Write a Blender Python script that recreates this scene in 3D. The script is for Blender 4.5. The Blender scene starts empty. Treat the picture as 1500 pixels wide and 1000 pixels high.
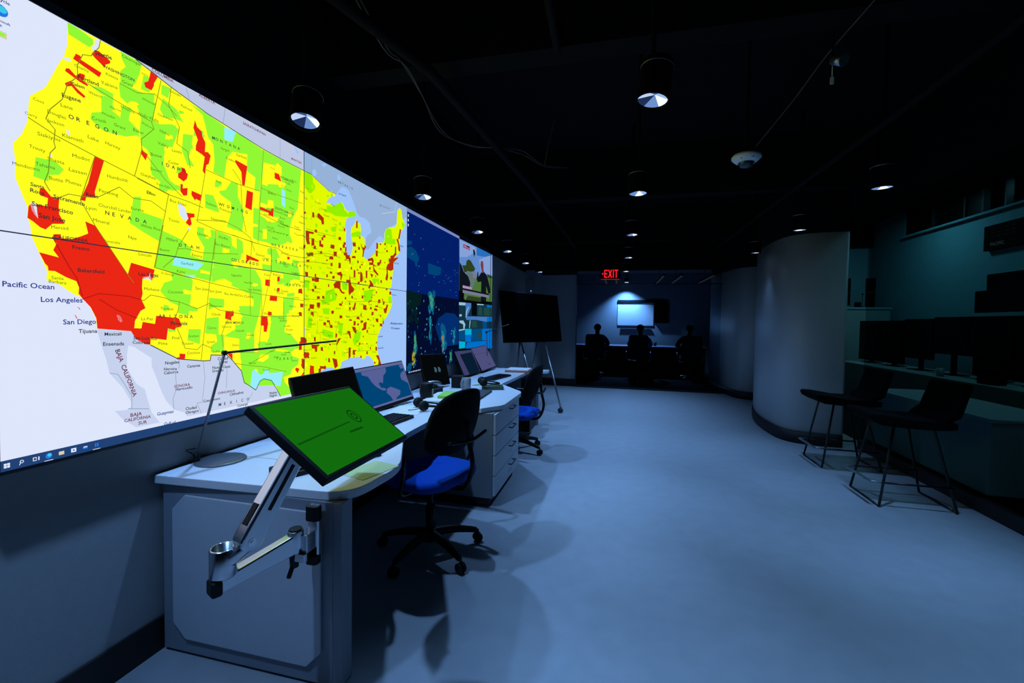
import bpy, bmesh, math, random
from mathutils import Vector, Matrix, Euler, Quaternion
from mathutils.geometry import tessellate_polygon
random.seed(3)
PI = math.pi
sc = bpy.context.scene
COL = sc.collection

# ------------------------------------------------------------------ camera
cam_d = bpy.data.cameras.new('camera')
cam = bpy.data.objects.new('camera', cam_d); COL.objects.link(cam)
F_PX, YAW, PITCH, ROLL, SHY = 641.289, .2372, -.0298, .0141, -9.83
fw = Vector((-math.sin(YAW)*math.cos(PITCH), math.cos(YAW)*math.cos(PITCH), math.sin(PITCH)))
rt = Vector((math.cos(YAW), math.sin(YAW), 0)); up = rt.cross(fw)
r2 = rt*math.cos(ROLL)+up*math.sin(ROLL); u2 = -rt*math.sin(ROLL)+up*math.cos(ROLL)
m = Matrix((r2, u2, -fw)).transposed().to_4x4(); m.translation = Vector((0, 0, 1.36))
cam.matrix_world = m
cam_d.sensor_width = 36; cam_d.lens = 36*F_PX/1500
cam_d.shift_y = SHY/1500   # principal point sits 10 px above the frame centre
cam_d.clip_start = .05; cam_d.clip_end = 100
sc.camera = cam

# ------------------------------------------------------------------ world, view
w = bpy.data.worlds.new('world'); sc.world = w; w.use_nodes = True
w.node_tree.nodes['Background'].inputs[0].default_value = (.1, .3, .6, 1)
w.node_tree.nodes['Background'].inputs[1].default_value = .003
sc.view_settings.view_transform = 'Standard'; sc.view_settings.look = 'None'
sc.view_settings.exposure = 0; sc.view_settings.gamma = 1
try: sc.view_settings.use_curve_mapping = False
except Exception: pass
sc.cycles.use_denoising = True
sc.cycles.max_bounces = 6; sc.cycles.diffuse_bounces = 3; sc.cycles.glossy_bounces = 3
sc.cycles.transparent_max_bounces = 12; sc.cycles.sample_clamp_indirect = 2.0
sc.cycles.caustics_reflective = False; sc.cycles.caustics_refractive = False
DOWN_COL = (.235, .49, 1.0)      # cool blue light of the ceiling downlights
DOWN_W = 87.0
CTRL_W = 1.5

# ------------------------------------------------------------------ materials
def s2l(c): return tuple((v/255/12.92 if v/255 <= .04045 else ((v/255+.055)/1.055)**2.4) for v in c)
MATS = {}
def pmat(name, rgb, rough=.6, metal=0., noise=0., nscale=20., bump=0., bscale=200., spec=.5, sheen=0.):
    if name in MATS: return MATS[name]
    mt = bpy.data.materials.new(name); mt.use_nodes = True; nt = mt.node_tree
    b = nt.nodes['Principled BSDF']; col = s2l(rgb)
    b.inputs['Base Color'].default_value = (*col, 1); b.inputs['Roughness'].default_value = rough
    b.inputs['Metallic'].default_value = metal; b.inputs['Specular IOR Level'].default_value = spec
    if noise or bump:
        tc = nt.nodes.new('ShaderNodeTexCoord')
    if noise:
        n = nt.nodes.new('ShaderNodeTexNoise'); n.inputs['Scale'].default_value = nscale; n.inputs['Detail'].default_value = 5
        nt.links.new(tc.outputs['Object'], n.inputs['Vector'])
        r = nt.nodes.new('ShaderNodeValToRGB')
        r.color_ramp.elements[0].position = .3; r.color_ramp.elements[1].position = .7
        r.color_ramp.elements[0].color = (*[v*(1-noise) for v in col], 1); r.color_ramp.elements[1].color = (*[min(1, v*(1+noise)) for v in col], 1)
        nt.links.new(n.outputs['Fac'], r.inputs['Fac']); nt.links.new(r.outputs['Color'], b.inputs['Base Color'])
    if bump:
        n2 = nt.nodes.new('ShaderNodeTexNoise'); n2.inputs['Scale'].default_value = bscale
        nt.links.new(tc.outputs['Object'], n2.inputs['Vector'])
        bp = nt.nodes.new('ShaderNodeBump'); bp.inputs['Strength'].default_value = bump; bp.inputs['Distance'].default_value = .01
        nt.links.new(n2.outputs['Fac'], bp.inputs['Height']); nt.links.new(bp.outputs['Normal'], b.inputs['Normal'])
    MATS[name] = mt; return mt
def emat(name, rgb, strength=1., sampling='AUTO', gain=None):
    if name in MATS: return MATS[name]
    mt = bpy.data.materials.new(name); mt.use_nodes = True; nt = mt.node_tree
    nt.nodes.clear(); o = nt.nodes.new('ShaderNodeOutputMaterial'); e = nt.nodes.new('ShaderNodeEmission')
    e.inputs[0].default_value = (*s2l(rgb), 1); e.inputs[1].default_value = strength
    nt.links.new(e.outputs[0], o.inputs[0])
    try: mt.cycles.emission_sampling = sampling
    except Exception: pass
    MATS[name] = mt; return mt
def glassmat(name, tint, refl=.03):
    mt = bpy.data.materials.new(name); mt.use_nodes = True; nt = mt.node_tree; nt.nodes.clear()
    o = nt.nodes.new('ShaderNodeOutputMaterial'); t = nt.nodes.new('ShaderNodeBsdfTransparent'); g = nt.nodes.new('ShaderNodeBsdfGlossy')
    t.inputs[0].default_value = (*tint, 1); g.inputs['Roughness'].default_value = .02
    mx = nt.nodes.new('ShaderNodeMixShader'); mx.inputs[0].default_value = refl
    nt.links.new(t.outputs[0], mx.inputs[1]); nt.links.new(g.outputs[0], mx.inputs[2]); nt.links.new(mx.outputs[0], o.inputs[0])
    MATS[name] = mt; return mt

floor_m = pmat('floor_vinyl', (158, 164, 170), .45, noise=.05, nscale=9, bump=.05, bscale=260)
wall_m = pmat('wall_paint_grey', (150, 154, 156), .75, noise=.03, nscale=30, bump=.05)
wallc_m = pmat('wall_paint_satin', (196, 204, 210), .42, noise=.02, nscale=30, bump=.03, spec=.7)
wallblk_m = pmat('wall_paint_black', (12, 12, 13), .95, spec=.1)
deck_m = pmat('deck_black', (16, 16, 17), .95, spec=.1)
base_m = pmat('rubber_base_black', (16, 17, 19), .6)
desk_top_m = pmat('laminate_white', (214, 216, 220), .45, noise=.02, nscale=60)
desk_panel_m = pmat('panel_greyblue', (128, 136, 146), .5, noise=.02, nscale=40)
desk_panel_l = pmat('panel_light', (182, 188, 196), .5, noise=.02, nscale=40)
cab_m = pmat('cabinet_grey', (112, 118, 124), .55)
cab_front_m = pmat('cabinet_front', (176, 182, 190), .5)
blk = pmat('black_plastic', (9, 9, 10), .55, spec=.3)
blk_s = pmat('black_satin', (10, 10, 11), .3)
blk_matte = pmat('black_matte', (7, 7, 8), .9, spec=.08)
chair_blk = pmat('chair_mesh_black', (6, 6, 7), .9, bump=.3, bscale=500, spec=.15)
blue_fab = pmat('seat_fabric_blue', (16, 70, 165), .95, bump=.2, bscale=600, spec=.1)
alu = pmat('polished_aluminium', (205, 208, 214), .22, metal=1.)
alu_d = pmat('brushed_aluminium', (165, 168, 172), .4, metal=1.)
chrome = pmat('chrome', (225, 225, 230), .12, metal=1.)
lamp_grey = pmat('lamp_grey', (120, 124, 130), .4, metal=.6)
dkgrey = pmat('dark_grey_plastic', (46, 50, 54), .6)
paper_m = pmat('paper_white', (225, 226, 224), .8)
green_m = pmat('paper_green', (150, 205, 70), .8)
green_l = pmat('paper_pale_green', (196, 210, 150), .8)
mug_m = pmat('ceramic_grey', (150, 152, 156), .35)
teal_wall = pmat('control_wall_teal', (96, 150, 158), .8, noise=.04, nscale=14)
skin_m = pmat('skin', (150, 110, 90), .6)
hair_m = pmat('hair_dark', (20, 16, 14), .8)
shirt_dk = pmat('shirt_navy', (34, 42, 66), .9)
shirt_teal = pmat('shirt_teal', (60, 150, 190), .9)
shirt_blk = pmat('shirt_black', (18, 18, 22), .9)
pants_m = pmat('trousers_dark', (22, 24, 30), .9)
orange_m = pmat('tray_orange', (190, 110, 80), .6)

# ------------------------------------------------------------------ mesh helpers
def finish(bm, name, mat, parent=None, bevel=0, smooth=False, loc=None, rot=None, segs=2):
    me = bpy.data.meshes.new(name)
    bmesh.ops.recalc_face_normals(bm, faces=bm.faces)
    bm.to_mesh(me); bm.free()
    for mt in (mat if isinstance(mat, (list, tuple)) else [mat]): me.materials.append(mt)
    if smooth:
        for p in me.polygons: p.use_smooth = True
    o = bpy.data.objects.new(name, me); COL.objects.link(o)
    if bevel:
        b = o.modifiers.new('bevel', 'BEVEL'); b.width = bevel; b.segments = segs; b.limit_method = 'ANGLE'; b.angle_limit = .6
    if parent is not None: o.parent = parent
    if loc is not None: o.location = loc
    if rot is not None: o.rotation_euler = rot
    return o
def BM(): return bmesh.new()
def box(bm, x0, x1, y0, y1, z0, z1, M=None, mi=0):
    vs = [bm.verts.new((x, y, z)) for z in (z0, z1) for x, y in ((x0, y0), (x1, y0), (x1, y1), (x0, y1))]
    fs = [(0, 3, 2, 1), (4, 5, 6, 7), (0, 1, 5, 4), (1, 2, 6, 5), (2, 3, 7, 6), (3, 0, 4, 7)]
    for f in fs:
        fc = bm.faces.new([vs[i] for i in f]); fc.material_index = mi
    if M is not None: bmesh.ops.transform(bm, matrix=M, verts=vs)
    return vs
def cyl(bm, p0, p1, r0, r1=None, n=20, cap=True, mi=0):
    p0 = Vector(p0); p1 = Vector(p1); r1 = r0 if r1 is None else r1
    d = (p1-p0).normalized(); a = d.orthogonal().normalized(); b = d.cross(a)
    A = [bm.verts.new(p0+(a*math.cos(t)+b*math.sin(t))*r0) for t in [2*PI*i/n for i in range(n)]]
    B = [bm.verts.new(p1+(a*math.cos(t)+b*math.sin(t))*r1) for t in [2*PI*i/n for i in range(n)]]
    for i in range(n):
        f = bm.faces.new((A[i], A[(i+1) % n], B[(i+1) % n], B[i])); f.smooth = True; f.material_index = mi
    if cap:
        bm.faces.new(A[::-1]).material_index = mi; bm.faces.new(B).material_index = mi
def tube(bm, pts, r, n=10, smooth=True):
    pts = [Vector(p) for p in pts]; rings = []
    prev = None
    for i, p in enumerate(pts):
        d = (pts[min(i+1, len(pts)-1)]-pts[max(i-1, 0)]).normalized()
        if prev is None: a = d.orthogonal().normalized()
        else: a = (prev-d*prev.dot(d)).normalized()
        prev = a; b = d.cross(a); rr = r[i] if isinstance(r, (list, tuple)) else r
        rings.append([bm.verts.new(p+(a*math.cos(2*PI*k/n)+b*math.sin(2*PI*k/n))*rr) for k in range(n)])
    for A, B in zip(rings, rings[1:]):
        for k in range(n):
            f = bm.faces.new((A[k], A[(k+1) % n], B[(k+1) % n], B[k])); f.smooth = smooth
    bm.faces.new(rings[0][::-1]); bm.faces.new(rings[-1])
def smoothpts(pts, k=5):
    pts = [Vector(p) for p in pts]; out = []
    P = [pts[0]]+pts+[pts[-1]]
    for i in range(1, len(P)-2):
        for j in range(k):
            t = j/k; a, b, c, d = P[i-1], P[i], P[i+1], P[i+2]
            out.append(.5*((2*b)+(c-a)*t+(2*a-5*b+4*c-d)*t*t+(3*b-a-3*c+d)*t**3))
    out.append(pts[-1]); return out
def lathe(bm, prof, c=(0, 0, 0), n=32, M=None, mi=0):
    rings = []; vs = []
    for r, z in prof:
        if r < 1e-6: v = [bm.verts.new((c[0], c[1], c[2]+z))]
        else: v = [bm.verts.new((c[0]+r*math.cos(2*PI*i/n), c[1]+r*math.sin(2*PI*i/n), c[2]+z)) for i in range(n)]
        rings.append(v); vs += v
    for A, B in zip(rings, rings[1:]):
        for i in range(n):
            j = (i+1) % n
            if len(A) == 1 and len(B) == 1: continue
            if len(A) == 1: f = bm.faces.new((A[0], B[j], B[i]))
            elif len(B) == 1: f = bm.faces.new((A[i], A[j], B[0]))
            else: f = bm.faces.new((A[i], A[j], B[j], B[i]))
            f.smooth = True; f.material_index = mi
    if M is not None: bmesh.ops.transform(bm, matrix=M, verts=vs)
def prism(bm, poly, z0, z1, M=None):
    A = [bm.verts.new((x, y, z0)) for x, y in poly]; B = [bm.verts.new((x, y, z1)) for x, y in poly]; n = len(poly)
    bm.faces.new(A[::-1]); bm.faces.new(B)
    for i in range(n): bm.faces.new((A[i], A[(i+1) % n], B[(i+1) % n], B[i]))
    if M is not None: bmesh.ops.transform(bm, matrix=M, verts=A+B)
def extr_xz(bm, poly, y0, y1, M=None):      # polygon in x,z pushed along y
    A = [bm.verts.new((x, y0, z)) for x, z in poly]; B = [bm.verts.new((x, y1, z)) for x, z in poly]; n = len(poly)
    bm.faces.new(A[::-1]); bm.faces.new(B)
    for i in range(n): bm.faces.new((A[i], A[(i+1) % n], B[(i+1) % n], B[i]))
    if M is not None: bmesh.ops.transform(bm, matrix=M, verts=A+B)
def rsolid(w, d, h, r, c=(0, 0, 0)):         # rounded rectangle outline helper
    out = []
    for sx, sy, a0 in ((1, 1, 0), (-1, 1, 90), (-1, -1, 180), (1, -1, 270)):
        for k in range(5):
            a = math.radians(a0+22.5*k); out.append((c[0]+sx*(w/2-r)+r*math.cos(a), c[1]+sy*(d/2-r)+r*math.sin(a)))
    return out
def thing(name, label, cat, loc=(0, 0, 0), rz=0, group=None, rot=None):
    o = bpy.data.objects.new(name, None); COL.objects.link(o); o.location = loc
    o.rotation_euler = rot if rot is not None else (0, 0, rz); o.empty_display_size = .1
    o['label'] = label; o['category'] = cat
    if group: o['group'] = group
    return o
def tag(o, label, cat, group=None):
    o['label'] = label; o['category'] = cat
    if group: o['group'] = group
    return o
def struct(o): o['kind'] = 'structure'; return o
def dup(root, loc=None, rz=None, label=None, group=None):
    r = root.copy(); COL.objects.link(r)
    if loc is not None: r.location = loc
    if rz is not None: r.rotation_euler = (0, 0, rz)
    if label: r['label'] = label
    if group: r['group'] = group
    def kids(src, dst):
        for ch in list(src.children):
            c = ch.copy()
            COL.objects.link(c); c.parent = dst; c.matrix_parent_inverse = ch.matrix_parent_inverse.copy()
            kids(ch, c)
    kids(root, r); return r

# flat graphics on a screen: layers of polygons and text, in the screen's own plane
def gfx_mesh(name, quads, mats, parent, to3, dz=.0004):
    """quads: list of (layer, matname, [(u,v)...]); to3(u,v,h) -> 3D"""
    bm = BM(); idx = {}
    order = []
    for L, mname, pts in quads:
        if mname not in idx: idx[mname] = len(order); order.append(MATS[mname])
        try:
            vs = [bm.verts.new(to3(u, v, L*dz)) for u, v in pts]
            tri = [range(len(pts))] if len(pts) < 5 else tessellate_polygon([[Vector((u, v, 0)) for u, v in pts]])
            for t3 in tri: f = bm.faces.new([vs[i] for i in t3]); f.material_index = idx[mname]
        except ValueError: pass
    me = bpy.data.meshes.new(name); bm.to_mesh(me); bm.free()
    for mt in order: me.materials.append(mt)
    o = bpy.data.objects.new(name, me); COL.objects.link(o)
    if parent is not None: o.parent = parent
    return o
TXT_CACHE = {}
def text_polys(s, bold=False):
    """triangles of a string, unit size, with its width and cap height"""
    k = (s, bold)
    if k in TXT_CACHE: return TXT_CACHE[k]
    cu = bpy.data.curves.new('lettering', 'FONT'); cu.body = s; cu.size = 1; cu.resolution_u = 2
    if bold: cu.offset = .018
    o = bpy.data.objects.new('lettering', cu); COL.objects.link(o)
    dg = bpy.context.evaluated_depsgraph_get(); me = bpy.data.meshes.new_from_object(o.evaluated_get(dg))
    V = [(v.co.x, v.co.y) for v in me.vertices]; P = [[V[i] for i in p.vertices] for p in me.polygons]
    bpy.data.objects.remove(o); bpy.data.curves.remove(cu); bpy.data.meshes.remove(me)
    xs = [x for x, _ in V] or [0, 1]; x0 = min(xs); wd = max(xs)-x0
    P = [[(x-x0, y) for x, y in p] for p in P]
    TXT_CACHE[k] = (P, max(wd, .01)); return TXT_CACHE[k]
def spaced_quads(layer, mname, s, u, v, wu, wv, size):
    # widely letter-spaced lettering: each letter placed on its own
    n = len(s); out = []
    for i, ch in enumerate(s):
        if ch == ' ': continue
        P, wd = text_polys(ch, True); t = i/max(1, n-1); k = size
        cu, cv = u+wu*t-wd*k*.5*(0 if i == 0 else 1), v+wv*t
        out += [(layer, mname, [(cu+x*k, cv+y*k) for x, y in p]) for p in P]
    return out
def text_quads(layer, mname, s, u, v, wu, wv=0, bold=False, hmax=None, hscale=1.):
    P, wd = text_polys(s, bold); k = math.hypot(wu, wv)/wd
    a = math.atan2(wv, wu); kh = k*hscale
    if hmax: kh = min(kh, hmax)
    ca, sa = math.cos(a), math.sin(a)
    return [(layer, mname, [(u+x*k*ca-y*kh*sa, v+x*k*sa+y*kh*ca) for x, y in p]) for p in P]
MAP_SHAPES = [
 (1, 'land_l', """1263,2303 1263,2303 1542,2303 2146,2303 2148,2303 2148,2197 1970,2199 1860,2204 1548,2239 1394,2270"""),
 (1, 'land_r', """2148,2303 2998,2303 3396,2303 3396,2262 3396,2214 3370,2220 3323,2187 3311,2201 3270,2279 3230,2242 3217,2130 3061,2062 3031,2019 3022,1979 2963,1988 2916,1954 2870,1916 2825,1869 2782,1853 2781,1929 2798,1961 2842,1980 2851,2001 2824,2054 2771,2071 2704,2069 2672,2085 2640,2132 2624,2155 2578,2205 2540,2216 2497,2208 2476,2184 2448,2150 2414,2149 2361,2146 2279,2171 2237,2185 2208,2197 2148,2197"""),
 (2, 'ocean_r', """2071,2303 2092,2303 2108,2287 2103,2266 2087,2279;2220,2219 2243,2239 2261,2221 2249,2197 2225,2189;2455,2272 2468,2281 2490,2262 2469,2234 2455,2246;2306,2288 2350,2303 2336,2285 2319,2276"""),
 (1, 'mexico', """1129,1314 1238,1305 1306,1254 1407,1188 1521,1173 1557,1171 1561,1195 1624,1189 1638,1193 1671,1162 1721,1107 1737,1050 1806,1003 1832,1044 1858,1053 1907,1038 1945,986 1978,945 2018,945 1531,945 1427,945 1451,945 1439,964 1399,983 1366,1022 1345,1069 1330,1114 1310,1170 1310,1201 1285,1219 1247,1247 1228,1253 1223,1218 1223,1168 1255,1108 1284,1084 1293,1045 1308,990 1338,945 1354,945 1253,945 1207,985 1181,1020 1221,1017 1235,1025 1235,1045 1208,1100 1165,1159 1157,1203 1141,1262"""),
 (3, 'yellow_w', """1058,2303 1263,2303 1394,2270 1548,2239 1860,2204 1970,2199 2148,2195 2147,998 2129,945 2112,945 2018,945 1969,945 1945,986 1935,1009 1907,1038 1858,1053 1832,1044 1806,1003 1761,1030 1737,1050 1729,1084 1721,1107 1695,1136 1671,1162 1638,1193 1624,1189 1561,1195 1557,1171 1523,1172 1413,1189 1305,1251 1238,1305 1129,1316 1126,1352 1110,1389 1087,1420 1065,1430 1050,1440 1025,1460 993,1470 996,1496 982,1536 976,1554 960,1600 957,1632 951,1655 952,1684 943,1710 924,1769 926,1814 921,1864 942,1901 955,1943 959,2001 963,2023 999,2066 1031,2151 1049,2196 1057,2230"""),
 (3, 'yellow_e', """2148,2195 2179,2195 2208,2197 2237,2185 2284,2171 2328,2159 2364,2147 2396,2152 2438,2145 2401,2124 2364,2094 2346,2069 2392,2076 2401,2065 2448,2073 2497,2115 2518,2102 2541,2075 2571,2072 2630,2090 2669,2064 2609,2045 2585,2038 2549,2017 2533,1967 2549,1940 2544,1876 2539,1844 2555,1800 2576,1775 2603,1795 2620,1836 2620,1868 2598,1927 2603,1969 2640,2003 2663,2040 2680,2024 2709,2021 2721,1975 2697,1933 2738,1941 2764,1926 2768,1894 2781,1872 2756,1841 2745,1804 2787,1786 2830,1802 2861,1831 2898,1853 2919,1892 2925,1928 3020,1948 3032,1976 3031,2019 3061,2062 3194,2104 3217,2130 3230,2242 3271,2269 3298,2259 3311,2201 3363,2162 3336,2119 3289,2082 3274,2021 3267,1942 3283,1917 3252,1897 3191,1859 3235,1860 3186,1820 3168,1756 3153,1687 3139,1621 3108,1600 3140,1562 3156,1498 3134,1452 3076,1387 3026,1357 2992,1302 2951,1249 2938,1239 2932,1158 2952,1100 2988,1046 2982,989 2934,969 2894,1024 2886,1055 2830,1099 2796,1103 2761,1080 2732,1088 2702,1103 2630,1102 2606,1104 2561,1096 2502,1083 2487,1040 2445,1035 2404,1057 2338,1063 2287,1035 2191,1030 2151,1011 2147,998"""),
 (4, 'green_w', """1058,2303 1084,2303 1129,2292 1129,2274 1117,2260 1061,2267;1213,2303 1284,2301 1277,2259 1262,2217 1248,2194 1295,2194 1330,2211 1325,2152 1304,2127 1266,2149 1247,2145 1233,2129 1211,2142 1207,2178 1212,2200 1212,2234 1230,2258 1217,2279;1120,2133 1152,2145 1189,2141 1185,2124 1151,2122;1151,2117 1189,2131 1184,2081 1210,2069 1215,2115 1247,2120 1237,2072 1270,2051 1274,2023 1265,2029 1228,2009 1158,1999 1142,2006 1118,2023 1122,2046 1151,2061;1266,2139 1335,2183 1324,2110 1350,2106 1398,2127 1426,2117 1397,2035 1365,2002 1362,1958 1385,1902 1407,1893 1371,1852 1342,1852 1348,1885 1317,1901 1312,1926 1313,1967 1303,1989 1279,2000 1275,2053 1280,2096;1357,2261 1391,2266 1383,2221 1356,2224;1361,2211 1416,2194 1438,2161 1449,2155 1410,2154 1366,2139 1350,2164;1474,2244 1548,2239 1642,2221 1739,2218 1858,2199 1835,1990 1803,1984 1810,2049 1758,2064 1762,2143 1678,2125 1649,2083 1634,1992 1579,1999 1586,2049 1580,2118 1554,2142 1541,2189 1529,2224;1443,2108 1485,2120 1478,2067 1466,2023 1490,1992 1460,1987 1437,2040;973,1843 1020,1847 1043,1829 1030,1808 1006,1800 1002,1778 966,1783;1251,1800 1277,1807 1274,1751 1357,1742 1346,1658 1340,1654 1285,1677 1236,1702 1245,1754;1356,1697 1428,1678 1475,1647 1469,1618 1524,1608 1534,1663 1500,1709 1503,1744 1591,1745 1566,1519 1462,1532 1324,1549 1340,1630;1598,1746 1668,1735 1675,1693 1705,1679 1728,1682 1720,1636 1668,1616 1705,1570 1576,1586 1584,1677;1387,1546 1444,1530 1474,1522 1480,1511 1460,1367 1414,1377 1420,1405 1381,1420 1344,1461 1360,1494 1393,1508;1569,1579 1631,1580 1705,1570 1705,1608 1808,1595 1842,1551 1842,1469 1816,1427 1767,1478 1720,1494 1667,1509 1674,1522 1631,1537 1596,1527 1569,1513;1555,1446 1630,1444 1630,1407 1575,1405 1552,1392;1704,1397 1791,1406 1833,1387 1799,1292 1799,1211 1790,1131 1733,1129 1718,1163 1711,1261 1629,1276 1688,1307 1742,1352;1800,1467 1846,1476 1833,1373 1791,1399;1541,1356 1602,1363 1601,1283 1534,1291;1588,1284 1629,1283 1629,1202 1560,1206 1564,1236 1594,1253;1460,1310 1515,1309 1509,1245 1454,1264;1722,1199 1824,1186 1832,1199 1940,1203 1940,1189 1998,1181 2044,1178 2059,1155 2113,1135 2102,1102 2059,1083 2044,1054 1993,1045 2003,1015 2044,975 2091,945 2086,945 1969,945 1940,1009 1773,1028 1733,1054 1721,1107;1711,1248 1790,1245 1790,1211 1710,1213;1828,1243 1872,1242 1867,1210 1828,1209;1903,1240 2102,1232 2102,1202 2054,1178 1940,1207 1894,1209;1904,1332 1922,1375 1999,1376 2009,1347 1999,1288 2049,1272 2102,1225 2113,1193 2019,1191 1832,1209 1815,1237 1867,1221 1894,1262;1847,1517 1851,1485 1800,1487 1800,1513;1991,1474 2077,1478 2060,1408 2019,1401 2015,1330 1979,1330 1964,1359 1991,1377;2019,1496 2077,1503 2072,1481 2019,1478;1710,1416 1780,1419 1826,1402 1813,1380 1783,1374 1719,1385;1722,1362 1783,1363 1789,1272 1734,1273 1691,1295 1688,1326 1725,1328;1856,2200 2129,2193 2108,2031 2102,1973 2055,1898 2040,1847 2040,1784 1990,1754 1947,1739 1910,1740 1882,1745 1818,1744 1827,1887 1840,2025;1905,1718 1942,1724 1957,1698 1972,1677 1972,1666 2102,1656 2119,1600 2060,1600 1991,1602 1851,1602 1851,1633 1908,1632 1910,1663;1883,1714 1909,1721 1905,1684 1883,1687;1991,1599 2119,1600 2119,1576 2072,1578 2043,1566 2043,1533 1995,1535;1699,1735 1733,1723 1736,1664 1699,1679;1675,1594 1720,1595 1777,1551 1807,1573 1834,1565 1844,1517 1800,1500 1777,1501 1674,1513;1539,1892 1578,1897 1605,1844 1605,1829 1539,1833;1606,1923 1641,1939 1670,1985 1707,1990 1707,1927 1745,1860 1729,1766 1647,1775 1669,1842 1669,1892 1619,1909;1797,1899 1831,1901 1818,1744 1793,1752;1291,2262 1326,2265 1310,2206 1281,2206;1181,2117 1193,2085 1163,2081 1160,2112;2044,1812 2019,1781 2044,1770 2060,1776;1924,2099 1981,2082 1961,2026 1915,2041;1812,1876 1852,1877 1852,1858 1836,1855 1836,1849 1807,1846;1358,1408 1378,1404 1378,1388 1370,1388 1370,1382 1355,1383;1992,1412 2034,1406 2034,1387 2017,1388 2017,1381 1987,1384;1987,1961 2017,1963 2017,1947 2005,1945 2005,1938 1982,1934;1492,2133 1539,2142 1538,2132 1520,2126 1520,2128 1489,2119;2061,1685 2109,1683 2109,1665 2089,1664 2089,1659 2056,1658;1786,1138 1808,1131 1808,1114 1799,1116 1799,1108 1782,1112;1908,1380 1939,1374 1939,1353 1926,1354 1926,1344 1903,1347;1953,1563 1973,1561 1973,1547 1965,1547 1965,1540 1949,1541;1388,1890 1429,1893 1429,1875 1412,1872 1412,1868 1385,1864;1379,2120 1413,2127 1413,2110 1399,2106 1399,2101 1376,2095;1424,1597 1447,1595 1446,1579 1437,1579 1437,1573 1421,1573;1426,2195 1447,2199 1447,2191 1439,2188 1439,2186 1423,2181;1416,1967 1443,1970 1442,1952 1432,1950 1432,1943 1413,1939;1657,2133 1675,2137 1675,2125 1668,2123 1668,2119 1653,2115;1459,1408 1500,1400 1500,1385 1483,1386 1483,1384 1456,1387;1828,2150 1861,2156 1861,2142 1848,2138 1848,2134 1823,2128;1492,2149 1532,2157 1532,2138 1516,2133 1516,2128 1488,2120;2078,2074 2109,2077 2108,2053 2096,2050 2096,2038 2073,2034;1967,1575 2004,1571 2004,1550 1989,1550 1989,1541 1963,1541;1798,1478 1826,1474 1826,1458 1815,1458 1815,1452 1794,1453;1589,1966 1619,1969 1619,1950 1607,1947 1607,1940 1586,1936;1578,1585 1626,1580 1626,1560 1607,1560 1607,1555 1575,1556;1442,2072 1484,2079 1484,2063 1467,2058 1467,2056 1438,2049;1853,1847 1873,1848 1873,1826 1865,1825 1865,1813 1849,1812;1999,1809 2025,1809 2025,1789 2015,1788 2015,1779 1994,1777;1363,1326 1405,1315 1404,1300 1388,1302 1388,1300 1360,1305;1388,1602 1416,1600 1416,1587 1405,1587 1405,1584 1385,1584"""),
 (4, 'green_e', """2154,2192 2213,2196 2225,2183 2225,2156 2246,2140 2242,2119 2209,2085 2185,2083 2169,2106 2154,2117;2571,2069 2630,2090 2669,2064 2571,2031;2350,2053 2401,2060 2492,2111 2523,2088 2528,2059 2355,2016;2328,2007 2382,2017 2439,2010 2528,2025 2585,2041 2543,2069 2429,2046 2328,2027;2603,1934 2653,1954 2675,1962 2715,1966 2715,1940 2604,1909;3040,2028 3068,2067 3134,2069 3150,1998 3034,1976;3034,1976 3195,2006 3203,1966 3113,1950 3034,1944;3312,2169 3362,2160 3329,2118 3305,2136;2342,1534 2421,1549 2450,1512 2441,1481 2311,1445 2294,1471 2338,1493;2753,1563 2876,1579 2851,1494 2759,1487;3096,1543 3140,1546 3152,1494 3096,1499;2311,1425 2379,1427 2375,1389 2320,1391;2465,1335 2516,1332 2506,1251 2471,1265;2185,1371 2218,1366 2214,1307 2177,1310;2312,1301 2417,1278 2413,1242 2384,1240 2312,1263;2651,1277 2725,1276 2708,1220 2646,1179 2624,1219;2387,1927 2449,1949 2439,1911 2401,1904;2504,1602 2566,1601 2561,1553 2510,1556;2863,1661 2954,1667 2955,1628 2876,1621;2150,1580 2197,1585 2193,1537 2154,1540;2398,2060 2424,2062 2424,2052 2398,2051;2694,1590 2702,1589 2702,1569 2694,1570;2231,1561 2244,1560 2244,1550 2231,1552;2419,1160 2439,1154 2439,1129 2419,1134;2248,1923 2265,1923 2265,1901 2248,1901;2482,1831 2507,1830 2507,1805 2482,1805;2205,1951 2217,1951 2217,1938 2205,1938;2227,1572 2247,1570 2247,1547 2227,1549;2715,1887 2732,1887 2732,1875 2715,1875;2911,1197 2922,1195 2922,1182 2911,1184;2743,1664 2759,1663 2760,1639 2743,1640;2336,1906 2363,1907 2363,1890 2336,1890;2246,1705 2256,1704 2256,1692 2246,1693;2253,1220 2283,1212 2283,1201 2253,1208;2195,1432 2212,1429 2212,1420 2195,1423;2699,1312 2708,1310 2708,1284 2699,1286;2377,1658 2391,1656 2391,1642 2377,1643;2160,1500 2186,1496 2186,1482 2160,1486;2339,1122 2356,1118 2356,1103 2339,1108;2352,2117 2371,2119 2371,2110 2352,2108;3005,1378 3026,1375 3026,1348 3005,1351;2872,1380 2890,1377 2890,1356 2872,1359;2390,2134 2411,2136 2411,2123 2390,2121;2327,1198 2347,1193 2347,1184 2327,1189;2689,1165 2713,1159 2713,1139 2689,1145;2471,1981 2493,1982 2494,1961 2471,1961;2259,1981 2270,1982 2270,1968 2259,1968;2393,1810 2422,1810 2422,1798 2393,1798"""),
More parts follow.
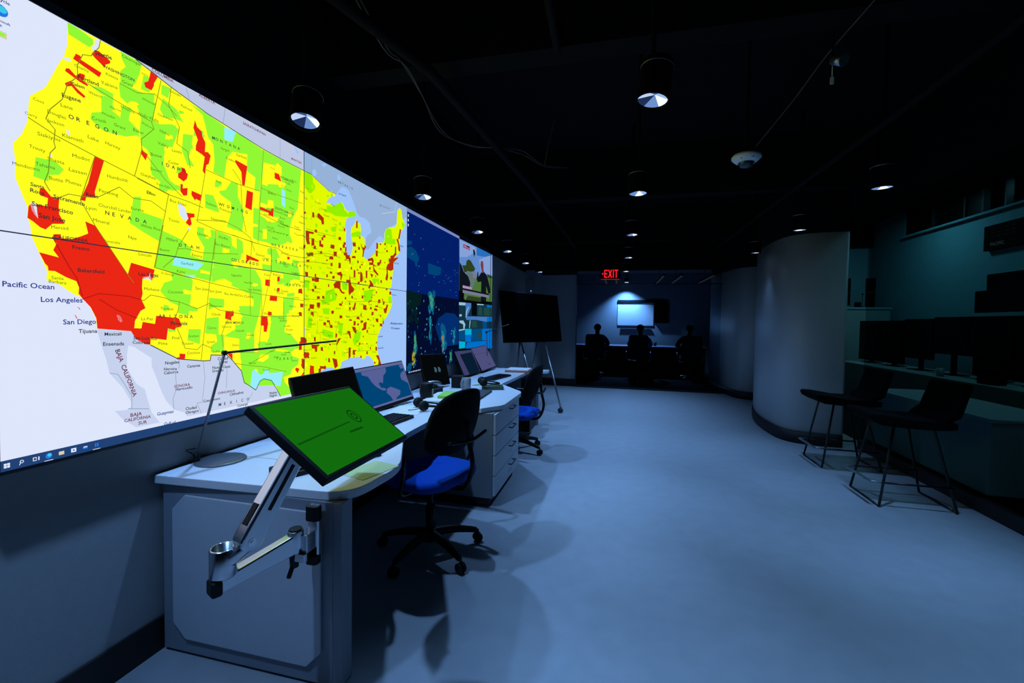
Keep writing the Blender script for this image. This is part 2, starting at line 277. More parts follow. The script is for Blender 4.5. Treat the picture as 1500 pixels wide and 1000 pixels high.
 (4, 'yellow_w', """2215,1719 2241,1717 2241,1707 2215,1709;2260,2067 2275,2068 2275,2047 2260,2046;2529,1158 2550,1153 2550,1140 2529,1145;2474,1842 2507,1842 2507,1816 2475,1817;2211,2011 2233,2012 2233,2004 2211,2003;2464,1794 2487,1793 2487,1777 2464,1778;2256,1369 2281,1365 2281,1349 2256,1353;2694,1553 2715,1551 2715,1527 2694,1529;2529,1378 2543,1375 2543,1364 2530,1366;2877,1412 2888,1410 2888,1385 2878,1387;2959,1344 2981,1341 2981,1314 2960,1318;2832,1159 2848,1155 2848,1133 2832,1137;2753,1764 2770,1764 2770,1745 2753,1746;2760,1207 2785,1201 2785,1187 2760,1192;2459,1686 2494,1684 2494,1661 2459,1663;2162,1109 2179,1104 2179,1082 2162,1087;2191,1955 2206,1955 2206,1943 2191,1942;2162,1628 2190,1625 2190,1610 2162,1612;3078,2013 3092,2014 3092,1998 3078,1998;2412,2146 2429,2148 2429,2128 2412,2127;2386,1514 2398,1513 2398,1488 2386,1489;2786,1715 2799,1714 2799,1693 2786,1693;2181,1277 2207,1271 2207,1253 2181,1260;2899,1607 2925,1604 2926,1581 2899,1583;2913,1642 2933,1641 2934,1618 2913,1619;2808,1747 2831,1746 2831,1720 2808,1721;2535,1455 2566,1450 2566,1430 2535,1435;2534,1691 2571,1689 2571,1678 2534,1680;2573,1722 2596,1720 2596,1709 2573,1710;2901,1075 2918,1071 2918,1055 2901,1059"""),
 (4, 'lime_e', """2619,1538 2644,1536 2645,1517 2619,1520;2623,1658 2659,1656 2659,1633 2623,1636;2829,1612 2854,1610 2854,1594 2829,1596;2654,1593 2669,1592 2669,1567 2654,1568;2539,1480 2552,1478 2552,1456 2539,1458;2366,1784 2392,1784 2392,1775 2366,1776;2428,1532 2451,1530 2451,1517 2428,1520;2277,1753 2292,1753 2292,1742 2277,1743;2513,1227 2549,1219 2549,1198 2513,1206;2205,1954 2221,1954 2221,1936 2205,1936;2664,1725 2673,1724 2673,1706 2664,1706;3051,1938 3075,1939 3075,1909 3051,1909;2433,2054 2462,2056 2462,2039 2433,2037;2880,1281 2903,1277 2903,1262 2880,1267;2175,1872 2189,1872 2189,1853 2175,1853;2504,1150 2541,1141 2541,1114 2504,1124;2211,2066 2229,2068 2229,2055 2211,2053;2683,1181 2705,1176 2705,1158 2683,1163;2721,1170 2742,1165 2743,1141 2721,1146;2974,1816 2996,1816 2996,1804 2974,1804;2173,1540 2191,1537 2191,1519 2173,1522;2494,1223 2526,1216 2526,1203 2494,1210;2308,1648 2334,1646 2335,1632 2308,1635;2807,1182 2827,1177 2828,1152 2807,1156;2277,1677 2302,1675 2302,1658 2277,1660;2315,1875 2327,1875 2327,1854 2315,1854;2471,1760 2491,1759 2491,1749 2471,1749;2168,1573 2185,1571 2185,1563 2168,1565;2363,1193 2377,1189 2377,1168 2363,1172;2927,1479 2955,1476 2955,1457 2927,1461;2180,1415 2207,1410 2207,1387 2180,1392;2893,1814 2911,1814 2911,1787 2893,1788;2910,1436 2931,1433 2931,1415 2910,1418;2210,1271 2237,1264 2237,1245 2210,1252;2662,1444 2670,1443 2670,1431 2662,1432;2500,1961 2535,1962 2536,1936 2500,1935;2715,1418 2738,1415 2739,1398 2715,1401;2212,2136 2234,2139 2234,2115 2212,2113;2211,2021 2225,2022 2225,2002 2211,2002;2204,2077 2228,2078 2228,2066 2204,2065;2250,1295 2270,1290 2270,1268 2250,1272;3056,1480 3074,1478 3074,1452 3056,1454;2413,1873 2444,1873 2444,1864 2413,1864;3021,1429 3050,1426 3050,1409 3022,1413;2196,1753 2222,1751 2222,1742 2196,1743;2828,1232 2841,1229 2841,1218 2828,1221;3080,1835 3096,1835 3097,1808 3080,1808;2189,1389 2207,1386 2207,1366 2189,1370;2545,1171 2571,1165 2571,1153 2545,1159;2414,1902 2442,1903 2442,1877 2414,1877;2278,2024 2292,2025 2292,2002 2278,2002;2607,1746 2627,1745 2627,1722 2607,1723"""),
 (5, 'yellow_w', """1860,2138 1906,2146 1928,2137 1951,2170 1981,2158 1981,2123 1981,2080 2012,2084 2004,2056 1962,2049 1958,2059 1888,2041 1884,2029 1849,2029;1888,1962 1924,1966 1926,1931 1877,1918 1835,1916 1839,1935 1856,1937 1884,1934;1835,1891 1884,1895 1924,1885 1957,1890 1957,1868 1913,1852 1877,1847 1873,1862 1838,1871;1855,1809 1880,1809 1880,1762 1852,1757;1837,1178 1890,1174 1890,1157 1854,1138 1819,1148;1862,2140 1934,2151 1924,2113 1862,2099;1438,1475 1475,1469 1475,1455 1460,1456 1460,1454 1435,1456;2091,1881 2142,1883 2142,1869 2122,1866 2122,1864 2086,1860;2032,1943 2057,1945 2057,1923 2047,1922 2047,1912 2027,1909;1541,1732 1566,1731 1566,1712 1556,1711 1556,1703 1538,1702;1625,1675 1659,1673 1659,1659 1646,1658 1645,1654 1621,1653;1787,1822 1823,1822 1823,1811 1809,1810 1809,1808 1783,1806;1416,1732 1456,1731 1456,1721 1440,1719 1440,1720 1413,1718;1534,1747 1563,1747 1563,1729 1552,1728 1551,1721 1531,1720;1656,1763 1682,1763 1682,1745 1672,1744 1672,1737 1653,1735;1714,2017 1751,2022 1751,2011 1736,2007 1736,2006 1710,2001;1754,1290 1777,1285 1777,1265 1768,1267 1768,1258 1749,1260;1570,1493 1613,1487 1613,1468 1595,1468 1595,1463 1566,1465;1367,2031 1405,2036 1405,2020 1389,2016 1389,2013 1364,2008;1737,1873 1765,1874 1765,1854 1754,1853 1754,1844 1733,1842;1801,1110 1819,1105 1819,1087 1812,1089 1811,1080 1797,1083;1952,1679 1978,1678 1978,1662 1968,1661 1968,1654 1947,1654;1736,1756 1768,1756 1768,1734 1755,1733 1755,1724 1732,1723;1516,1564 1559,1559 1559,1548 1542,1548 1542,1549 1513,1550;1392,2260 1426,2270 1426,2261 1412,2256 1412,2257 1389,2248;1818,1313 1853,1306 1853,1290 1839,1291 1839,1286 1814,1290;1372,2079 1399,2083 1399,2069 1388,2066 1388,2062 1369,2057;1885,1604 1923,1602 1923,1582 1907,1582 1907,1575 1880,1576;1466,1918 1504,1920 1503,1905 1488,1902 1488,1899 1463,1895;1398,2259 1429,2268 1429,2250 1416,2245 1416,2240 1395,2232;1437,1839 1467,1840 1466,1827 1454,1825 1454,1822 1434,1819;1790,1533 1821,1530 1821,1519 1808,1519 1808,1516 1786,1517"""),
 (6, 'cyan', """1402,1602 1530,1592 1517,1578 1499,1559 1393,1568;1441,1534 1492,1539 1486,1530 1441,1528;1635,2218 1697,2226 1678,2168 1635,2163;1786,1101 1802,1104 1836,1075 1858,1079 1862,1099 1889,1097 1889,1079 1921,1076 1988,1075 1969,997 1940,1009 1907,1038 1858,1053 1832,1044 1806,1003 1773,1028;1981,2046 2005,2039 2005,1952 1981,1960"""),
 (7, 'ocean_l', """1418,1814 1429,1822 1446,1810 1461,1769 1443,1756 1423,1777;1050,1958 1057,1959 1060,1947 1053,1942;1189,1365 1200,1362 1208,1343 1202,1337 1193,1348;1278,1507 1301,1512 1306,1528 1308,1513 1314,1503 1305,1497 1298,1504 1281,1501;957,1700 971,1702 975,1657 967,1667 961,1678;1008,1864 1013,1866 1012,1857 1007,1856;1458,1730 1469,1731 1466,1720 1456,1721;1133,2295 1148,2303 1143,2269 1129,2251 1123,2264 1133,2277;1035,2183 1060,2191 1067,2184 1049,2178;1711,1281 1711,1281 1711,1280;1672,1250 1672,1250 1673,1250"""),
 (7, 'lightgray', """2157,1261 2165,1300 2157,1316 2152,1294"""),
 (7, 'red_w', """1079,2216 1092,2216 1093,2204 1152,2194 1145,2175 1071,2195;1133,2260 1145,2263 1180,2249 1178,2240 1164,2228 1162,2217 1133,2233 1123,2241;1052,2154 1060,2158 1078,2144 1089,2159 1104,2161 1102,2149 1096,2139 1112,2133 1110,2127 1089,2130 1049,2144;1048,2105 1065,2122 1070,2112 1081,2104 1104,2091 1100,2083 1081,2091 1066,2105 1052,2096;1316,2293 1344,2286 1328,2251 1327,2240 1318,2219 1296,2219 1291,2234 1306,2247 1313,2274;1129,1903 1156,1896 1127,1782 1129,1762 1102,1757 1099,1743 1085,1743 1108,1806;1279,1982 1302,1973 1294,1947 1276,1968;1494,2186 1503,2162 1525,2151 1528,2120 1541,2108 1537,2049 1527,2062 1496,2062 1500,2092 1506,2109 1486,2151;1503,2122 1528,2132 1541,2111 1528,2068 1553,2075 1566,2065 1556,2026 1545,2017 1536,1976 1527,1987 1537,2049 1524,2055 1496,2062 1497,2085 1509,2096;1433,1970 1448,1969 1451,1956 1461,1951 1456,1930 1442,1915 1419,1924 1419,1940 1433,1953;1429,1902 1439,1902 1438,1886 1459,1894 1457,1863 1441,1857 1428,1872;1477,1888 1523,1882 1516,1855 1495,1859 1492,1850 1475,1871;1453,1791 1488,1795 1489,1781 1471,1774 1476,1749 1467,1739 1449,1749 1461,1769;1694,2093 1760,2086 1744,1989 1730,1988 1726,2047 1692,2080;1757,1972 1794,1971 1785,1883 1747,1888;1931,2114 1962,2115 1979,2081 1932,2084;1835,1914 1905,1910 1911,1925 1924,1927 1922,1883 1889,1887 1891,1897 1833,1899;1752,1665 1828,1648 1826,1639 1772,1643 1752,1624;1869,1557 1900,1558 1897,1523 1867,1526;1949,1579 1966,1581 1966,1556 1947,1554;1947,1520 1966,1521 1964,1502 1945,1500;1900,1479 1948,1477 1946,1450 1895,1451;1886,1396 1911,1392 1909,1373 1884,1374;1840,1373 1881,1370 1886,1332 1876,1290 1857,1292 1857,1322 1837,1324;1636,1392 1681,1390 1679,1370 1666,1364 1666,1346 1653,1351 1633,1356;2019,1694 2038,1695 2037,1681 2021,1678;2107,1523 2133,1525 2133,1506 2105,1504;1643,1196 1672,1194 1672,1164;1419,1211 1444,1207 1441,1185 1407,1188 1405,1195 1418,1196;1327,1364 1417,1355 1429,1326 1425,1320 1405,1316 1399,1307 1372,1314 1366,1268 1306,1278 1304,1252 1286,1255 1252,1277 1229,1318 1272,1315 1277,1340 1322,1332;1098,1676 1126,1668 1227,1512 1239,1557 1323,1541 1313,1498 1301,1507 1278,1502 1276,1471 1278,1446 1273,1425 1288,1392 1270,1381 1250,1343 1248,1320 1240,1305 1129,1316 1126,1352 1110,1389 1087,1417 1076,1433 1078,1453 1071,1473 1043,1484 1015,1500 998,1500 997,1513 990,1521 976,1554 1025,1545 1011,1566 1020,1589 1008,1605 1015,1617 1031,1618 1031,1607 1060,1610 1086,1624 1106,1637;980,1750 992,1753 1008,1733 1029,1734 1027,1708 1028,1682 1042,1655 1010,1648 993,1627 980,1631 962,1646 950,1653 953,1689 962,1701 974,1657 972,1700 998,1700 1000,1726 981,1729;1072,1390 1077,1387 1082,1379 1078,1381;1064,1364 1068,1360 1073,1349 1069,1351;1012,1616 1031,1620 1031,1604 1012,1601;2143,1157 2185,1169 2197,1153 2163,1128;2124,1100 2146,1117 2154,1097 2135,1081;2078,1077 2086,1088 2113,1078 2099,1054;2124,1034 2151,1062 2151,1046 2140,1032;2041,1036 2065,1037 2072,1017 2059,1002 2039,1012;2096,975 2115,980 2121,960 2104,961;2197,1029 2197,1069 2214,1085 2232,1078 2238,1024;2113,1232 2174,1229 2168,1218 2132,1208 2132,1186 2107,1186;2214,1204 2268,1201 2238,1182"""),
 (7, 'red_e', """2147,1965 2157,1968 2165,1970 2165,1964 2167,1959 2155,1956 2148,1954;2218,1980 2228,1982 2235,1982 2237,1968 2237,1949 2226,1954 2218,1947;2240,1885 2250,1887 2258,1888 2262,1881 2263,1870 2247,1868 2237,1869;2212,1828 2225,1830 2238,1830 2236,1812 2238,1790 2222,1788 2211,1784;2231,1787 2241,1790 2250,1793 2250,1781 2251,1769 2239,1771 2230,1768;2300,1851 2308,1853 2318,1855 2317,1845 2317,1834 2307,1834 2301,1834;2316,1869 2327,1869 2338,1872 2336,1864 2337,1854 2325,1854 2316,1851;2387,1823 2404,1825 2423,1826 2426,1817 2422,1801 2400,1800 2383,1800;2467,1886 2477,1886 2489,1889 2492,1880 2489,1866 2474,1867 2462,1866;2520,1951 2528,1953 2535,1955 2535,1944 2538,1934 2527,1933 2519,1930;2146,1779 2153,1781 2163,1781 2161,1773 2160,1760 2151,1760 2142,1759;2172,1737 2186,1739 2197,1741 2199,1731 2198,1718 2184,1721 2176,1719;2192,1742 2210,1746 2227,1749 2228,1739 2227,1726 2207,1728 2192,1723;2287,1766 2298,1767 2308,1770 2305,1760 2305,1749 2296,1751 2290,1747;2414,1786 2431,1785 2448,1790 2448,1773 2446,1756 2428,1758 2418,1749;2375,1747 2392,1752 2409,1752 2413,1744 2415,1732 2389,1731 2373,1728;2519,1862 2529,1862 2543,1863 2542,1856 2542,1846 2526,1845 2515,1841;2506,1843 2521,1844 2532,1847 2532,1837 2534,1828 2519,1823 2511,1822;2480,1819 2490,1820 2498,1819 2498,1812 2497,1803 2488,1802 2482,1800;2535,1830 2542,1834 2551,1835 2550,1817 2549,1797 2540,1801 2533,1799;2518,1793 2539,1798 2556,1799 2560,1792 2558,1781 2536,1777 2523,1775;2535,1782 2563,1785 2590,1785 2584,1773 2584,1758 2558,1756 2545,1751;2617,1787 2631,1788 2649,1790 2651,1784 2654,1777 2628,1773 2614,1772;2617,1876 2634,1878 2647,1877 2650,1868 2647,1858 2631,1855 2620,1854;2163,1864 2232,1867 2230,1855 2193,1852 2193,1812 2201,1792 2175,1787 2165,1813;2263,1980 2276,1990 2302,1978 2321,1971 2324,1933 2304,1927 2297,1948 2263,1960;2280,1830 2298,1831 2298,1810 2317,1812 2317,1792 2280,1793;2657,2032 2667,2029 2676,2037 2675,2009 2675,1983 2665,1981 2656,1984;2696,1934 2701,1935 2707,1933 2707,1926 2708,1916 2700,1915 2696,1911;3265,2100 3293,2102 3266,2019 3238,2014 3257,2064;2619,1877 2636,1878 2651,1882 2655,1869 2653,1852 2633,1853 2623,1851;2682,1860 2694,1859 2705,1858 2703,1851 2705,1841 2692,1839 2682,1839;2642,1826 2652,1830 2662,1829 2663,1823 2660,1815 2650,1811 2645,1812;2608,1781 2631,1786 2655,1787 2652,1783 2648,1773 2628,1774 2612,1769;2672,1764 2680,1765 2690,1764 2690,1756 2689,1747 2679,1745 2672,1747;2717,1745 2727,1748 2738,1749 2737,1744 2737,1737 2725,1738 2716,1736;2699,1730 2706,1732 2713,1734 2714,1724 2714,1716 2705,1714 2700,1714;2595,1708 2605,1710 2611,1709 2612,1702 2613,1693 2603,1695 2597,1694;2666,1703 2674,1705 2680,1705 2682,1701 2684,1696 2672,1694 2667,1693;2636,1697 2643,1692 2651,1690 2652,1673 2650,1646 2642,1644 2633,1650;2683,1687 2692,1686 2701,1686 2701,1682 2702,1673 2690,1675 2681,1673;2707,1692 2723,1690 2735,1681 2738,1657 2740,1630 2720,1620 2706,1622;2776,1708 2786,1706 2797,1707 2798,1684 2795,1651 2785,1655 2776,1653;2760,1633 2772,1635 2782,1635 2782,1630 2781,1621 2770,1623 2763,1622;2678,1618 2690,1621 2704,1622 2701,1613 2700,1604 2687,1603 2677,1602;2820,1737 2829,1737 2841,1739 2839,1729 2839,1722 2827,1720 2817,1718;2819,1771 2843,1773 2868,1776 2871,1767 2865,1756 2838,1755 2820,1749;2902,1687 2908,1687 2913,1686 2914,1681 2914,1672 2906,1673 2903,1672;2973,1656 2985,1660 2995,1660 2995,1649 2993,1636 2983,1640 2975,1635;2913,1929 2927,1928 2938,1928 2939,1908 2937,1885 2925,1884 2913,1876;2963,1931 2972,1933 2984,1933 2982,1928 2983,1922 2970,1921 2960,1919;3025,1946 3037,1947 3049,1948 3049,1941 3047,1930 3035,1930 3029,1928;3030,1906 3038,1907 3044,1907 3044,1904 3044,1898 3037,1896 3032,1896;3055,1895 3068,1899 3079,1898 3081,1893 3082,1884 3066,1882 3056,1881;3129,1944 3135,1947 3144,1947 3142,1940 3142,1932 3134,1933 3129,1932;2903,1872 2921,1869 2934,1876 2934,1852 2933,1828 2918,1827 2908,1825;3027,1801 3035,1802 3044,1802 3043,1799 3041,1793 3034,1792 3030,1793;3094,1839 3107,1840 3120,1837 3118,1825 3120,1808 3105,1810 3094,1809;3190,1945 3200,1944 3211,1951 3211,1912 3211,1875 3198,1880 3188,1869;3020,1977 3025,1978 3029,1979 3030,1978 3031,1977 3024,1976 3020,1976;3118,1700 3131,1699 3143,1702 3145,1690 3148,1677 3128,1681 3116,1677;2574,1773 2584,1773 2595,1772 2596,1765 2599,1756 2582,1755 2574,1752;2571,1618 2584,1623 2596,1619 2595,1600 2595,1578 2582,1578 2573,1572;2961,1806 2973,1811 2982,1812 2984,1801 2984,1790 2971,1786 2962,1787;2713,1887 2733,1864 2757,1865 2762,1889 2781,1872 2757,1845 2745,1796 2733,1798 2739,1842 2718,1868;2799,1791 2836,1803 2861,1812 2881,1795 2875,1767 2920,1748 2881,1754 2888,1734 2947,1698 2934,1686 2875,1715 2868,1759 2849,1787 2806,1775;2926,1784 2960,1792 2987,1806 2973,1780 2947,1758 2927,1766;2831,1693 2875,1689 2856,1661;2819,1647 2844,1642 2876,1618 2876,1600 2813,1595 2832,1621;3211,2009 3242,2015 3275,1955 3279,1913 3243,1927 3242,1969;3196,1900 3220,1892 3174,1851 3236,1868 3244,1861 3171,1817 3168,1760 3123,1743 3079,1749 3087,1698 3073,1660 3044,1672 3065,1726 3057,1761 3071,1785 3115,1813 3121,1862 3159,1872;2169,1698 2182,1701 2196,1702 2195,1696 2193,1686 2180,1686 2171,1687;2344,1723 2352,1725 2359,1725 2361,1722 2359,1717 2351,1716 2345,1714;2157,1629 2172,1629 2184,1628 2184,1618 2184,1606 2170,1601 2161,1605;2242,1627 2247,1626 2254,1625 2253,1617 2253,1608 2245,1605 2239,1607;2215,1599 2228,1599 2242,1598 2240,1591 2241,1581 2225,1582 2216,1580;2241,1603 2258,1608 2279,1606 2278,1597 2276,1580 2254,1579 2241,1579;2238,1555 2246,1557 2255,1557 2255,1548 2253,1538 2244,1537 2237,1537;2215,1535 2225,1536 2235,1536 2235,1529 2236,1521 2223,1519 2217,1520;2104,1523 2119,1529 2134,1529 2135,1516 2137,1501 2116,1504 2104,1501;2261,1496 2272,1496 2287,1496 2285,1489 2288,1480 2270,1479 2259,1478;2305,1498 2318,1501 2327,1501 2329,1493 2326,1483 2316,1484 2308,1483;2119,1447 2132,1446 2146,1445 2143,1436 2145,1424 2130,1426 2119,1423;2196,1444 2214,1446 2235,1445 2237,1437 2233,1425 2210,1426 2196,1427;2258,1457 2273,1459 2290,1458 2289,1444 2286,1429 2271,1431 2259,1431;2386,1708 2397,1711 2405,1712 2406,1702 2406,1691 2395,1690 2387,1688;2383,1657 2391,1656 2404,1656 2401,1651 2404,1643 2389,1644 2379,1640;2345,1635 2352,1635 2359,1635 2361,1627 2360,1618 2351,1615 2346,1618;2466,1722 2476,1723 2490,1721 2490,1707 2491,1691 2474,1686 2464,1684;2404,1629 2416,1632 2427,1633 2427,1624 2428,1616 2414,1614 2402,1613;2363,1577 2368,1577 2373,1576 2374,1569 2374,1559 2367,1558 2362,1560;2599,1712 2604,1711 2611,1713 2611,1703 2612,1692 2603,1694 2599,1693;2630,1689 2640,1697 2651,1693 2650,1671 2652,1648 2638,1646 2631,1642;2548,1621 2570,1623 2590,1622 2589,1616 2593,1605 2566,1604 2548,1602;2535,1507 2541,1507 2548,1508 2548,1500 2549,1491 2539,1491 2531,1491;2611,1517 2616,1518 2622,1519 2623,1510 2624,1502 2615,1502 2610,1501;2578,1470 2584,1471 2591,1470 2591,1465 2590,1457 2583,1458 2578,1459;2473,1464 2489,1463 2505,1462 2502,1456 2505,1446 2486,1448 2473,1448;2529,1750 2538,1751 2548,1751 2546,1748 2548,1745 2536,1744 2531,1742;2501,1478 2505,1479 2510,1477 2510,1470 2511,1462 2504,1463 2499,1462;2447,1654 2492,1668 2509,1645 2494,1613 2484,1612 2487,1640 2455,1642;2414,1578 2440,1599 2487,1603 2487,1560 2505,1540 2535,1536 2525,1526 2495,1530 2470,1553 2455,1558 2426,1555;2576,1756 2597,1759 2595,1727 2587,1729;2584,1663 2598,1607 2609,1585 2636,1572 2631,1549 2598,1534 2582,1520 2572,1541 2582,1599;2421,1523 2450,1521 2448,1502 2440,1517;2605,1519 2614,1519 2620,1517 2621,1510 2624,1503 2612,1501 2604,1503;2728,1528 2737,1527 2746,1529 2748,1519 2748,1507 2735,1508 2725,1508;2736,1581 2745,1580 2754,1579 2756,1575 2753,1569 2743,1567 2737,1569;2809,1594 2821,1596 2834,1596 2831,1590 2831,1583 2819,1584 2811,1584;2745,1465 2764,1464 2788,1464 2786,1449 2790,1426 2760,1429 2743,1432;2831,1450 2844,1452 2857,1453 2855,1444 2858,1433 2842,1435 2832,1435;2852,1529 2857,1529 2864,1528 2864,1523 2863,1517 2856,1516 2851,1515;2910,1568 2917,1571 2926,1569 2926,1563 2926,1556 2915,1554 2910,1555;3054,1604 3064,1605 3077,1603 3076,1598 3078,1588 3062,1590 3052,1588;3106,1583 3121,1583 3138,1581 3136,1572 3133,1558 3118,1558 3105,1558;2942,1510 2957,1514 2976,1513 2975,1500 2973,1487 2954,1484 2938,1484;2902,1465 2924,1467 2941,1464 2945,1462 2942,1454 2920,1455 2900,1454;2885,1443 2910,1445 2928,1441 2935,1436 2933,1425 2905,1428 2890,1427;2855,1417 2866,1418 2884,1419 2879,1405 2879,1392 2864,1393 2849,1390;3013,1502 3023,1501 3037,1505 3035,1491 3035,1479 3021,1474 3009,1476;2668,1379 2684,1381 2700,1380 2700,1371 2705,1358 2681,1363 2664,1362;2584,1360 2596,1360 2608,1361 2607,1357 2608,1351 2594,1352 2583,1353;2633,1348 2644,1351 2655,1349 2657,1335 2654,1319 2641,1321 2629,1319;2714,1354 2731,1354 2747,1354 2746,1346 2743,1339 2728,1337 2714,1337;2675,1332 2683,1334 2693,1334 2694,1327 2695,1319 2681,1320 2672,1319;2796,1367 2810,1368 2822,1367 2825,1363 2825,1359 2808,1358 2795,1359;2907,1372 2929,1369 2945,1371 2947,1356 2946,1338 2925,1345 2915,1345;2972,1396 2979,1397 2987,1396 2987,1389 2986,1382 2977,1380 2972,1380;2583,1469 2590,1468 2594,1468 2595,1464 2596,1459 2589,1457 2584,1458;2580,1442 2590,1443 2597,1443 2599,1435 2597,1425 2588,1427 2581,1424;2876,1322 2883,1322 2890,1320 2891,1315 2891,1309 2882,1308 2876,1308;2816,1305 2821,1304 2827,1304 2827,1300 2825,1294 2820,1296 2816,1295;2967,1336 2986,1332 3005,1330 3004,1322 3003,1308 2983,1312 2965,1312;3009,1356 3017,1353 3026,1352 3025,1342 3027,1329 3016,1329 3008,1330;2791,1286 2799,1288 2808,1284 2806,1277 2806,1266 2797,1267 2789,1265;2715,1403 2722,1403 2727,1400 2727,1392 2726,1380 2720,1383 2714,1381;2573,1576 2633,1574 2638,1558 2606,1540 2584,1519 2573,1544;2644,1475 2661,1475 2645,1426 2622,1425;2808,1475 2814,1493 2858,1505 2858,1498 2826,1486;3067,1481 3089,1476 3061,1412 3036,1410 3018,1444 3053,1453;2612,1312 2651,1306 2668,1273 2657,1263 2634,1280;2772,1345 2791,1342 2785,1291 2731,1283 2749,1301 2748,1332;2575,1281 2596,1277 2596,1258 2575,1259;2996,1523 3010,1520 3018,1495 3007,1498;2122,1257 2146,1255 2166,1249 2173,1235 2166,1215 2141,1216 2121,1219;2107,1397 2121,1398 2133,1394 2131,1386 2133,1372 2118,1376 2111,1372;2196,1427 2215,1427 2232,1426 2234,1424 2235,1418 2211,1419 2196,1419;2187,1420 2192,1421 2200,1420 2199,1415 2199,1407 2191,1407 2184,1409;2206,1401 2219,1401 2229,1400 2232,1393 2229,1384 2216,1382 2207,1382;2222,1385 2227,1385 2233,1387 2232,1380 2232,1374 2226,1375 2222,1373;2319,1342 2332,1341 2345,1338 2344,1331 2344,1319 2329,1323 2319,1319;2352,1354 2367,1353 2382,1353 2380,1346 2379,1339 2364,1340 2350,1341;2371,1341 2378,1341 2384,1340 2384,1333 2383,1324 2377,1325 2373,1325;2379,1326 2393,1326 2406,1323 2407,1314 2408,1305 2391,1305 2382,1305;2394,1413 2406,1414 2422,1413 2420,1404 2417,1395 2404,1392 2393,1396;2477,1386 2491,1386 2503,1386 2507,1376 2507,1367 2489,1367 2477,1365;2579,1361 2594,1362 2610,1361 2611,1357 2612,1350 2591,1351 2580,1350;2233,1251 2242,1255 2250,1252 2249,1240 2251,1226 2240,1228 2235,1226;2110,1205 2121,1204 2132,1201 2132,1194 2131,1182 2118,1185 2108,1183;2294,1191 2304,1191 2314,1190 2315,1178 2317,1163 2302,1169 2295,1168;2436,1269 2444,1270 2452,1271 2454,1258 2451,1246 2442,1244 2434,1242;2421,1160 2427,1159 2434,1159 2435,1150 2434,1141 2426,1141 2420,1140;2583,1437 2590,1438 2596,1437 2596,1431 2597,1423 2588,1423 2583,1425;2619,1440 2632,1442 2646,1440 2644,1434 2644,1421 2629,1423 2618,1426;2632,1350 2641,1350 2655,1348 2652,1335 2650,1320 2639,1319 2630,1322;2262,1429 2274,1429 2284,1428 2286,1428 2283,1424 2272,1425 2263,1425;2373,1208 2383,1207 2392,1206 2391,1202 2391,1195 2382,1198 2376,1197;2579,1172 2588,1173 2598,1175 2601,1146 2598,1124 2586,1125 2577,1118;2623,1152 2636,1155 2647,1149 2649,1135 2652,1117 2633,1121 2621,1122;2210,1210 2286,1206 2277,1198 2264,1196 2262,1164 2243,1165 2241,1183 2216,1187;2461,1237 2496,1239 2466,1210 2451,1192 2446,1201;2562,1285 2594,1281 2605,1233 2592,1233 2578,1262 2557,1272;2610,1313 2652,1309 2653,1264 2627,1284;2142,1153 2181,1168 2197,1149;2696,1201 2703,1202 2711,1201 2710,1193 2713,1183 2701,1183 2694,1185;2742,1248 2749,1246 2756,1246 2756,1241 2756,1235 2748,1235 2745,1235;2920,1198 2925,1198 2933,1197 2932,1191 2933,1184 2924,1184 2918,1186;2908,1163 2921,1159 2931,1158 2931,1145 2933,1129 2919,1131 2907,1134;2836,1165 2841,1165 2847,1165 2848,1154 2847,1142 2840,1144 2834,1143;2784,1193 2793,1192 2799,1192 2802,1188 2802,1184 2792,1184 2786,1185;2890,1052 2899,1049 2910,1049 2910,1042 2908,1033 2896,1037 2889,1036;2711,1110 2721,1109 2728,1106 2729,1100 2730,1090 2719,1093 2713,1093;2790,1134 2798,1135 2807,1135 2807,1123 2809,1113 2797,1113 2787,1114;2632,1115 2637,1115 2641,1115 2642,1108 2642,1100 2637,1103 2632,1101;2622,1146 2630,1147 2636,1148 2637,1134 2639,1119 2628,1123 2621,1121;2615,1304 2656,1303 2668,1277 2657,1267 2634,1281;2728,1292 2743,1302 2785,1302 2761,1289 2731,1284;2575,1285 2591,1281 2602,1233 2594,1233 2575,1263;2575,1170 2597,1166 2600,1111 2576,1094;2627,1153 2666,1151 2663,1143 2635,1141;2913,1097 2953,1096 2995,1020 2947,1021 2953,1053;2130,1137 2143,1131 2156,1129 2156,1105 2154,1070 2140,1076 2130,1086;2199,1089 2219,1085 2234,1081 2234,1055 2234,1025 2216,1035 2205,1031;2071,1030 2084,1027 2099,1024 2096,1016 2100,1003 2081,1009 2067,1008;2152,1171 2171,1167 2187,1161 2190,1149 2195,1129 2167,1138 2153,1137;2365,1118 2373,1120 2380,1115 2382,1106 2384,1091 2371,1092 2365,1094;2286,1078 2315,1073 2343,1068 2347,1062 2339,1051 2310,1059 2290,1058;2404,1117 2452,1104 2462,1060 2431,1045 2417,1081;2275,1061 2338,1076 2344,1063 2300,1059 2293,1026 2275,1032"""),
]
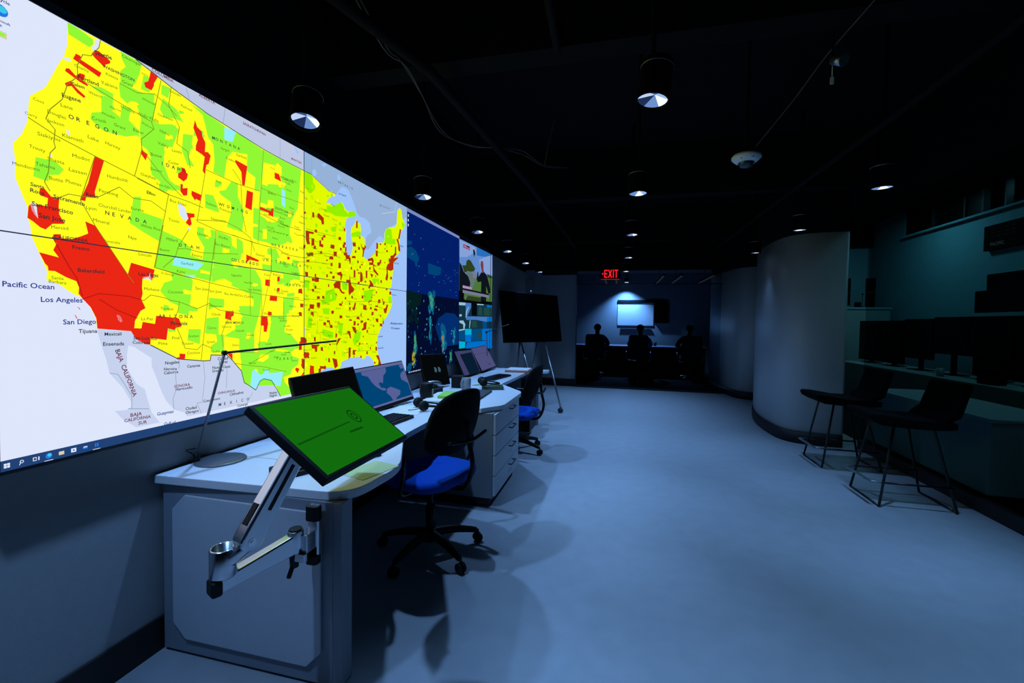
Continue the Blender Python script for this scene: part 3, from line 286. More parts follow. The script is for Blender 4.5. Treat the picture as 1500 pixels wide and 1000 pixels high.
MAP_LINES = [
 (1.1, 'line', """1263,2303 1394,2270 1548,2239 1860,2204 1970,2199 2179,2195 2208,2197;1305,1251 1412,1189 1523,1172 1557,1171 1561,1195 1624,1189 1638,1193 1671,1162 1721,1107 1737,1050 1806,1003 1832,1044 1858,1053 1907,1038 1945,986 1969,945"""),
 (0.8, 'line', """2209,2197 2238,2184 2284,2171 2328,2159 2364,2146 2438,2146"""),
 (0.9, 'line2', """956,1955 1021,1929 1129,1903 1254,1876 1382,1845;1263,1871 1379,1844 1467,1838 1526,1830"""),
 (0.8, 'line2', """1129,1903 1085,1743;1085,1743 1126,1668 1227,1512 1247,1484;1379,1844 1365,1768 1340,1646 1321,1548;1357,1718 1324,1549;1324,1549 1415,1532 1536,1516;1324,1549 1556,1512 1689,1495 1842,1479 2146,1464;1584,1707 1556,1512 1514,1177;1591,1745 1576,1616;1540,1991 1500,1766 1591,1748 1729,1737 1822,1728;1540,1997 1699,1985 1835,1990;1858,2199 1840,1977 1822,1728;1840,2008 1971,2004 2140,2009;1831,1881 1980,1860 2124,1853;1776,1730 1905,1725 1909,1592;1909,1719 1905,1599 1846,1373 1824,1189 1629,1202;1846,1373 1842,1483;1784,1731 1776,1617 1774,1372;1994,1449 1994,1347;1281,1983 1254,1876;1354,2275 1317,2097 1326,2078 1279,2020 1281,1983;1394,2270 1383,2195 1426,2128 1414,2058 1460,2043 1471,1980;1279,1985 1364,1901 1435,1851;1150,2303 1145,2275 1121,2233 1098,2224 1082,2180 1083,2145 1055,2104 1040,2049 1009,2004 998,1970 1021,1946 1017,1906 1021,1890 1007,1868 1002,1807 992,1774 1005,1749;1083,2141 1135,2132 1211,2118 1266,2109 1314,2101;1207,2188 1266,2184 1330,2211 1382,2189 1415,2167;1015,1726 1054,1754 1092,1756 1139,1769 1203,1821 1248,1794 1311,1801 1368,1774;1282,1420 1307,1443 1359,1435 1386,1426 1420,1422 1497,1396 1555,1422 1602,1394 1689,1383 1799,1369 1922,1368 2124,1378;1420,1422 1414,1388 1397,1344 1430,1265 1442,1231 1496,1222 1521,1244 1567,1224;1674,1396 1630,1320 1615,1283 1622,1227;1463,1724 1416,1643 1405,1603 1355,1553;1416,1637 1451,1643 1518,1637 1577,1643 1705,1659;1494,1771 1633,1796 1706,1781 1776,1749 1801,1687;1677,2044 1722,2002 1729,1856 1752,1771;1676,1743 1778,1731 1883,1725 1949,1728 2011,1703 2119,1704 2177,1711;1683,1147 1765,1129 1858,1114 1940,1091 2013,1073;1765,1136 1832,1161 1931,1200;2070,1672 2226,1693 2402,1702;2465,1351 2436,1266 2451,1161;2574,1475 2802,1492 3140,1497;2803,1302 2810,1257 2931,1251;2071,1832 2100,1823 2146,1833;2165,1875 2267,1874 2430,1880;2070,1704 2154,1705 2242,1743 2355,1763 2479,1755;2605,1604 2801,1608"""),
 (0.8, 'line3', """1010,1605 1051,1520 1073,1482 1087,1424;1087,1415 1135,1437 1230,1433 1282,1420;1135,1418 1189,1382 1258,1353"""),
 (0.7, 'mexline', """1523,1172 1531,1100 1517,993 1493,994 1513,945;1417,1183 1416,1150;1401,1130 1405,1071 1390,1030 1393,986;1642,1127 1637,1038;1787,994 1750,945;1165,1159 1191,1151 1209,1119 1236,1065 1235,1020"""),
 (0.8, 'mexline', """1223,1021 1295,1007;1454,2300 1469,2261;1639,2302 1628,2227;1969,2301 1969,2206;2214,2295 2214,2209"""),
 (0.8, 'white', """3215,2299 3185,2219 2990,2157"""),
 (0.7, 'line2', """2146,1474 2268,1475 2329,1472;2342,1514 2393,1541 2426,1555;2264,1401 2264,1281 2290,1269 2290,1217;2574,1373 2719,1388 2725,1322;2674,1142 2867,1137;2776,1707 2888,1709;2824,1808 2900,1850 3035,1875"""),
]
MAP_TEXTS = [
 ('txt_navy', 'Pacific Ocean', 0.891, 1.444, 0.121, -0.0),
 ('txt_navy', 'Los Angeles', 0.978, 1.403, 0.109, 0.003),
 ('txt_navy', 'San Diego', 1.033, 1.333, 0.092, 0.002),
 ('txt_dark', 'Tijuana', 1.074, 1.304, 0.054, 0.0),
 ('txt_dark', 'Mexicali', 1.15, 1.293, 0.054, 0.0),
 ('txt_dark', 'Ensenada', 1.145, 1.258, 0.067, -0.001),
 ('txt_dark', 'San Luis Rio', 1.243, 1.277, 0.086, -0.006),
 ('txt_dark', 'Colorado', 1.24, 1.261, 0.063, -0.004),
 ('txt_maroon', 'BAJA', 1.23, 0.991, 0.04, -0.001),
 ('txt_maroon', 'CALIFORNIA', 1.209, 0.976, 0.093, -0.003),
 ('txt_maroon', 'SUR', 1.257, 0.956, 0.031, -0.001),
 ('txt_maroon', 'BAJA  CALIFORNIA', 1.182, 1.24, 0.058, -0.177),
 ('txt_navy', 'Guaymas', 1.326, 0.976, 0.065, -0.001),
 ('txt_navy', 'Gulf of', 1.352, 0.932, 0.047, -0.003),
 ('txt_maroon', 'SONORA', 1.395, 1.075, 0.067, 0.0),
 ('txt_dark', 'Hermosillo', 1.401, 1.062, 0.072, -0.0),
 ('txt_dark', 'Nogales', 1.359, 1.173, 0.057, 0.0),
 ('txt_dark', 'Heroica', 1.354, 1.15, 0.052, -0.003),
 ('txt_dark', 'Caborca', 1.354, 1.134, 0.058, 0.0),
 ('txt_dark', 'Cananea', 1.45, 1.151, 0.059, 0.0),
 ('txt_dark', 'Ciudad', 1.442, 0.975, 0.049, -0.002),
 ('txt_dark', 'Obregon', 1.442, 0.959, 0.058, -0.002),
 ('txt_dark', 'Ciudad', 1.594, 1.17, 0.053, 0.001),
 ('txt_dark', 'Juarez', 1.599, 1.154, 0.046, 0.001),
 ('txt_dark', 'Nuevo Casas', 1.567, 1.134, 0.092, -0.002),
 ('txt_dark', 'Grandes', 1.566, 1.119, 0.057, -0.0),
 ('txt_maroon', 'CHIHUAHUA', 1.593, 1.017, 0.091, -0.001),
 ('txt_dark', 'Chihuahua', 1.655, 1.0, 0.077, 0.001),
 ('txt_dark', 'M E X I C O', 1.597, 0.963, 0.16, -0.001),
 ('txt_dark', 'Cuauhtemoc', 1.522, 0.993, 0.083, -0.0),
 ('txt_dark', 'Camargo', 1.696, 0.941, 0.061, -0.001),
 ('txt_dark', 'Piedras', 1.893, 0.969, 0.051, -0.001),
 ('txt_dark', 'Negras', 1.893, 0.955, 0.051, -0.001),
 ('txt_dark', 'WASHINGTON', 1.155, 2.217, 0.102, 0.004),
 ('txt_dark', 'Seattle', 1.133, 2.247, 0.052, 0.011),
 ('txt_dark', 'Portland', 1.083, 2.141, 0.06, 0.004),
 ('txt_dark', 'Salem', 1.068, 2.111, 0.034, 0.004),
 ('txt_dark', 'Eugene', 1.04, 2.06, 0.051, 0.005),
 ('txt_dark', 'O R E G O N', 1.056, 2.0, 0.134, 0.003),
 ('txt_olive', 'Coos', 0.968, 2.015, 0.026, 0.0),
 ('txt_olive', 'Lane', 1.036, 2.028, 0.032, 0.002),
 ('txt_olive', 'Douglas', 1.002, 1.992, 0.047, -0.0),
 ('txt_olive', 'Curry', 0.948, 1.964, 0.029, -0.001),
 ('txt_olive', 'Jackson', 1.001, 1.965, 0.043, 0.002),
 ('txt_olive', 'Cowlitz', 1.074, 2.175, 0.04, -0.0),
 ('txt_olive', 'Okanogan', 1.217, 2.287, 0.065, 0.003),
 ('txt_olive', 'Grant', 1.216, 2.197, 0.036, 0.002),
 ('txt_olive', 'Yakima', 1.15, 2.158, 0.051, 0.007),
 ('txt_olive', 'Kittitas', 1.165, 2.196, 0.038, 0.002),
 ('txt_olive', 'Wasco', 1.113, 2.107, 0.038, 0.003),
 ('txt_olive', 'Ferry', 1.284, 2.263, 0.022, 0.002),
 ('txt_olive', 'Whitman', 1.283, 2.17, 0.047, -0.0),
 ('txt_olive', 'Morrow', 1.176, 2.089, 0.035, 0.002),
 ('txt_olive', 'Umatilla', 1.211, 2.106, 0.045, -0.001),
 ('txt_olive', 'Walla Walla', 1.266, 2.107, 0.077, 0.004),
 ('txt_olive', 'Wheeler', 1.149, 2.056, 0.044, 0.001),
 ('txt_olive', 'Crook', 1.122, 2.025, 0.043, 0.005),
 ('txt_olive', 'Grant', 1.188, 2.033, 0.037, -0.001),
 ('txt_olive', 'Wallowa', 1.28, 2.081, 0.042, -0.005),
 ('txt_olive', 'Baker', 1.251, 2.041, 0.038, 0.001),
 ('txt_olive', 'Idaho', 1.347, 2.079, 0.037, -0.003),
 ('txt_olive', 'Clearwater', 1.34, 2.138, 0.061, 0.004),
 ('txt_olive', 'Lincoln', 1.388, 2.251, 0.044, 0.001),
 ('txt_olive', 'Flathead', 1.433, 2.216, 0.047, -0.0),
 ('txt_olive', 'Siskiyou', 0.977, 1.913, 0.056, 0.002),
 ('txt_olive', 'Trinity', 0.956, 1.868, 0.039, -0.002),
 ('txt_olive', 'Klamath', 1.039, 1.934, 0.057, 0.002),
 ('txt_olive', 'Lake', 1.108, 1.958, 0.032, -0.003),
 ('txt_olive', 'Harney', 1.16, 1.958, 0.047, -0.003),
 ('txt_olive', 'Modoc', 1.065, 1.879, 0.049, 0.002),
 ('txt_olive', 'Shasta', 1.0, 1.846, 0.043, 0.0),
 ('txt_olive', 'Tehama', 0.971, 1.82, 0.048, 0.002),
 ('txt_olive', 'Mendocino', 0.918, 1.803, 0.063, 0.001),
 ('txt_olive', 'Lassen', 1.055, 1.831, 0.049, 0.001),
 ('txt_olive', 'Butte', 1.004, 1.787, 0.035, 0.001),
 ('txt_olive', 'Plumas', 1.046, 1.791, 0.042, -0.001),
 ('txt_olive', 'Humboldt', 1.165, 1.845, 0.066, 0.003),
 ('txt_olive', 'Pershing', 1.139, 1.788, 0.059, 0.0),
 ('txt_olive', 'Churchill Lander', 1.137, 1.738, 0.104, -0.0),
 ('txt_olive', 'Lyon', 1.101, 1.72, 0.03, 0.001),
 ('txt_olive', 'Mineral', 1.12, 1.683, 0.049, -0.001),
 ('txt_olive', 'Eureka', 1.241, 1.753, 0.043, 0.001),
 ('txt_olive', 'White Pine', 1.273, 1.698, 0.073, -0.003),
 ('txt_olive', 'Elko', 1.296, 1.826, 0.033, -0.001),
 ('txt_olive', 'Owyhee', 1.275, 1.888, 0.055, -0.0),
 ('txt_olive', 'Merced', 1.007, 1.635, 0.044, 0.004),
 ('txt_olive', 'Nye', 1.23, 1.646, 0.028, -0.002),
 ('txt_olive', 'Valley', 1.339, 2.028, 0.042, 0.001),
 ('txt_olive', 'Boise', 1.313, 1.975, 0.041, 0.005),
 ('txt_olive', 'Lemhi', 1.395, 2.021, 0.039, 0.004),
 ('txt_olive', 'Custer', 1.38, 1.97, 0.044, 0.005),
 ('txt_olive', 'Twin Falls', 1.332, 1.87, 0.053, 0.0),
 ('txt_olive', 'Box Elder', 1.384, 1.821, 0.068, -0.004),
 ('txt_olive', 'Tooele', 1.378, 1.744, 0.044, -0.001),
 ('txt_olive', 'Elmore', 1.312, 1.92, 0.041, 0.003),
 ('txt_dark', 'N E V A D A', 1.157, 1.715, 0.131, -0.002),
 ('txt_dark', 'Santa', 0.958, 1.754, 0.033, -0.001),
 ('txt_dark', 'Rosa', 0.957, 1.735, 0.034, -0.001),
 ('txt_dark', 'Sacramento', 1.013, 1.732, 0.084, -0.004),
 ('txt_dark', 'San Francisco', 0.96, 1.695, 0.104, -0.003),
 ('txt_dark', 'San Jose', 0.976, 1.663, 0.067, -0.002),
 ('txt_dark', 'Reno', 1.101, 1.763, 0.036, 0.001),
 ('txt_dark', 'CALIFORNIA', 1.013, 1.606, 0.092, 0.002),
 ('txt_dark', 'Fresno', 1.061, 1.58, 0.048, 0.001),
 ('txt_dark', 'Bakersfield', 1.075, 1.507, 0.077, 0.002),
 ('txt_dark', 'Las Vegas', 1.264, 1.515, 0.072, 0.001),
 ('txt_dark', 'U T A H', 1.419, 1.649, 0.083, 0.002),
 ('txt_dark', 'Phoenix', 1.383, 1.329, 0.071, -0.0),
 ('txt_dark', 'A R I Z O N A', 1.335, 1.358, 0.135, 0.0),
 ('txt_olive', 'Lincoln', 1.265, 1.59, 0.047, -0.001),
 ('txt_olive', 'Mohave', 1.283, 1.462, 0.056, -0.001),
 ('txt_olive', 'Coconino', 1.373, 1.456, 0.065, 0.003),
 ('txt_olive', 'Santa', 1.005, 1.476, 0.031, 0.0),
 ('txt_olive', 'Barbara', 0.998, 1.464, 0.045, -0.002),
 ('txt_olive', 'La Paz', 1.272, 1.348, 0.042, 0.0),
 ('txt_olive', 'Yavapai', 1.343, 1.39, 0.051, -0.001),
 ('txt_olive', 'Pima', 1.334, 1.253, 0.035, -0.002),
 ('txt_olive', 'Tucson', 1.427, 1.248, 0.051, -0.001),
 ('txt_olive', 'Graham', 1.457, 1.278, 0.046, 0.0),
 ('txt_olive', 'Millard', 1.369, 1.665, 0.044, -0.0),
 ('txt_olive', 'Kane', 1.41, 1.543, 0.034, -0.001),
 ('txt_olive', 'Garfield', 1.427, 1.578, 0.053, 0.0),
 ('txt_olive', 'St George', 1.347, 1.53, 0.051, -0.004),
 ('txt_olive', 'Esmeralda', 1.154, 1.619, 0.049, 0.001),
 ('txt_olive', 'Beaver', 1.343, 1.62, 0.04, 0.001),
 ('txt_maroon', 'COLUMBIA', 1.319, 2.295, 0.084, -0.002),
 ('txt_maroon', 'ALBERTA', 1.511, 2.296, 0.077, -0.0),
 ('txt_maroon', 'SASKATCHEWAN', 1.735, 2.277, 0.136, 0.0),
 ('txt_maroon', 'MANITOBA', 2.05, 2.225, 0.079, 0.002),
 ('txt_dark', 'O N T A R I O', 2.457, 2.226, 0.151, 0.001),
 ('txt_dark', 'Q U E B E C', 2.956, 2.209, 0.147, 0.009),
 ('txt_navy', 'Lake Superior', 2.462, 2.156, 0.086, 0.005),
 ('txt_dark', 'M O N T A N A', 1.573, 2.142, 0.138, 0.005),
 ('txt_dark', 'W Y O M I N G', 1.602, 1.862, 0.151, 0.0),
 ('txt_dark', 'I D A H O', 1.354, 1.953, 0.091, 0.001),
 ('txt_dark', 'C O L O R A D O', 1.668, 1.625, 0.149, -0.003),
 ('txt_dark', 'U N I T E D   S T A T E S', 1.851, 1.651, 0.357, 0.002),
 ('txt_dark', 'NEW MEXICO', 1.635, 1.334, 0.099, -0.0),
 ('txt_dark', 'K A N S A S', 2.014, 1.54, 0.126, 0.001),
 ('txt_dark', 'T E X A S', 1.94, 1.142, 0.109, -0.004),
 ('txt_dark', 'N E B R A S K A', 1.909, 1.736, 0.182, 0.001),
 ('txt_dark', 'SOUTH DAKOTA', 1.933, 1.93, 0.132, -0.004),
 ('txt_dark', 'N DAKOTA', 1.971, 2.1, 0.089, -0.001),
 ('txt_olive', 'Fremont', 1.609, 1.845, 0.06, -0.004),
 ('txt_olive', 'Sublette', 1.542, 1.852, 0.05, -0.002),
 ('txt_olive', 'Park', 1.592, 1.961, 0.027, -0.001),
 ('txt_olive', 'Elko', 1.296, 1.828, 0.028, -0.002),
 ('txt_olive', 'Moffat', 1.604, 1.717, 0.046, -0.001),
 ('txt_olive', 'Rio Blanco', 1.584, 1.683, 0.077, -0.002),
 ('txt_olive', 'Emery', 1.475, 1.619, 0.046, -0.002),
 ('txt_olive', 'Uintah', 1.5, 1.712, 0.051, -0.002),
 ('txt_olive', 'Sweetwater', 1.564, 1.79, 0.079, 0.003),
 ('txt_olive', 'Fergus', 1.617, 2.114, 0.042, 0.004),
 ('txt_olive', 'Garfield', 1.696, 2.116, 0.058, 0.002),
 ('txt_olive', 'Rosebud', 1.642, 2.081, 0.051, -0.0),
 ('txt_olive', 'Cherry', 1.887, 1.805, 0.142, 0.003),
 ('txt_olive', 'Holt', 1.971, 1.858, 0.059, -0.005),
 ('txt_olive', 'Dawes', 1.826, 1.792, 0.026, -0.002),
 ('txt_olive', 'Denver', 1.809, 1.672, 0.056, -0.002),
 ('txt_olive', 'San Juan', 1.555, 1.473, 0.061, -0.0),
 ('txt_olive', 'Rio Arriba', 1.631, 1.466, 0.074, -0.002),
 ('txt_olive', 'Taos', 1.704, 1.464, 0.027, -0.002),
 ('txt_olive', 'Colfax', 1.739, 1.46, 0.052, -0.0),
 ('txt_olive', 'San Juan', 1.489, 1.48, 0.064, -0.001),
 ('txt_olive', 'Saguache', 1.667, 1.554, 0.057, 0.003),
 ('txt_olive', 'Las Animas', 1.763, 1.496, 0.075, 0.001),
 ('txt_olive', 'Socorro', 1.616, 1.317, 0.05, -0.002),
 ('txt_olive', 'Catron', 1.544, 1.312, 0.043, -0.001),
 ('txt_olive', 'Grant', 1.541, 1.249, 0.04, 0.001),
 ('txt_olive', 'Otero', 1.669, 1.23, 0.038, -0.001),
 ('txt_olive', 'Luna', 1.57, 1.207, 0.034, -0.0),
 ('txt_olive', 'Chaves', 1.75, 1.275, 0.045, -0.001),
 ('txt_olive', 'Lincoln', 1.692, 1.297, 0.046, -0.001),
 ('txt_olive', 'Pinal', 1.388, 1.272, 0.031, 0.0),
 ('txt_olive', 'Cochise', 1.45, 1.207, 0.058, -0.001),
 ('txt_olive', 'Albuquerque', 1.552, 1.41, 0.064, -0.001),
 ('txt_olive', 'Cibola', 1.565, 1.371, 0.044, -0.0),
 ('txt_olive', 'Huerfano', 1.739, 1.528, 0.052, 0.001),
 ('txt_olive', 'Terrell', 1.849, 1.094, 0.045, -0.001),
 ('txt_olive', 'Pecos', 1.765, 1.136, 0.041, -0.0),
 ('txt_olive', 'Clay', 2.111, 1.754, 0.039, 0.0),
 ('txt_olive', 'Monroe', 1.955, 1.359, 0.043, 0.0),
 ('txt_olive', 'Jackson', 1.886, 1.997, 0.052, 0.0),
 ('txt_olive', 'Franklin', 2.051, 1.607, 0.052, 0.0),
 ('txt_olive', 'Cass', 1.86, 1.578, 0.041, 0.0),
 ('txt_olive', 'Lincoln', 2.305, 1.695, 0.046, 0.0),
 ('txt_olive', 'Marion', 2.277, 1.352, 0.034, 0.0),
 ('txt_olive', 'Clay', 1.972, 1.912, 0.052, 0.0),
 ('txt_olive', 'Warren', 1.904, 2.128, 0.032, 0.0),
 ('txt_olive', 'Madison', 2.153, 2.103, 0.037, 0.0),
 ('txt_olive', 'Polk', 2.67, 1.923, 0.033, 0.0),
 ('txt_olive', 'Monroe', 2.887, 1.754, 0.035, 0.0),
 ('txt_olive', 'Monroe', 2.005, 1.177, 0.032, 0.0),
 ('txt_olive', 'Lincoln', 1.879, 1.822, 0.046, 0.0),
 ('txt_olive', 'Franklin', 2.169, 1.734, 0.05, 0.0),
 ('txt_olive', 'Wayne', 2.85, 1.538, 0.047, 0.0),
 ('txt_olive', 'Knox', 2.483, 1.6, 0.054, 0.0),
 ('txt_olive', 'Greene', 2.191, 1.18, 0.03, 0.0),
 ('txt_olive', 'Clay', 2.153, 1.572, 0.049, 0.0),
 ('txt_olive', 'Monroe', 2.887, 1.758, 0.035, 0.0),
 ('txt_olive', 'Franklin', 3.001, 1.743, 0.048, 0.0),
 ('txt_olive', 'Adams', 1.913, 1.773, 0.039, 0.0),
 ('txt_olive', 'Scott', 2.515, 1.263, 0.055, 0.0),
 ('txt_olive', 'Clay', 2.862, 1.121, 0.055, 0.0),
 ('txt_olive', 'Wayne', 2.605, 1.436, 0.053, 0.0),
 ('txt_olive', 'Warren', 2.335, 1.231, 0.037, 0.0),
 ('txt_olive', 'Franklin', 1.977, 1.503, 0.049, 0.0),
 ('txt_olive', 'Perry', 2.619, 1.563, 0.035, 0.0),
 ('txt_olive', 'Scott', 2.243, 1.961, 0.048, 0.0),
 ('txt_olive', 'Franklin', 2.504, 1.648, 0.035, 0.0),
 ('txt_olive', 'Madison', 2.035, 1.425, 0.047, 0.0),
 ('txt_olive', 'Scott', 1.866, 1.226, 0.042, 0.0),
 ('txt_olive', 'Franklin', 2.266, 1.859, 0.045, 0.0),
 ('txt_olive', 'Knox', 2.542, 1.264, 0.039, 0.0),
 ('txt_olive', 'Knox', 2.056, 1.371, 0.053, 0.0),
 ('txt_olive', 'Cass', 2.01, 1.297, 0.049, 0.0),
 ('txt_olive', 'Perry', 2.056, 2.11, 0.033, 0.0),
 ('txt_olive', 'Warren', 2.445, 1.557, 0.035, 0.0),
 ('txt_olive', 'Wayne', 2.306, 1.462, 0.031, 0.0),
 ('txt_olive', 'Warren', 2.843, 1.172, 0.039, 0.0),
 ('txt_olive', 'Polk', 2.006, 2.083, 0.037, 0.0),
 ('txt_olive', 'Warren', 2.626, 1.632, 0.031, 0.0),
 ('txt_olive', 'Franklin', 2.583, 1.638, 0.042, 0.0),
 ('txt_olive', 'Monroe', 2.35, 1.673, 0.046, 0.0),
 ('txt_olive', 'Greene', 2.466, 1.929, 0.04, 0.0),
 ('txt_olive', 'Warren', 2.247, 1.539, 0.045, 0.0),
 ('txt_olive', 'Franklin', 2.242, 2.044, 0.051, 0.0),
 ('txt_olive', 'Cass', 2.654, 1.209, 0.039, 0.0),
 ('txt_olive', 'Union', 2.075, 1.475, 0.035, 0.0),
 ('txt_olive', 'Scott', 1.886, 1.998, 0.03, 0.0),
 ('txt_olive', 'Lincoln', 1.976, 2.06, 0.033, 0.0),
 ('txt_olive', 'Wayne', 2.207, 1.399, 0.048, 0.0),
 ('txt_olive', 'Monroe', 2.385, 2.067, 0.044, 0.0),
 ('txt_olive', 'Clay', 2.713, 1.758, 0.04, 0.0),
 ('txt_olive', 'Monroe', 2.535, 1.238, 0.031, 0.0),
 ('txt_olive', 'Madison', 2.307, 1.237, 0.035, 0.0),
 ('txt_olive', 'Perry', 2.947, 1.393, 0.043, 0.0),
 ('txt_olive', 'Madison', 1.98, 1.856, 0.046, 0.0),
 ('txt_olive', 'Polk', 2.191, 1.35, 0.033, 0.0),
 ('txt_olive', 'Scott', 2.405, 1.76, 0.049, 0.0),
 ('txt_olive', 'Knox', 1.968, 1.889, 0.037, 0.0),
 ('txt_olive', 'Polk', 2.522, 1.208, 0.039, 0.0),
 ('txt_olive', 'Madison', 2.538, 1.589, 0.035, 0.0),
 ('txt_olive', 'Polk', 2.814, 1.466, 0.042, 0.0),
 ('txt_olive', 'Adams', 2.107, 1.896, 0.049, 0.0),
 ('txt_olive', 'Adams', 1.861, 1.662, 0.031, 0.0),
 ('txt_olive', 'Marion', 2.023, 1.273, 0.03, 0.0),
 ('txt_olive', 'Franklin', 2.652, 1.283, 0.036, 0.0),
 ('txt_olive', 'Wayne', 2.156, 1.297, 0.037, 0.0),
 ('txt_olive', 'Greene', 2.418, 1.311, 0.042, 0.0),
 ('txt_olive', 'Scott', 2.13, 1.243, 0.037, 0.0),
 ('txt_olive', 'Cass', 2.618, 1.499, 0.052, 0.0),
 ('txt_olive', 'Marion', 2.052, 1.125, 0.044, 0.0),
 ('txt_olive', 'Jackson', 2.72, 1.38, 0.031, 0.0),
 ('txt_olive', 'Wayne', 2.399, 1.201, 0.05, 0.0),
 ('txt_olive', 'Knox', 2.44, 1.427, 0.052, 0.0),
 ('txt_olive', 'Wayne', 2.831, 1.32, 0.042, 0.0),
 ('txt_olive', 'Adams', 2.551, 1.745, 0.046, 0.0),
 ('txt_olive', 'Union', 2.233, 1.518, 0.049, 0.0),
 ('txt_olive', 'Adams', 2.568, 1.417, 0.041, 0.0),
 ('txt_olive', 'Franklin', 2.319, 1.986, 0.052, 0.0),
 ('txt_olive', 'Lincoln', 2.094, 1.389, 0.033, 0.0),
 ('txt_olive', 'Perry', 2.15, 1.468, 0.042, 0.0),
 ('txt_olive', 'Warren', 2.07, 1.866, 0.039, 0.0),
 ('txt_olive', 'Perry', 2.464, 1.329, 0.05, 0.0),
 ('txt_olive', 'Polk', 1.977, 1.163, 0.034, 0.0),
 ('txt_olive', 'Clay', 2.147, 2.042, 0.031, 0.0),
 ('txt_olive', 'Lincoln', 1.87, 1.849, 0.036, 0.0),
 ('txt_olive', 'Adams', 1.95, 1.87, 0.045, 0.0),
 ('txt_olive', 'Union', 2.011, 2.048, 0.04, 0.0),
 ('txt_olive', 'Jackson', 2.128, 1.437, 0.05, 0.0),
 ('txt_olive', 'Polk', 2.77, 1.435, 0.036, 0.0),
 ('txt_olive', 'Monroe', 2.123, 1.93, 0.049, 0.0),
 ('txt_olive', 'Franklin', 2.001, 1.175, 0.042, 0.0),
 ('txt_olive', 'Adams', 2.542, 1.375, 0.048, 0.0),
 ('txt_olive', 'Lincoln', 2.182, 1.726, 0.042, 0.0),
 ('txt_olive', 'Clay', 2.695, 1.466, 0.055, 0.0),
 ('txt_olive', 'Clay', 2.332, 1.452, 0.046, 0.0),
 ('txt_olive', 'Franklin', 1.895, 1.188, 0.032, 0.0),
 ('txt_olive', 'Jackson', 2.209, 1.128, 0.05, 0.0),
 ('txt_olive', 'Union', 2.295, 2.018, 0.046, 0.0),
 ('txt_olive', 'Lincoln', 2.869, 1.578, 0.037, 0.0),
 ('txt_olive', 'Knox', 2.153, 1.663, 0.039, 0.0),
 ('txt_olive', 'Wayne', 2.321, 1.211, 0.052, 0.0),
 ('txt_olive', 'Warren', 2.264, 1.756, 0.051, 0.0),
 ('txt_olive', 'Wayne', 2.495, 1.792, 0.047, 0.0),
 ('txt_olive', 'Madison', 2.117, 1.566, 0.043, 0.0),
 ('txt_olive', 'Perry', 2.621, 1.589, 0.035, 0.0),
 ('txt_olive', 'Adams', 1.993, 1.638, 0.032, 0.0),
 ('txt_olive', 'Lincoln', 2.616, 1.88, 0.037, 0.0),
 ('txt_olive', 'Knox', 2.431, 1.34, 0.051, 0.0),
 ('txt_olive', 'Warren', 1.855, 1.381, 0.054, 0.0),
 ('txt_olive', 'Jackson', 2.233, 1.816, 0.037, 0.0),
 ('txt_olive', 'Jackson', 1.86, 1.881, 0.04, 0.0),
 ('txt_olive', 'Perry', 2.826, 1.57, 0.053, 0.0),
 ('txt_olive', 'Madison', 2.461, 1.277, 0.037, 0.0),
 ('txt_olive', 'Warren', 2.937, 1.774, 0.031, 0.0),
 ('txt_olive', 'Lee', 2.525, 1.14, 0.052, 0.0),
 ('txt_olive', 'Lee', 1.929, 1.507, 0.034, 0.0),
 ('txt_olive', 'Warren', 2.4, 1.98, 0.048, 0.0),
 ('txt_olive', 'Adams', 2.288, 1.278, 0.034, 0.0),
 ('txt_olive', 'Franklin', 2.198, 1.326, 0.05, 0.0),
 ('txt_olive', 'Warren', 1.941, 1.492, 0.051, 0.0),
 ('txt_olive', 'Polk', 1.924, 1.154, 0.033, 0.0),
 ('txt_olive', 'Lincoln', 2.182, 1.528, 0.04, 0.0),
 ('txt_olive', 'Polk', 2.708, 1.188, 0.049, 0.0),
 ('txt_olive', 'Perry', 2.961, 1.786, 0.034, 0.0),
 ('txt_olive', 'Madison', 2.213, 1.774, 0.049, 0.0),
 ('txt_olive', 'Monroe', 2.816, 1.354, 0.036, 0.0),
 ('txt_olive', 'Perry', 2.855, 1.399, 0.036, 0.0),
 ('txt_olive', 'Lincoln', 2.069, 1.61, 0.041, 0.0),
 ('txt_olive', 'Monroe', 2.663, 1.178, 0.04, 0.0),
 ('txt_olive', 'Wayne', 2.144, 1.178, 0.038, 0.0),
 ('txt_olive', 'Clay', 2.724, 1.523, 0.054, 0.0),
 ('txt_olive', 'Knox', 1.919, 1.914, 0.053, 0.0),
 ('txt_olive', 'Monroe', 2.913, 1.863, 0.038, 0.0),
 ('txt_olive', 'Scott', 2.036, 1.959, 0.034, 0.0),
 ('txt_olive', 'Lincoln', 2.173, 1.823, 0.054, 0.0),
 ('txt_olive', 'Warren', 2.323, 1.743, 0.049, 0.0),
 ('txt_olive', 'Jackson', 1.963, 1.346, 0.054, 0.0),
 ('txt_olive', 'Wayne', 2.573, 1.164, 0.04, 0.0),
 ('txt_olive', 'Wayne', 2.036, 1.941, 0.03, 0.0),
 ('txt_olive', 'Wayne', 2.135, 1.824, 0.044, 0.0),
 ('txt_olive', 'Perry', 1.92, 1.584, 0.052, 0.0),
 ('txt_olive', 'Madison', 2.628, 1.283, 0.05, 0.0),
 ('txt_olive', 'Perry', 2.977, 1.446, 0.031, 0.0),
 ('txt_olive', 'Jackson', 2.95, 1.742, 0.038, 0.0),
 ('txt_olive', 'Cass', 2.558, 1.478, 0.045, 0.0),
 ('txt_olive', 'Polk', 2.074, 1.548, 0.037, 0.0),
 ('txt_olive', 'Polk', 2.12, 2.068, 0.033, 0.0),
 ('txt_olive', 'Adams', 1.876, 1.914, 0.04, 0.0),
 ('txt_olive', 'Cass', 2.334, 1.365, 0.036, 0.0),
 ('txt_olive', 'Warren', 2.543, 1.379, 0.039, 0.0),
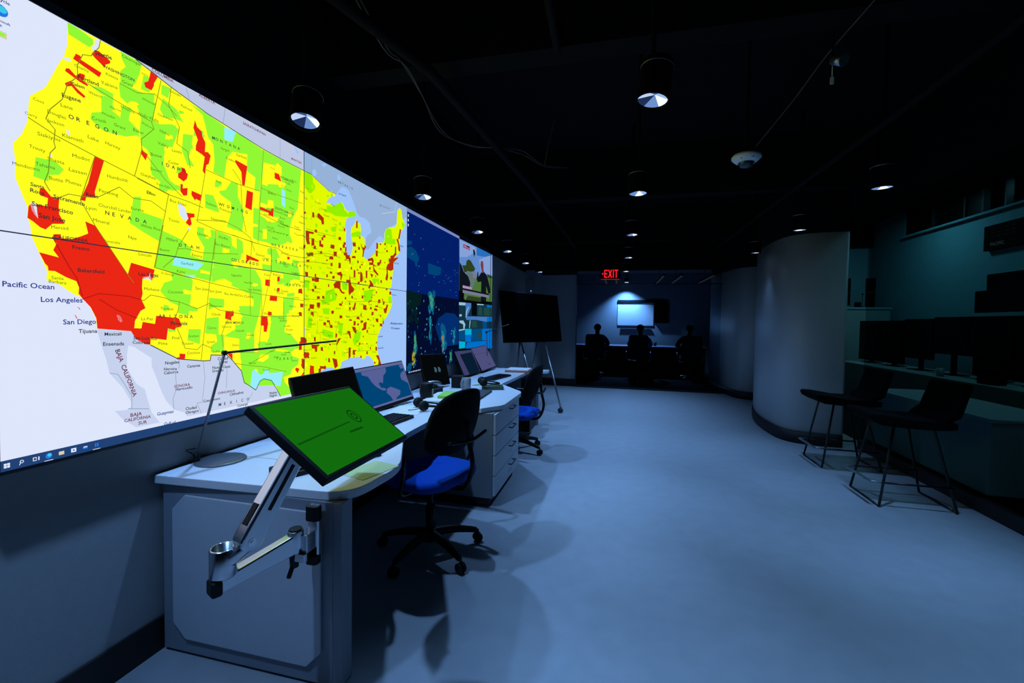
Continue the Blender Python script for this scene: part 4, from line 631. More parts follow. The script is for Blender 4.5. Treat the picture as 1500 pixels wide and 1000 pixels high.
 ('txt_olive', 'Perry', 2.28, 1.372, 0.032, 0.0),
 ('txt_olive', 'Marion', 2.954, 1.452, 0.036, 0.0),
 ('txt_olive', 'Jackson', 1.974, 1.706, 0.054, 0.0),
 ('txt_olive', 'Madison', 1.98, 1.648, 0.054, 0.0),
 ('txt_olive', 'Scott', 1.993, 1.317, 0.046, 0.0),
 ('txt_olive', 'Wayne', 2.874, 1.607, 0.035, 0.0),
 ('txt_olive', 'Polk', 2.167, 1.729, 0.052, 0.0),
 ('txt_olive', 'Monroe', 1.952, 1.843, 0.047, 0.0),
 ('txt_olive', 'Greene', 2.084, 1.857, 0.035, 0.0),
 ('txt_olive', 'Perry', 2.365, 1.254, 0.036, 0.0),
 ('txt_olive', 'Monroe', 2.064, 1.646, 0.036, 0.0),
 ('txt_olive', 'Lincoln', 2.421, 1.954, 0.03, 0.0),
 ('txt_olive', 'Franklin', 2.431, 1.65, 0.034, 0.0),
 ('txt_olive', 'Warren', 2.337, 1.312, 0.041, 0.0),
 ('txt_navy', 'Atlantic', 3.12, 1.328, 0.212, -0.002),
 ('txt_navy', 'Ocean', 3.135, 1.291, 0.14, -0.004),
 ('txt_navy', 'Virginia Beach', 3.14, 1.559, 0.076, -0.001),
 ('txt_navy', 'Savannah', 2.948, 1.232, 0.062, -0.0),
 ('txt_navy', 'Jacksonville', 2.942, 1.145, 0.079, -0.001),
 ('txt_navy', 'New York', 3.175, 1.81, 0.078, 0.004),
 ('txt_navy', 'Boston', 3.278, 1.963, 0.053, 0.003),
]
ICON_Y = 0.8925; ICON_ST = 0.03257
SAT_POLYS = [('sat_land', 1, [(3.401, 1.973), (3.486, 1.995), (3.572, 1.971), (3.635, 1.917), (3.617, 1.883), (3.591, 1.872), (3.6, 1.834), (3.565, 1.837), (3.539, 1.873), (3.438, 1.889), (3.402, 1.891)]), ('sat_land', 1, [(3.403, 2.033), (3.485, 2.044), (3.494, 2.015), (3.404, 1.996)]), ('sat_land', 1, [(3.824, 1.899), (4.02, 1.895), (4.143, 1.892), (4.122, 1.827), (4.023, 1.799), (3.917, 1.801), (3.826, 1.799)]), ('sat_olive', 1, [(3.392, 1.617), (3.696, 1.596), (3.658, 1.499), (3.489, 1.459), (3.394, 1.44)]), ('sat_mid', 1, [(4.004, 1.297), (4.072, 1.383), (4.27, 1.444), (4.517, 1.44), (4.652, 1.389), (4.661, 1.097), (4.279, 1.095), (4.102, 1.162)])]
NEWS_POLYS = [('sky_a', 0, [(4.644, 2.281), (5.968, 2.299), (5.982, 1.977), (4.656, 1.875)]), ('grass', 0, [(4.655, 1.917), (5.982, 1.985), (5.972, 1.598), (4.665, 1.594)]), ('sky_b', 1, [(5.362, 2.145), (5.643, 2.228), (5.96, 2.29), (5.972, 2.015), (5.46, 1.989)]), ('sky_c', 1, [(5.267, 2.288), (5.968, 2.299), (5.643, 2.22), (5.271, 2.187)]), ('sky_b', 1, [(4.653, 2.271), (5.203, 2.278), (5.248, 2.231), (4.905, 2.113), (4.659, 2.077)]), ('path_', 2, [(4.872, 1.942), (5.257, 1.966), (5.239, 1.869), (5.116, 1.764), (4.975, 1.766)]), ('tree_', 3, [(4.887, 2.065), (4.963, 2.095), (5.043, 2.087), (5.212, 2.015), (5.171, 1.977), (5.048, 1.956), (4.853, 1.947)]), ('tree_', 3, [(4.741, 1.996), (4.87, 2.012), (4.91, 1.94), (4.817, 1.923)]), ('tree_', 3, [(5.728, 2.004), (5.982, 1.993), (5.983, 1.97), (5.73, 1.959)]), ('man_', 4, [(4.652, 2.021), (4.723, 1.993), (4.798, 1.928), (4.951, 1.893), (5.032, 1.823), (5.014, 1.769), (4.785, 1.769), (4.788, 1.675), (4.663, 1.667)]), ('man_', 4, [(5.459, 1.996), (5.578, 2.016), (5.703, 1.986), (5.783, 1.92), (5.867, 1.822), (5.87, 1.754), (5.791, 1.741), (5.684, 1.837), (5.695, 1.594), (5.452, 1.598), (5.464, 1.876), (5.328, 1.856), (5.271, 1.885), (5.301, 1.985), (5.334, 1.988), (5.347, 1.927)]), ('face_', 5, [(5.442, 2.142), (5.524, 2.149), (5.55, 2.106), (5.553, 2.042), (5.578, 2.009), (5.483, 1.991), (5.458, 2.038), (5.421, 2.083)]), ('cap_lav', 3, [(5.109, 1.963), (5.214, 1.982), (5.28, 1.955), (5.26, 1.898), (5.132, 1.899)]), ('man_', 3, [(5.12, 2.237), (5.183, 2.241), (5.206, 2.197), (5.165, 2.151), (5.132, 2.192)]), ('flag_r', 5, [(4.77, 2.246), (4.998, 2.25), (4.999, 2.205), (4.762, 2.201)]), ('sky_b', 6, [(4.798, 2.229), (4.969, 2.229), (4.969, 2.22), (4.798, 2.22)]), ('man_', 6, [(4.881, 2.246), (4.988, 2.247), (4.989, 2.226), (4.882, 2.224)]), ('cap_pink', 5, [(4.766, 1.771), (5.085, 1.771), (5.086, 1.745), (4.767, 1.74)]), ('man_', 5, [(4.767, 1.74), (5.817, 1.743), (5.818, 1.713), (4.768, 1.718)]), ('cap_lav', 6, [(4.768, 1.718), (5.818, 1.72), (5.82, 1.686), (4.769, 1.683)]), ('black_e', 5, [(4.644, 1.703), (4.824, 1.703), (4.808, 1.62), (5.474, 1.628), (5.984, 1.637), (5.986, 1.595), (4.648, 1.571)]), ('tree_', 6, [(4.9, 1.663), (5.449, 1.665), (5.451, 1.612), (4.827, 1.608)]), ('path_', 7, [(4.9, 1.66), (4.939, 1.661), (4.864, 1.609), (4.827, 1.608)]), ('cam_b', 0, [(4.648, 1.574), (5.972, 1.594), (6.0, 0.969), (4.664, 1.045)]), ('cam_w', 1, [(4.657, 1.575), (4.874, 1.579), (4.866, 1.543), (4.658, 1.538)]), ('cam_a', 1, [(4.874, 1.579), (5.071, 1.58), (5.073, 1.528), (4.928, 1.413), (4.889, 1.425)]), ('black_e', 1, [(5.091, 1.582), (5.305, 1.581), (5.299, 1.425), (5.097, 1.429)]), ('cam_w', 2, [(5.305, 1.581), (5.583, 1.586), (5.584, 1.574), (5.305, 1.567)]), ('cam_c', 1, [(5.733, 1.585), (5.972, 1.587), (5.974, 1.552), (5.735, 1.551)]), ('cam_g', 1, [(5.384, 1.553), (5.501, 1.55), (5.529, 1.436), (5.343, 1.44)]), ('cam_g', 1, [(5.597, 1.546), (5.96, 1.544), (5.938, 1.435), (5.602, 1.437)]), ('cam_w', 2, [(4.973, 1.531), (4.992, 1.528), (4.926, 1.471), (4.899, 1.4), (4.88, 1.399), (4.888, 1.47)]), ('cam_w', 1, [(4.67, 1.434), (4.74, 1.438), (4.75, 1.416), (4.679, 1.409)]), ('cam_a', 2, [(4.899, 1.416), (5.98, 1.424), (5.982, 1.366), (5.742, 1.365), (5.743, 1.35), (5.301, 1.377), (4.9, 1.374)]), ('cam_c', 3, [(5.74, 1.417), (5.98, 1.42), (5.983, 1.358), (5.743, 1.358)]), ('cam_w', 1, [(4.672, 1.363), (4.797, 1.367), (4.873, 1.322), (4.847, 1.271), (4.809, 1.272), (4.799, 1.322), (4.681, 1.341)]), ('cam_w', 2, [(5.028, 1.368), (5.058, 1.367), (5.031, 1.276), (5.011, 1.276)]), ('cam_g', 2, [(5.089, 1.362), (5.302, 1.363), (5.305, 1.28), (5.092, 1.282)]), ('cam_e', 2, [(5.556, 1.364), (5.73, 1.365), (5.734, 1.26), (5.56, 1.263)]), ('cam_w', 2, [(4.657, 1.261), (4.856, 1.271), (4.856, 1.258), (4.666, 1.246)]), ('cam_e', 2, [(4.667, 1.242), (4.857, 1.255), (4.861, 1.13), (4.669, 1.144)]), ('cam_d', 2, [(4.866, 1.268), (5.092, 1.265), (5.095, 1.195), (4.868, 1.2)]), ('cam_c', 2, [(4.868, 1.2), (5.095, 1.195), (5.077, 1.108), (4.88, 1.116)]), ('cam_e', 2, [(5.102, 1.265), (5.512, 1.26), (5.518, 1.104), (5.108, 1.107)]), ('cam_c', 2, [(5.524, 1.259), (5.987, 1.261), (5.995, 1.086), (5.53, 1.111)]), ('cam_g', 3, [(5.352, 1.223), (5.514, 1.206), (5.494, 1.127), (5.309, 1.154)]), ('cam_d', 3, [(4.67, 1.131), (4.88, 1.116), (4.863, 1.046), (4.672, 1.047)]), ('cam_c', 3, [(4.938, 1.107), (5.981, 1.094), (6.0, 0.977), (4.882, 1.039)]), ('black_e', 4, [(5.66, 1.224), (5.84, 1.229), (5.788, 1.215), (5.724, 1.201), (5.712, 1.186), (5.686, 1.202)])]
# ================================================================== ROOM
XW = -1.80                        # face of the left wall
def boxo(name, mat, x0, x1, y0, y1, z0, z1, parent=None, bevel=0):
    bm = BM(); box(bm, x0, x1, y0, y1, z0, z1); return finish(bm, name, mat, parent, bevel)
ZW = 2.38; ZD = 3.45
struct(boxo('floor', floor_m, -3.2, 6.2, -3.2, 14.2, -.12, 0))
struct(boxo('ceiling', deck_m, -3.2, 6.2, -3.2, 14.2, ZD, ZD+.12))
struct(boxo('wall_left', wall_m, XW-.15, XW, -3.0, 8.5, 0, ZW-.05))
struct(boxo('trim_1', wallblk_m, XW-.15, XW+.005, -3.0, 8.5, ZW-.05, ZD))
struct(boxo('wall_back', wallblk_m, -3.2, 6.2, -3.2, -3.0, 0, ZD))
struct(boxo('wall_left_end', wall_m, -2.2, -1.60, 8.5, 9.44, 0, ZW))
struct(boxo('wall_far', wall_m, -1.60, -.876, 9.44, 9.62, 0, ZW))
struct(boxo('trim_2', wallblk_m, -2.2, -.876, 8.52, 9.62, ZW, ZD))
struct(boxo('baseboard_left', base_m, XW, XW+.012, -3.0, 8.5, 0, .135))
struct(boxo('baseboard_far', base_m, -1.598, -.876, 9.425, 9.44, 0, .15))
struct(boxo('baseboard_left_end', base_m, -1.60, -1.587, 8.5, 9.425, 0, .15))
struct(boxo('wall_right_near', wallblk_m, 2.62, 2.8, -3.0, .4, 0, ZD))

def wall_path(name, path, th, z0, z1, mat, smooth=True):
    """a curved wall: path offset to the right-hand side by th"""
    pts = smoothpts([(x, y, 0) for x, y in path], 6); bm = BM(); a = []; b = []
    for i, p in enumerate(pts):
        d = (pts[min(i+1, len(pts)-1)]-pts[max(i-1, 0)]).normalized(); n = Vector((d.y, -d.x, 0))
        q = p+n*th
        a.append((bm.verts.new((p.x, p.y, z0)), bm.verts.new((p.x, p.y, z1)))); b.append((bm.verts.new((q.x, q.y, z0)), bm.verts.new((q.x, q.y, z1))))
    for i in range(len(pts)-1):
        for f in ((a[i][0], a[i+1][0], a[i+1][1], a[i][1]), (b[i+1][0], b[i][0], b[i][1], b[i+1][1])):
            bm.faces.new(f).smooth = smooth
        bm.faces.new((a[i][1], a[i+1][1], b[i+1][1], b[i][1])); bm.faces.new((a[i+1][0], a[i][0], b[i][0], b[i+1][0]))
    for k in (0, -1): bm.faces.new((a[k][0], a[k][1], b[k][1], b[k][0]))
    return struct(finish(bm, name, mat))
# curved wall ends on the right side, walked from the glass corner towards the back (thickness away from the room)
CA = [(2.47, 5.61), (2.25, 5.62), (2.05, 5.68), (1.93, 5.82), (1.885, 6.1), (1.89, 6.6), (1.95, 7.0), (2.03, 7.35)]
CB = [(2.72, 8.7), (2.45, 8.71), (2.28, 8.77), (2.16, 8.92), (2.08, 9.3), (2.0, 9.8), (1.97, 10.4)]
for i, (nm, pth) in enumerate((('wall_right_curved', CA), ('wall_right_curved_far', CB))):
    wall_path(nm, pth, .13, .0, 2.41, wallc_m)
    off = []
    P = [Vector((x, y, 0)) for x, y in pth]
    for k, p in enumerate(P):
        d = (P[min(k+1, len(P)-1)]-P[max(k-1, 0)]).normalized(); n = Vector((-d.y, d.x, 0)); q = p+n*.012; off.append((q.x, q.y))
    wall_path('baseboard_right' if i == 0 else 'baseboard_right_far', off, .011, 0, .14, base_m)
    wall_path('trim_3' if i == 0 else 'trim_4', pth, .13, 2.41, ZD, wallblk_m)
struct(boxo('wall_right_passage', wall_m, 2.75, 2.85, 6.8, 8.7, 0, ZD))
struct(boxo('trim_5', wallblk_m, 2.66, 2.8, .4, 5.75, 2.62, ZD))
struct(boxo('trim_6', base_m, 2.62, 2.70, .4, 5.62, 0, .10))

# ---- black deck above: beams, conduits, duct, cables
bm = BM(); box(bm, -1.78, 6.0, 2.42, 2.58, 2.86, 3.44)
tag(finish(bm, 'ceiling_beam', deck_m), 'black painted steel beam crossing the room above the nearest downlights', 'beam', 'black beams across the open ceiling')
for yy, lb in ((5.4, 'black painted steel beam crossing above the middle of the room'), (8.3, 'black painted steel beam crossing above the exit sign')):
    bm = BM(); box(bm, -1.78, 2.6, yy, yy+.16, 2.86, 3.44)
    tag(finish(bm, 'ceiling_beam', deck_m), lb, 'beam', 'black beams across the open ceiling')
bm = BM(); tube(bm, [(1.60, .5, 2.66), (1.63, 3.0, 2.66), (1.60, 5.1, 2.66), (1.60, 8.2, 2.66)], .022)
tag(finish(bm, 'conduit', pmat('conduit_dark', (18, 18, 20), .9, spec=.1)), 'dark pipe running along the right side of the open ceiling', 'pipe')
bm = BM(); tube(bm, [(-1.62, .3, 2.75), (-1.05, 2.3, 2.75), (-.9, 4.4, 2.75), (-.8, 8.2, 2.75)], .03)
tag(finish(bm, 'conduit', MATS['conduit_dark']), 'dark pipe running along the left side of the open ceiling', 'pipe')
bm = BM(); tube(bm, [(-.33, 1.6, 2.83), (-.35, 2.40, 2.83), (-.34, 2.45, 3.1)], .02)
tag(finish(bm, 'conduit', MATS['conduit_dark']), 'short dark pipe bending up at the nearest ceiling beam', 'pipe')
cab_grey = pmat('cable_grey', (84, 76, 72), .8)
C1 = [(-1.17, 1.60, 2.86), (-1.24, 2.13, 2.80), (-1.2, 2.31, 2.8), (-1.24, 2.63, 2.78), (-1.33, 3.12, 2.78), (-1.2, 3.45, 2.8), (-1.0, 3.56, 2.8), (-.84, 3.78, 2.82), (-.71, 4.16, 2.84), (-.55, 4.7, 3.0)]
bm = BM(); tube(bm, smoothpts(C1), .0035, 6); C1b = [(x+.015*math.sin(i*2.1), y+.05*math.cos(i*1.3), z+.01) for i, (x, y, z) in enumerate(C1)]
tube(bm, smoothpts(C1b), .003, 6)
tag(finish(bm, 'ceiling_cable', cab_grey), 'loose grey pair of wires sagging under the open ceiling above the big map', 'cable')
bm = BM(); tube(bm, smoothpts([(1.09, 1.9, 2.82), (1.07, 2.29, 2.8), (1.05, 2.69, 2.8), (1.06, 3.21, 2.8), (1.05, 3.93, 2.8)]), .003, 6)
tag(finish(bm, 'ceiling_cable', cab_grey), 'taut grey wire running straight towards the white ceiling sensor', 'cable')
bm = BM(); tube(bm, smoothpts([(-.71, 4.16, 2.84), (-.66, 4.05, 3.0), (-.6, 4.02, 3.2)]), .003, 6)
tag(finish(bm, 'ceiling_cable', cab_grey), 'short grey wire rising into the ceiling from the wire pair', 'cable')

# ================================================================== DOWNLIGHTS
rim_m = pmat('rim_light_grey', (150, 154, 160), .35, metal=.7)
lens = [emat('lens_%d' % i, c, s, 'NONE') for i, (c, s) in enumerate((((235, 243, 255), 1.15), ((120, 160, 225), .8), ((40, 62, 110), .6), ((190, 212, 250), 1.), ((60, 92, 150), .8), ((150, 185, 240), 1.)))]  # stand in for the faceted reflector, its glints painted as glowing wedge tones
def downlight(x, y, label, tilt=(0, 0), bright=1., power=1., cone=96, blend=.55):
    z = 2.29
    t = thing('downlight', label, 'ceiling light', (x, y, z), 0, 'round black ceiling downlights')
    TM = Matrix.Scale(.86, 4) @ Matrix.Rotation(math.radians(tilt[1]), 4, 'Y') @ Matrix.Rotation(math.radians(tilt[0]), 4, 'X')
    bm = BM(); lathe(bm, [(.0, .20), (.07, .20), (.078, .19), (.078, .005), (.082, 0), (.074, 0), (.071, .012)], n=32, M=TM)
    finish(bm, 'can', blk_matte, t)
    bm = BM(); cyl(bm, (0, 0, .165), (0, 0, ZD-z), .011, n=12)
    finish(bm, 'stem', blk_matte, t)
    bm = BM(); rings = []
    N = 6; off = random.uniform(0, 1)
    ctr = bm.verts.new((.008, -.004, .034)); R = [bm.verts.new((.0712*math.cos(2*PI*(k/24)+off), .0712*math.sin(2*PI*(k/24)+off), .014)) for k in range(24)]
    for k in range(24):
        f = bm.faces.new((ctr, R[(k+1) % 24], R[k])); f.material_index = (k//4) % 6
    bmesh.ops.transform(bm, matrix=TM, verts=bm.verts); finish(bm, 'lens', lens, t)
    bm = BM(); lathe(bm, [(.079, .165), (.0795, .165), (.0795, .170), (.079, .170)], n=32, M=TM); finish(bm, 'trim_ring', rim_m, t)
    ld = bpy.data.lights.new('bulb', 'SPOT'); ld.energy = DOWN_W*power; ld.color = DOWN_COL; ld.spot_size = math.radians(cone); ld.spot_blend = blend; ld.shadow_soft_size = .03
    lo = bpy.data.objects.new('bulb', ld); COL.objects.link(lo); lo.parent = t; lo.location = (0, 0, -.03)
    return t
rowL = [(.5, ''), (1.81, 'nearest bright downlight above the upper edge of the big map'), (3.10, 'second downlight above the big map, beyond the bright one'), (4.42, 'downlight above the dark blue satellite screen'), (5.70, 'downlight above the golf news picture at the screen end'), (6.88, 'downlight above the wheeled black display, nearer of two'), (8.14, 'last downlight of the left row at the wall corner')]
for y, lb in rowL[1:]: downlight(-1.46, y, lb, tilt=(-14 if y < 2 else -8, -5), power=1.0 if y < 5 else .6, cone=104 if y < 5 else 64, blend=.55 if y < 5 else 1.)
for y, lb in ((1.95, 'largest downlight in the middle of the ceiling, nearest the camera'), (3.31, 'second downlight of the middle row'), (4.83, 'third downlight of the middle row, a thin sliver'), (6.5, 'fourth downlight of the middle row above the exit sign'), (8.2, 'last downlight of the middle row beside the exit sign')):
    downlight(.12, y, lb, tilt=(-5, 7 if y < 2 else 0), power=.8 if y < 2 else 1.0 if y < 4 else 1.6, cone=48 if y < 2 else 58 if y < 4 else 104, blend=1.)
for y, lb in ((3.48, 'right row downlight above the stools'), (4.86, 'downlight above the near curved wall'), (6.29, 'downlight beside the left edge of the near curved wall')):
    downlight(1.71, y, lb, power=(1.1 if y < 4 else .6 if y < 5 else .03), cone=66, blend=1.)
# the same grid goes on behind the camera
for x, y in ((-1.46, .52), (.12, .55), (1.71, .75), (1.71, 2.1)): downlight(x, y, 'round black downlight of the ceiling grid near the camera', power=(.85 if x < 0 else 1.1), cone=(104 if x < 0 else 74), blend=.8)

# ================================================================== VIDEO WALL
SX = -1.7445; SZ0, SZ1 = .8996, 2.3052; SY = [.879, 2.1474, 3.3968, 4.6462, 5.8956]; SZM = (SZ0+SZ1)/2
for n_, c_ in (('ocean_l', (222, 230, 252)), ('ocean_r', (158, 196, 250)), ('land_l', (190, 200, 228)), ('land_r', (150, 178, 216)), ('mexico', (198, 210, 238)),
               ('yellow_w', (255, 255, 30)), ('yellow_e', (226, 250, 0)), ('green_w', (146, 248, 52)), ('green_e', (148, 240, 0)), ('lime_e', (188, 246, 0)), ('cyan', (150, 238, 252)), ('lightgray', (220, 226, 200)),
               ('red_w', (234, 38, 20)), ('red_e', (176, 46, 12)), ('line', (60, 84, 90)), ('line2', (120, 128, 20)), ('line3', (150, 20, 24)), ('mexline', (140, 154, 186)), ('white', (225, 235, 255)),
               ('txt_navy', (28, 52, 140)), ('txt_maroon', (110, 30, 62)), ('txt_dark', (36, 44, 48)), ('txt_olive', (70, 110, 12)), ('taskbar', (34, 66, 118)), ('seam', (24, 44, 66)),
               ('icon_white', (225, 235, 255)), ('icon_blue', (30, 120, 230)), ('icon_cyan', (60, 200, 230)), ('icon_sand', (215, 205, 170))):
    emat(n_, c_, 1.0, 'AUTO' if n_ in ('ocean_l', 'ocean_r', 'land_l', 'land_r', 'mexico', 'yellow_w', 'yellow_e', 'green_w', 'green_e', 'cyan') else 'NONE')
def sbox(name, mat, y0, y1, z0, z1, x0, x1, parent, bevel=0): return boxo(name, mat, x0, x1, y0, y1, z0, z1, parent, bevel)
wl = thing('video_wall', 'long wall of flat screens showing a coloured county map, satellite views and news', 'video wall', (SX, 0, 0))
def wchild(o): o.matrix_parent_inverse = Matrix.Translation((-SX, 0, 0)); return o
frame_m = pmat('video_frame', (44, 50, 56), .6)
bm = BM(); Y0 = SY[0]-.03; Y1 = SY[4]-.02
box(bm, XW+.001, SX+.004, Y0, Y1+.012, SZ1, SZ1+.032); box(bm, XW+.001, SX+.002, Y0, Y1+.012, SZ0-.012, SZ0)
box(bm, XW+.001, SX+.004, Y0, SY[0], SZ0, SZ1); box(bm, XW+.001, SX+.004, Y1, Y1+.012, SZ0, SZ1)
wchild(finish(bm, 'bezel_frame', frame_m, wl))
W3 = lambda u, v, h: (SX+h, u, v)
for c in range(4):
    for r in range(2):
        ya, yb = SY[c], min(SY[c+1], Y1); za, zb = (SZ0, SZM) if r == 0 else (SZM, SZ1)
        bm = BM(); box(bm, XW+.002, SX-.0005, ya+.0006, yb-.0006, za+.0006, zb-.0006)
        wchild(finish(bm, 'screen_panel', blk_s, wl))
# --- the map desktop
Q = [(0, 'ocean_l', [(SY[0], SZ0), (SY[1], SZ0), (SY[1], SZ1), (SY[0], SZ1)]), (0, 'ocean_r', [(SY[1], SZ0), (SY[2], SZ0), (SY[2], SZ1), (SY[1], SZ1)])]
for L, mn, s in MAP_SHAPES:
    for poly in s.split(';'):
        Q.append((L, mn, [(int(a.split(',')[0])/1000, int(a.split(',')[1])/1000) for a in poly.split(' ')]))
for wdt, mn, s in MAP_LINES:
    for poly in s.split(';'):
        P = [Vector((int(a.split(',')[0])/1000, int(a.split(',')[1])/1000)) for a in poly.split(' ')]
        h = wdt*(.0014 if mn != 'line' else .0018)
        for a, b in zip(P, P[1:]):
            if (b-a).length < 1e-5: continue
            d = (b-a).normalized(); n = Vector((-d.y, d.x))*h; e = d*h*.5
            Q.append((8, mn, [tuple(a-e+n), tuple(a-e-n), tuple(b+e-n), tuple(b+e+n)]))
for mn, t, u, v, du, dv in MAP_TEXTS:
    sp = ' ' in t and len(t) > 6 and t[1] == ' '
    bold = mn != 'txt_olive'
    if sp: Q += spaced_quads(9, mn, t, u, v-.002, du, dv, .019 if mn == 'txt_dark' else .016)
    else: Q += text_quads(9, mn, t, u, v-.002, du, dv, bold, hmax=.024 if bold else .016)
# cities as purple grey smudges along the roads
# taskbar with its row of icons, desktop icons at the top left
TB = .032
Q.append((10, 'taskbar', [(SY[0], SZ0), (SY[2], SZ0), (SY[2], SZ0+TB), (SY[0], SZ0+TB)]))
st = ICON_ST; u0 = ICON_Y-st*.5
def rect(mn, u, v, w_, h_, L=11): Q.append((L, mn, [(u-w_/2, v-h_/2), (u+w_/2, v-h_/2), (u+w_/2, v+h_/2), (u-w_/2, v+h_/2)]))
def disc(mn, u, v, r, L=11, n=14, a0=0, a1=2*PI):
    Q.append((L, mn, [(u+r*math.cos(a0+(a1-a0)*k/n), v+r*math.sin(a0+(a1-a0)*k/n)) for k in range(n if a1-a0 > 6 else n+1)]))
vz = SZ0+TB/2
for a in (-1, 1):
    for b in (-1, 1): rect('icon_white', u0+st*.5+a*.0036+.0, vz+b*.0036, .0062, .0062)
disc('icon_white', u0+st*1.52, vz+.002, .0048); disc('taskbar', u0+st*1.52, vz+.002, .003, 12)
Q.append((11, 'icon_white', [(u0+st*1.33, vz-.007), (u0+st*1.37, vz-.008), (u0+st*1.47, vz-.001), (u0+st*1.43, vz+.001)]))
rect('icon_white', u0+st*2.45, vz, .009, .011); rect('taskbar', u0+st*2.45, vz, .006, .007, 12); rect('icon_white', u0+st*2.75, vz, .003, .011)
disc('icon_blue', u0+st*3.5, vz, .0085); disc('icon_cyan', u0+st*3.55, vz+.003, .0055, 12); rect('icon_white', u0+st*3.5, SZ0+.002, .022, .0016)
rect('icon_sand', u0+st*4.5, vz, .014, .011); rect('icon_white', u0+st*5.5, vz, .014, .013); rect('icon_blue', u0+st*5.5, vz, .005, .005, 12)
rect('icon_blue', u0+st*6.5, vz, .014, .009); rect('icon_white', u0+st*6.5, vz+.002, .010, .003, 12); rect('icon_blue', u0+st*7.42, vz, .004, .013); rect('icon_blue', u0+st*7.62, vz, .004, .013); rect('icon_white', u0+st*7.5, SZ0+.002, .022, .0016)
# desktop icons
ICN = .898
disc('icon_blue', ICN, 2.232, .017); disc('icon_cyan', ICN+.004, 2.236, .010, 12)
rect('icon_sand', ICN, 2.165, .026, .018); rect('green_w', ICN, 2.165, .018, .010, 12)
for vv, t in ((2.262, 'Recycle'), (2.203, 'Microsoft'), (2.190, 'Edge')):
    Q += text_quads(11, 'txt_navy', t, ICN-.019+.0, vv-.004, .040 if len(t) > 6 else .022, 0, True)
# dark hairline joints between the four panels of the map
for a in (SY[1],): Q.append((13, 'seam', [(a-.0022, SZ0), (a+.0022, SZ0), (a+.0022, SZ1), (a-.0022, SZ1)]))
Q.append((13, 'seam', [(SY[0], SZM-.002), (SY[2], SZM-.002), (SY[2], SZM+.002), (SY[0], SZM+.002)]))
o = wchild(gfx_mesh('map_picture', Q, None, wl, W3)); o['label'] = 'yellow, green and red county map of the western and eastern states'

# --- satellite view
for n_, c_ in (('sat_blue', (2, 30, 104)), ('sat_blue2', (0, 22, 84)), ('sat_land', (0, 66, 118)), ('sat_speck', (90, 160, 190)), ('sat_navy', (3, 12, 44)), ('sat_olive', (4, 30, 30)), ('sat_teal', (14, 122, 140)), ('sat_teal2', (12, 84, 128)), ('sat_green', (60, 150, 110)), ('sat_yellow', (176, 170, 40)), ('sat_orange', (190, 110, 40)), ('sat_mid', (2, 44, 110)), ('sat_strip', (120, 136, 196)),
               ('sky_a', (96, 138, 204)), ('sky_b', (132, 160, 214)), ('sky_c', (40, 110, 190)), ('grass', (76, 118, 56)), ('path_', (96, 116, 116)), ('tree_', (44, 64, 30)), ('man_', (14, 20, 28)), ('face_', (112, 62, 70)), ('cap_pink', (170, 140, 186)), ('cap_lav', (120, 120, 150)), ('flag_r', (170, 70, 110)), ('black_e', (4, 8, 14)), ('cam_a', (70, 120, 190)), ('cam_b', (16, 50, 66)), ('cam_c', (0, 110, 200)), ('cam_d', (0, 176, 214)), ('cam_e', (0, 74, 130)), ('cam_w', (150, 190, 215)), ('cam_g', (30, 70, 66))):
    emat(n_, c_, 1.0, 'NONE')
def blob(mn, u, v, ru, rv, L, n=18, jit=.22, Qx=None):
    Qx.append((L, mn, [(u+ru*math.cos(2*PI*k/n)*(1+random.uniform(-jit, jit)), v+rv*math.sin(2*PI*k/n)*(1+random.uniform(-jit, jit))) for k in range(n)]))
S = []
a, b = SY[2], SY[3]
S.append((0, 'sat_blue', [(a, SZM), (b, SZM), (b, SZ1), (a, SZ1)])); S.append((0, 'sat_navy', [(a, SZ0), (b, SZ0), (b, SZM), (a, SZM)]))
S.append((1, 'sat_strip', [(a, SZ1-.028), (b, SZ1-.028), (b, SZ1), (a, SZ1)]))
def us(k, pts): return pts
for mn, L, pts in SAT_POLYS: S.append((L, mn, [(p[0], p[1]) for p in pts]))
for i in range(60):
    u = random.uniform(a+.03, b-.03); v = random.uniform(SZM+.05, SZ1-.08)
    k = random.choice([0, 1, 1]);
    if k: u = random.choice([3.62, 4.1, 4.35, 4.55])+random.gauss(0, .07); v = {0: 1.9}.get(0)+random.gauss(-.08, .09)
    if a+.01 < u < b-.02: blob(random.choice(['sat_speck', 'sat_teal2']), u, max(SZM+.02, v), .004, .006, 3, 5, .3, S)
def swirl(u, v, ru, rv, seq):
    for i, mn in enumerate(seq):
        f = 1-i*.22
        for j in range(9): blob(mn, u+random.uniform(-.6, .6)*ru*f, v+random.uniform(-.8, .8)*rv*f, ru*f*.3, rv*f*.3, 2+i, 9, .5, S)
swirl(3.9, 1.53, .10, .13, ['sat_teal2', 'sat_teal', 'sat_green']); swirl(3.88, 1.28, .05, .14, ['sat_teal2', 'sat_teal']); swirl(4.22, 1.17, .15, .2, ['sat_mid', 'sat_teal2', 'sat_teal'])
swirl(4.2, 1.15, .055, .12, ['sat_green', 'sat_yellow', 'sat_orange']); swirl(4.5, 1.2, .07, .12, ['sat_mid', 'sat_teal']); swirl(4.4, 1.33, .16, .1, ['sat_mid'])
swirl(3.57, 1.14, .05, .12, ['sat_teal2', 'sat_green']); swirl(3.54, 1.02, .05, .08, ['sat_olive', 'sat_yellow']); swirl(3.52, 1.45, .12, .12, ['sat_olive']); swirl(4.42, .98, .05, .07, ['sat_teal2', 'sat_green']); swirl(3.5, .95, .1, .05, ['sat_teal2'])
for i in range(90): blob(random.choice(['sat_speck', 'sat_teal2', 'sat_mid', 'sat_mid']), random.uniform(a+.02, b-.03), random.uniform(SZ0+.03, SZM-.03), .008, .01, 7, 5, .3, S)
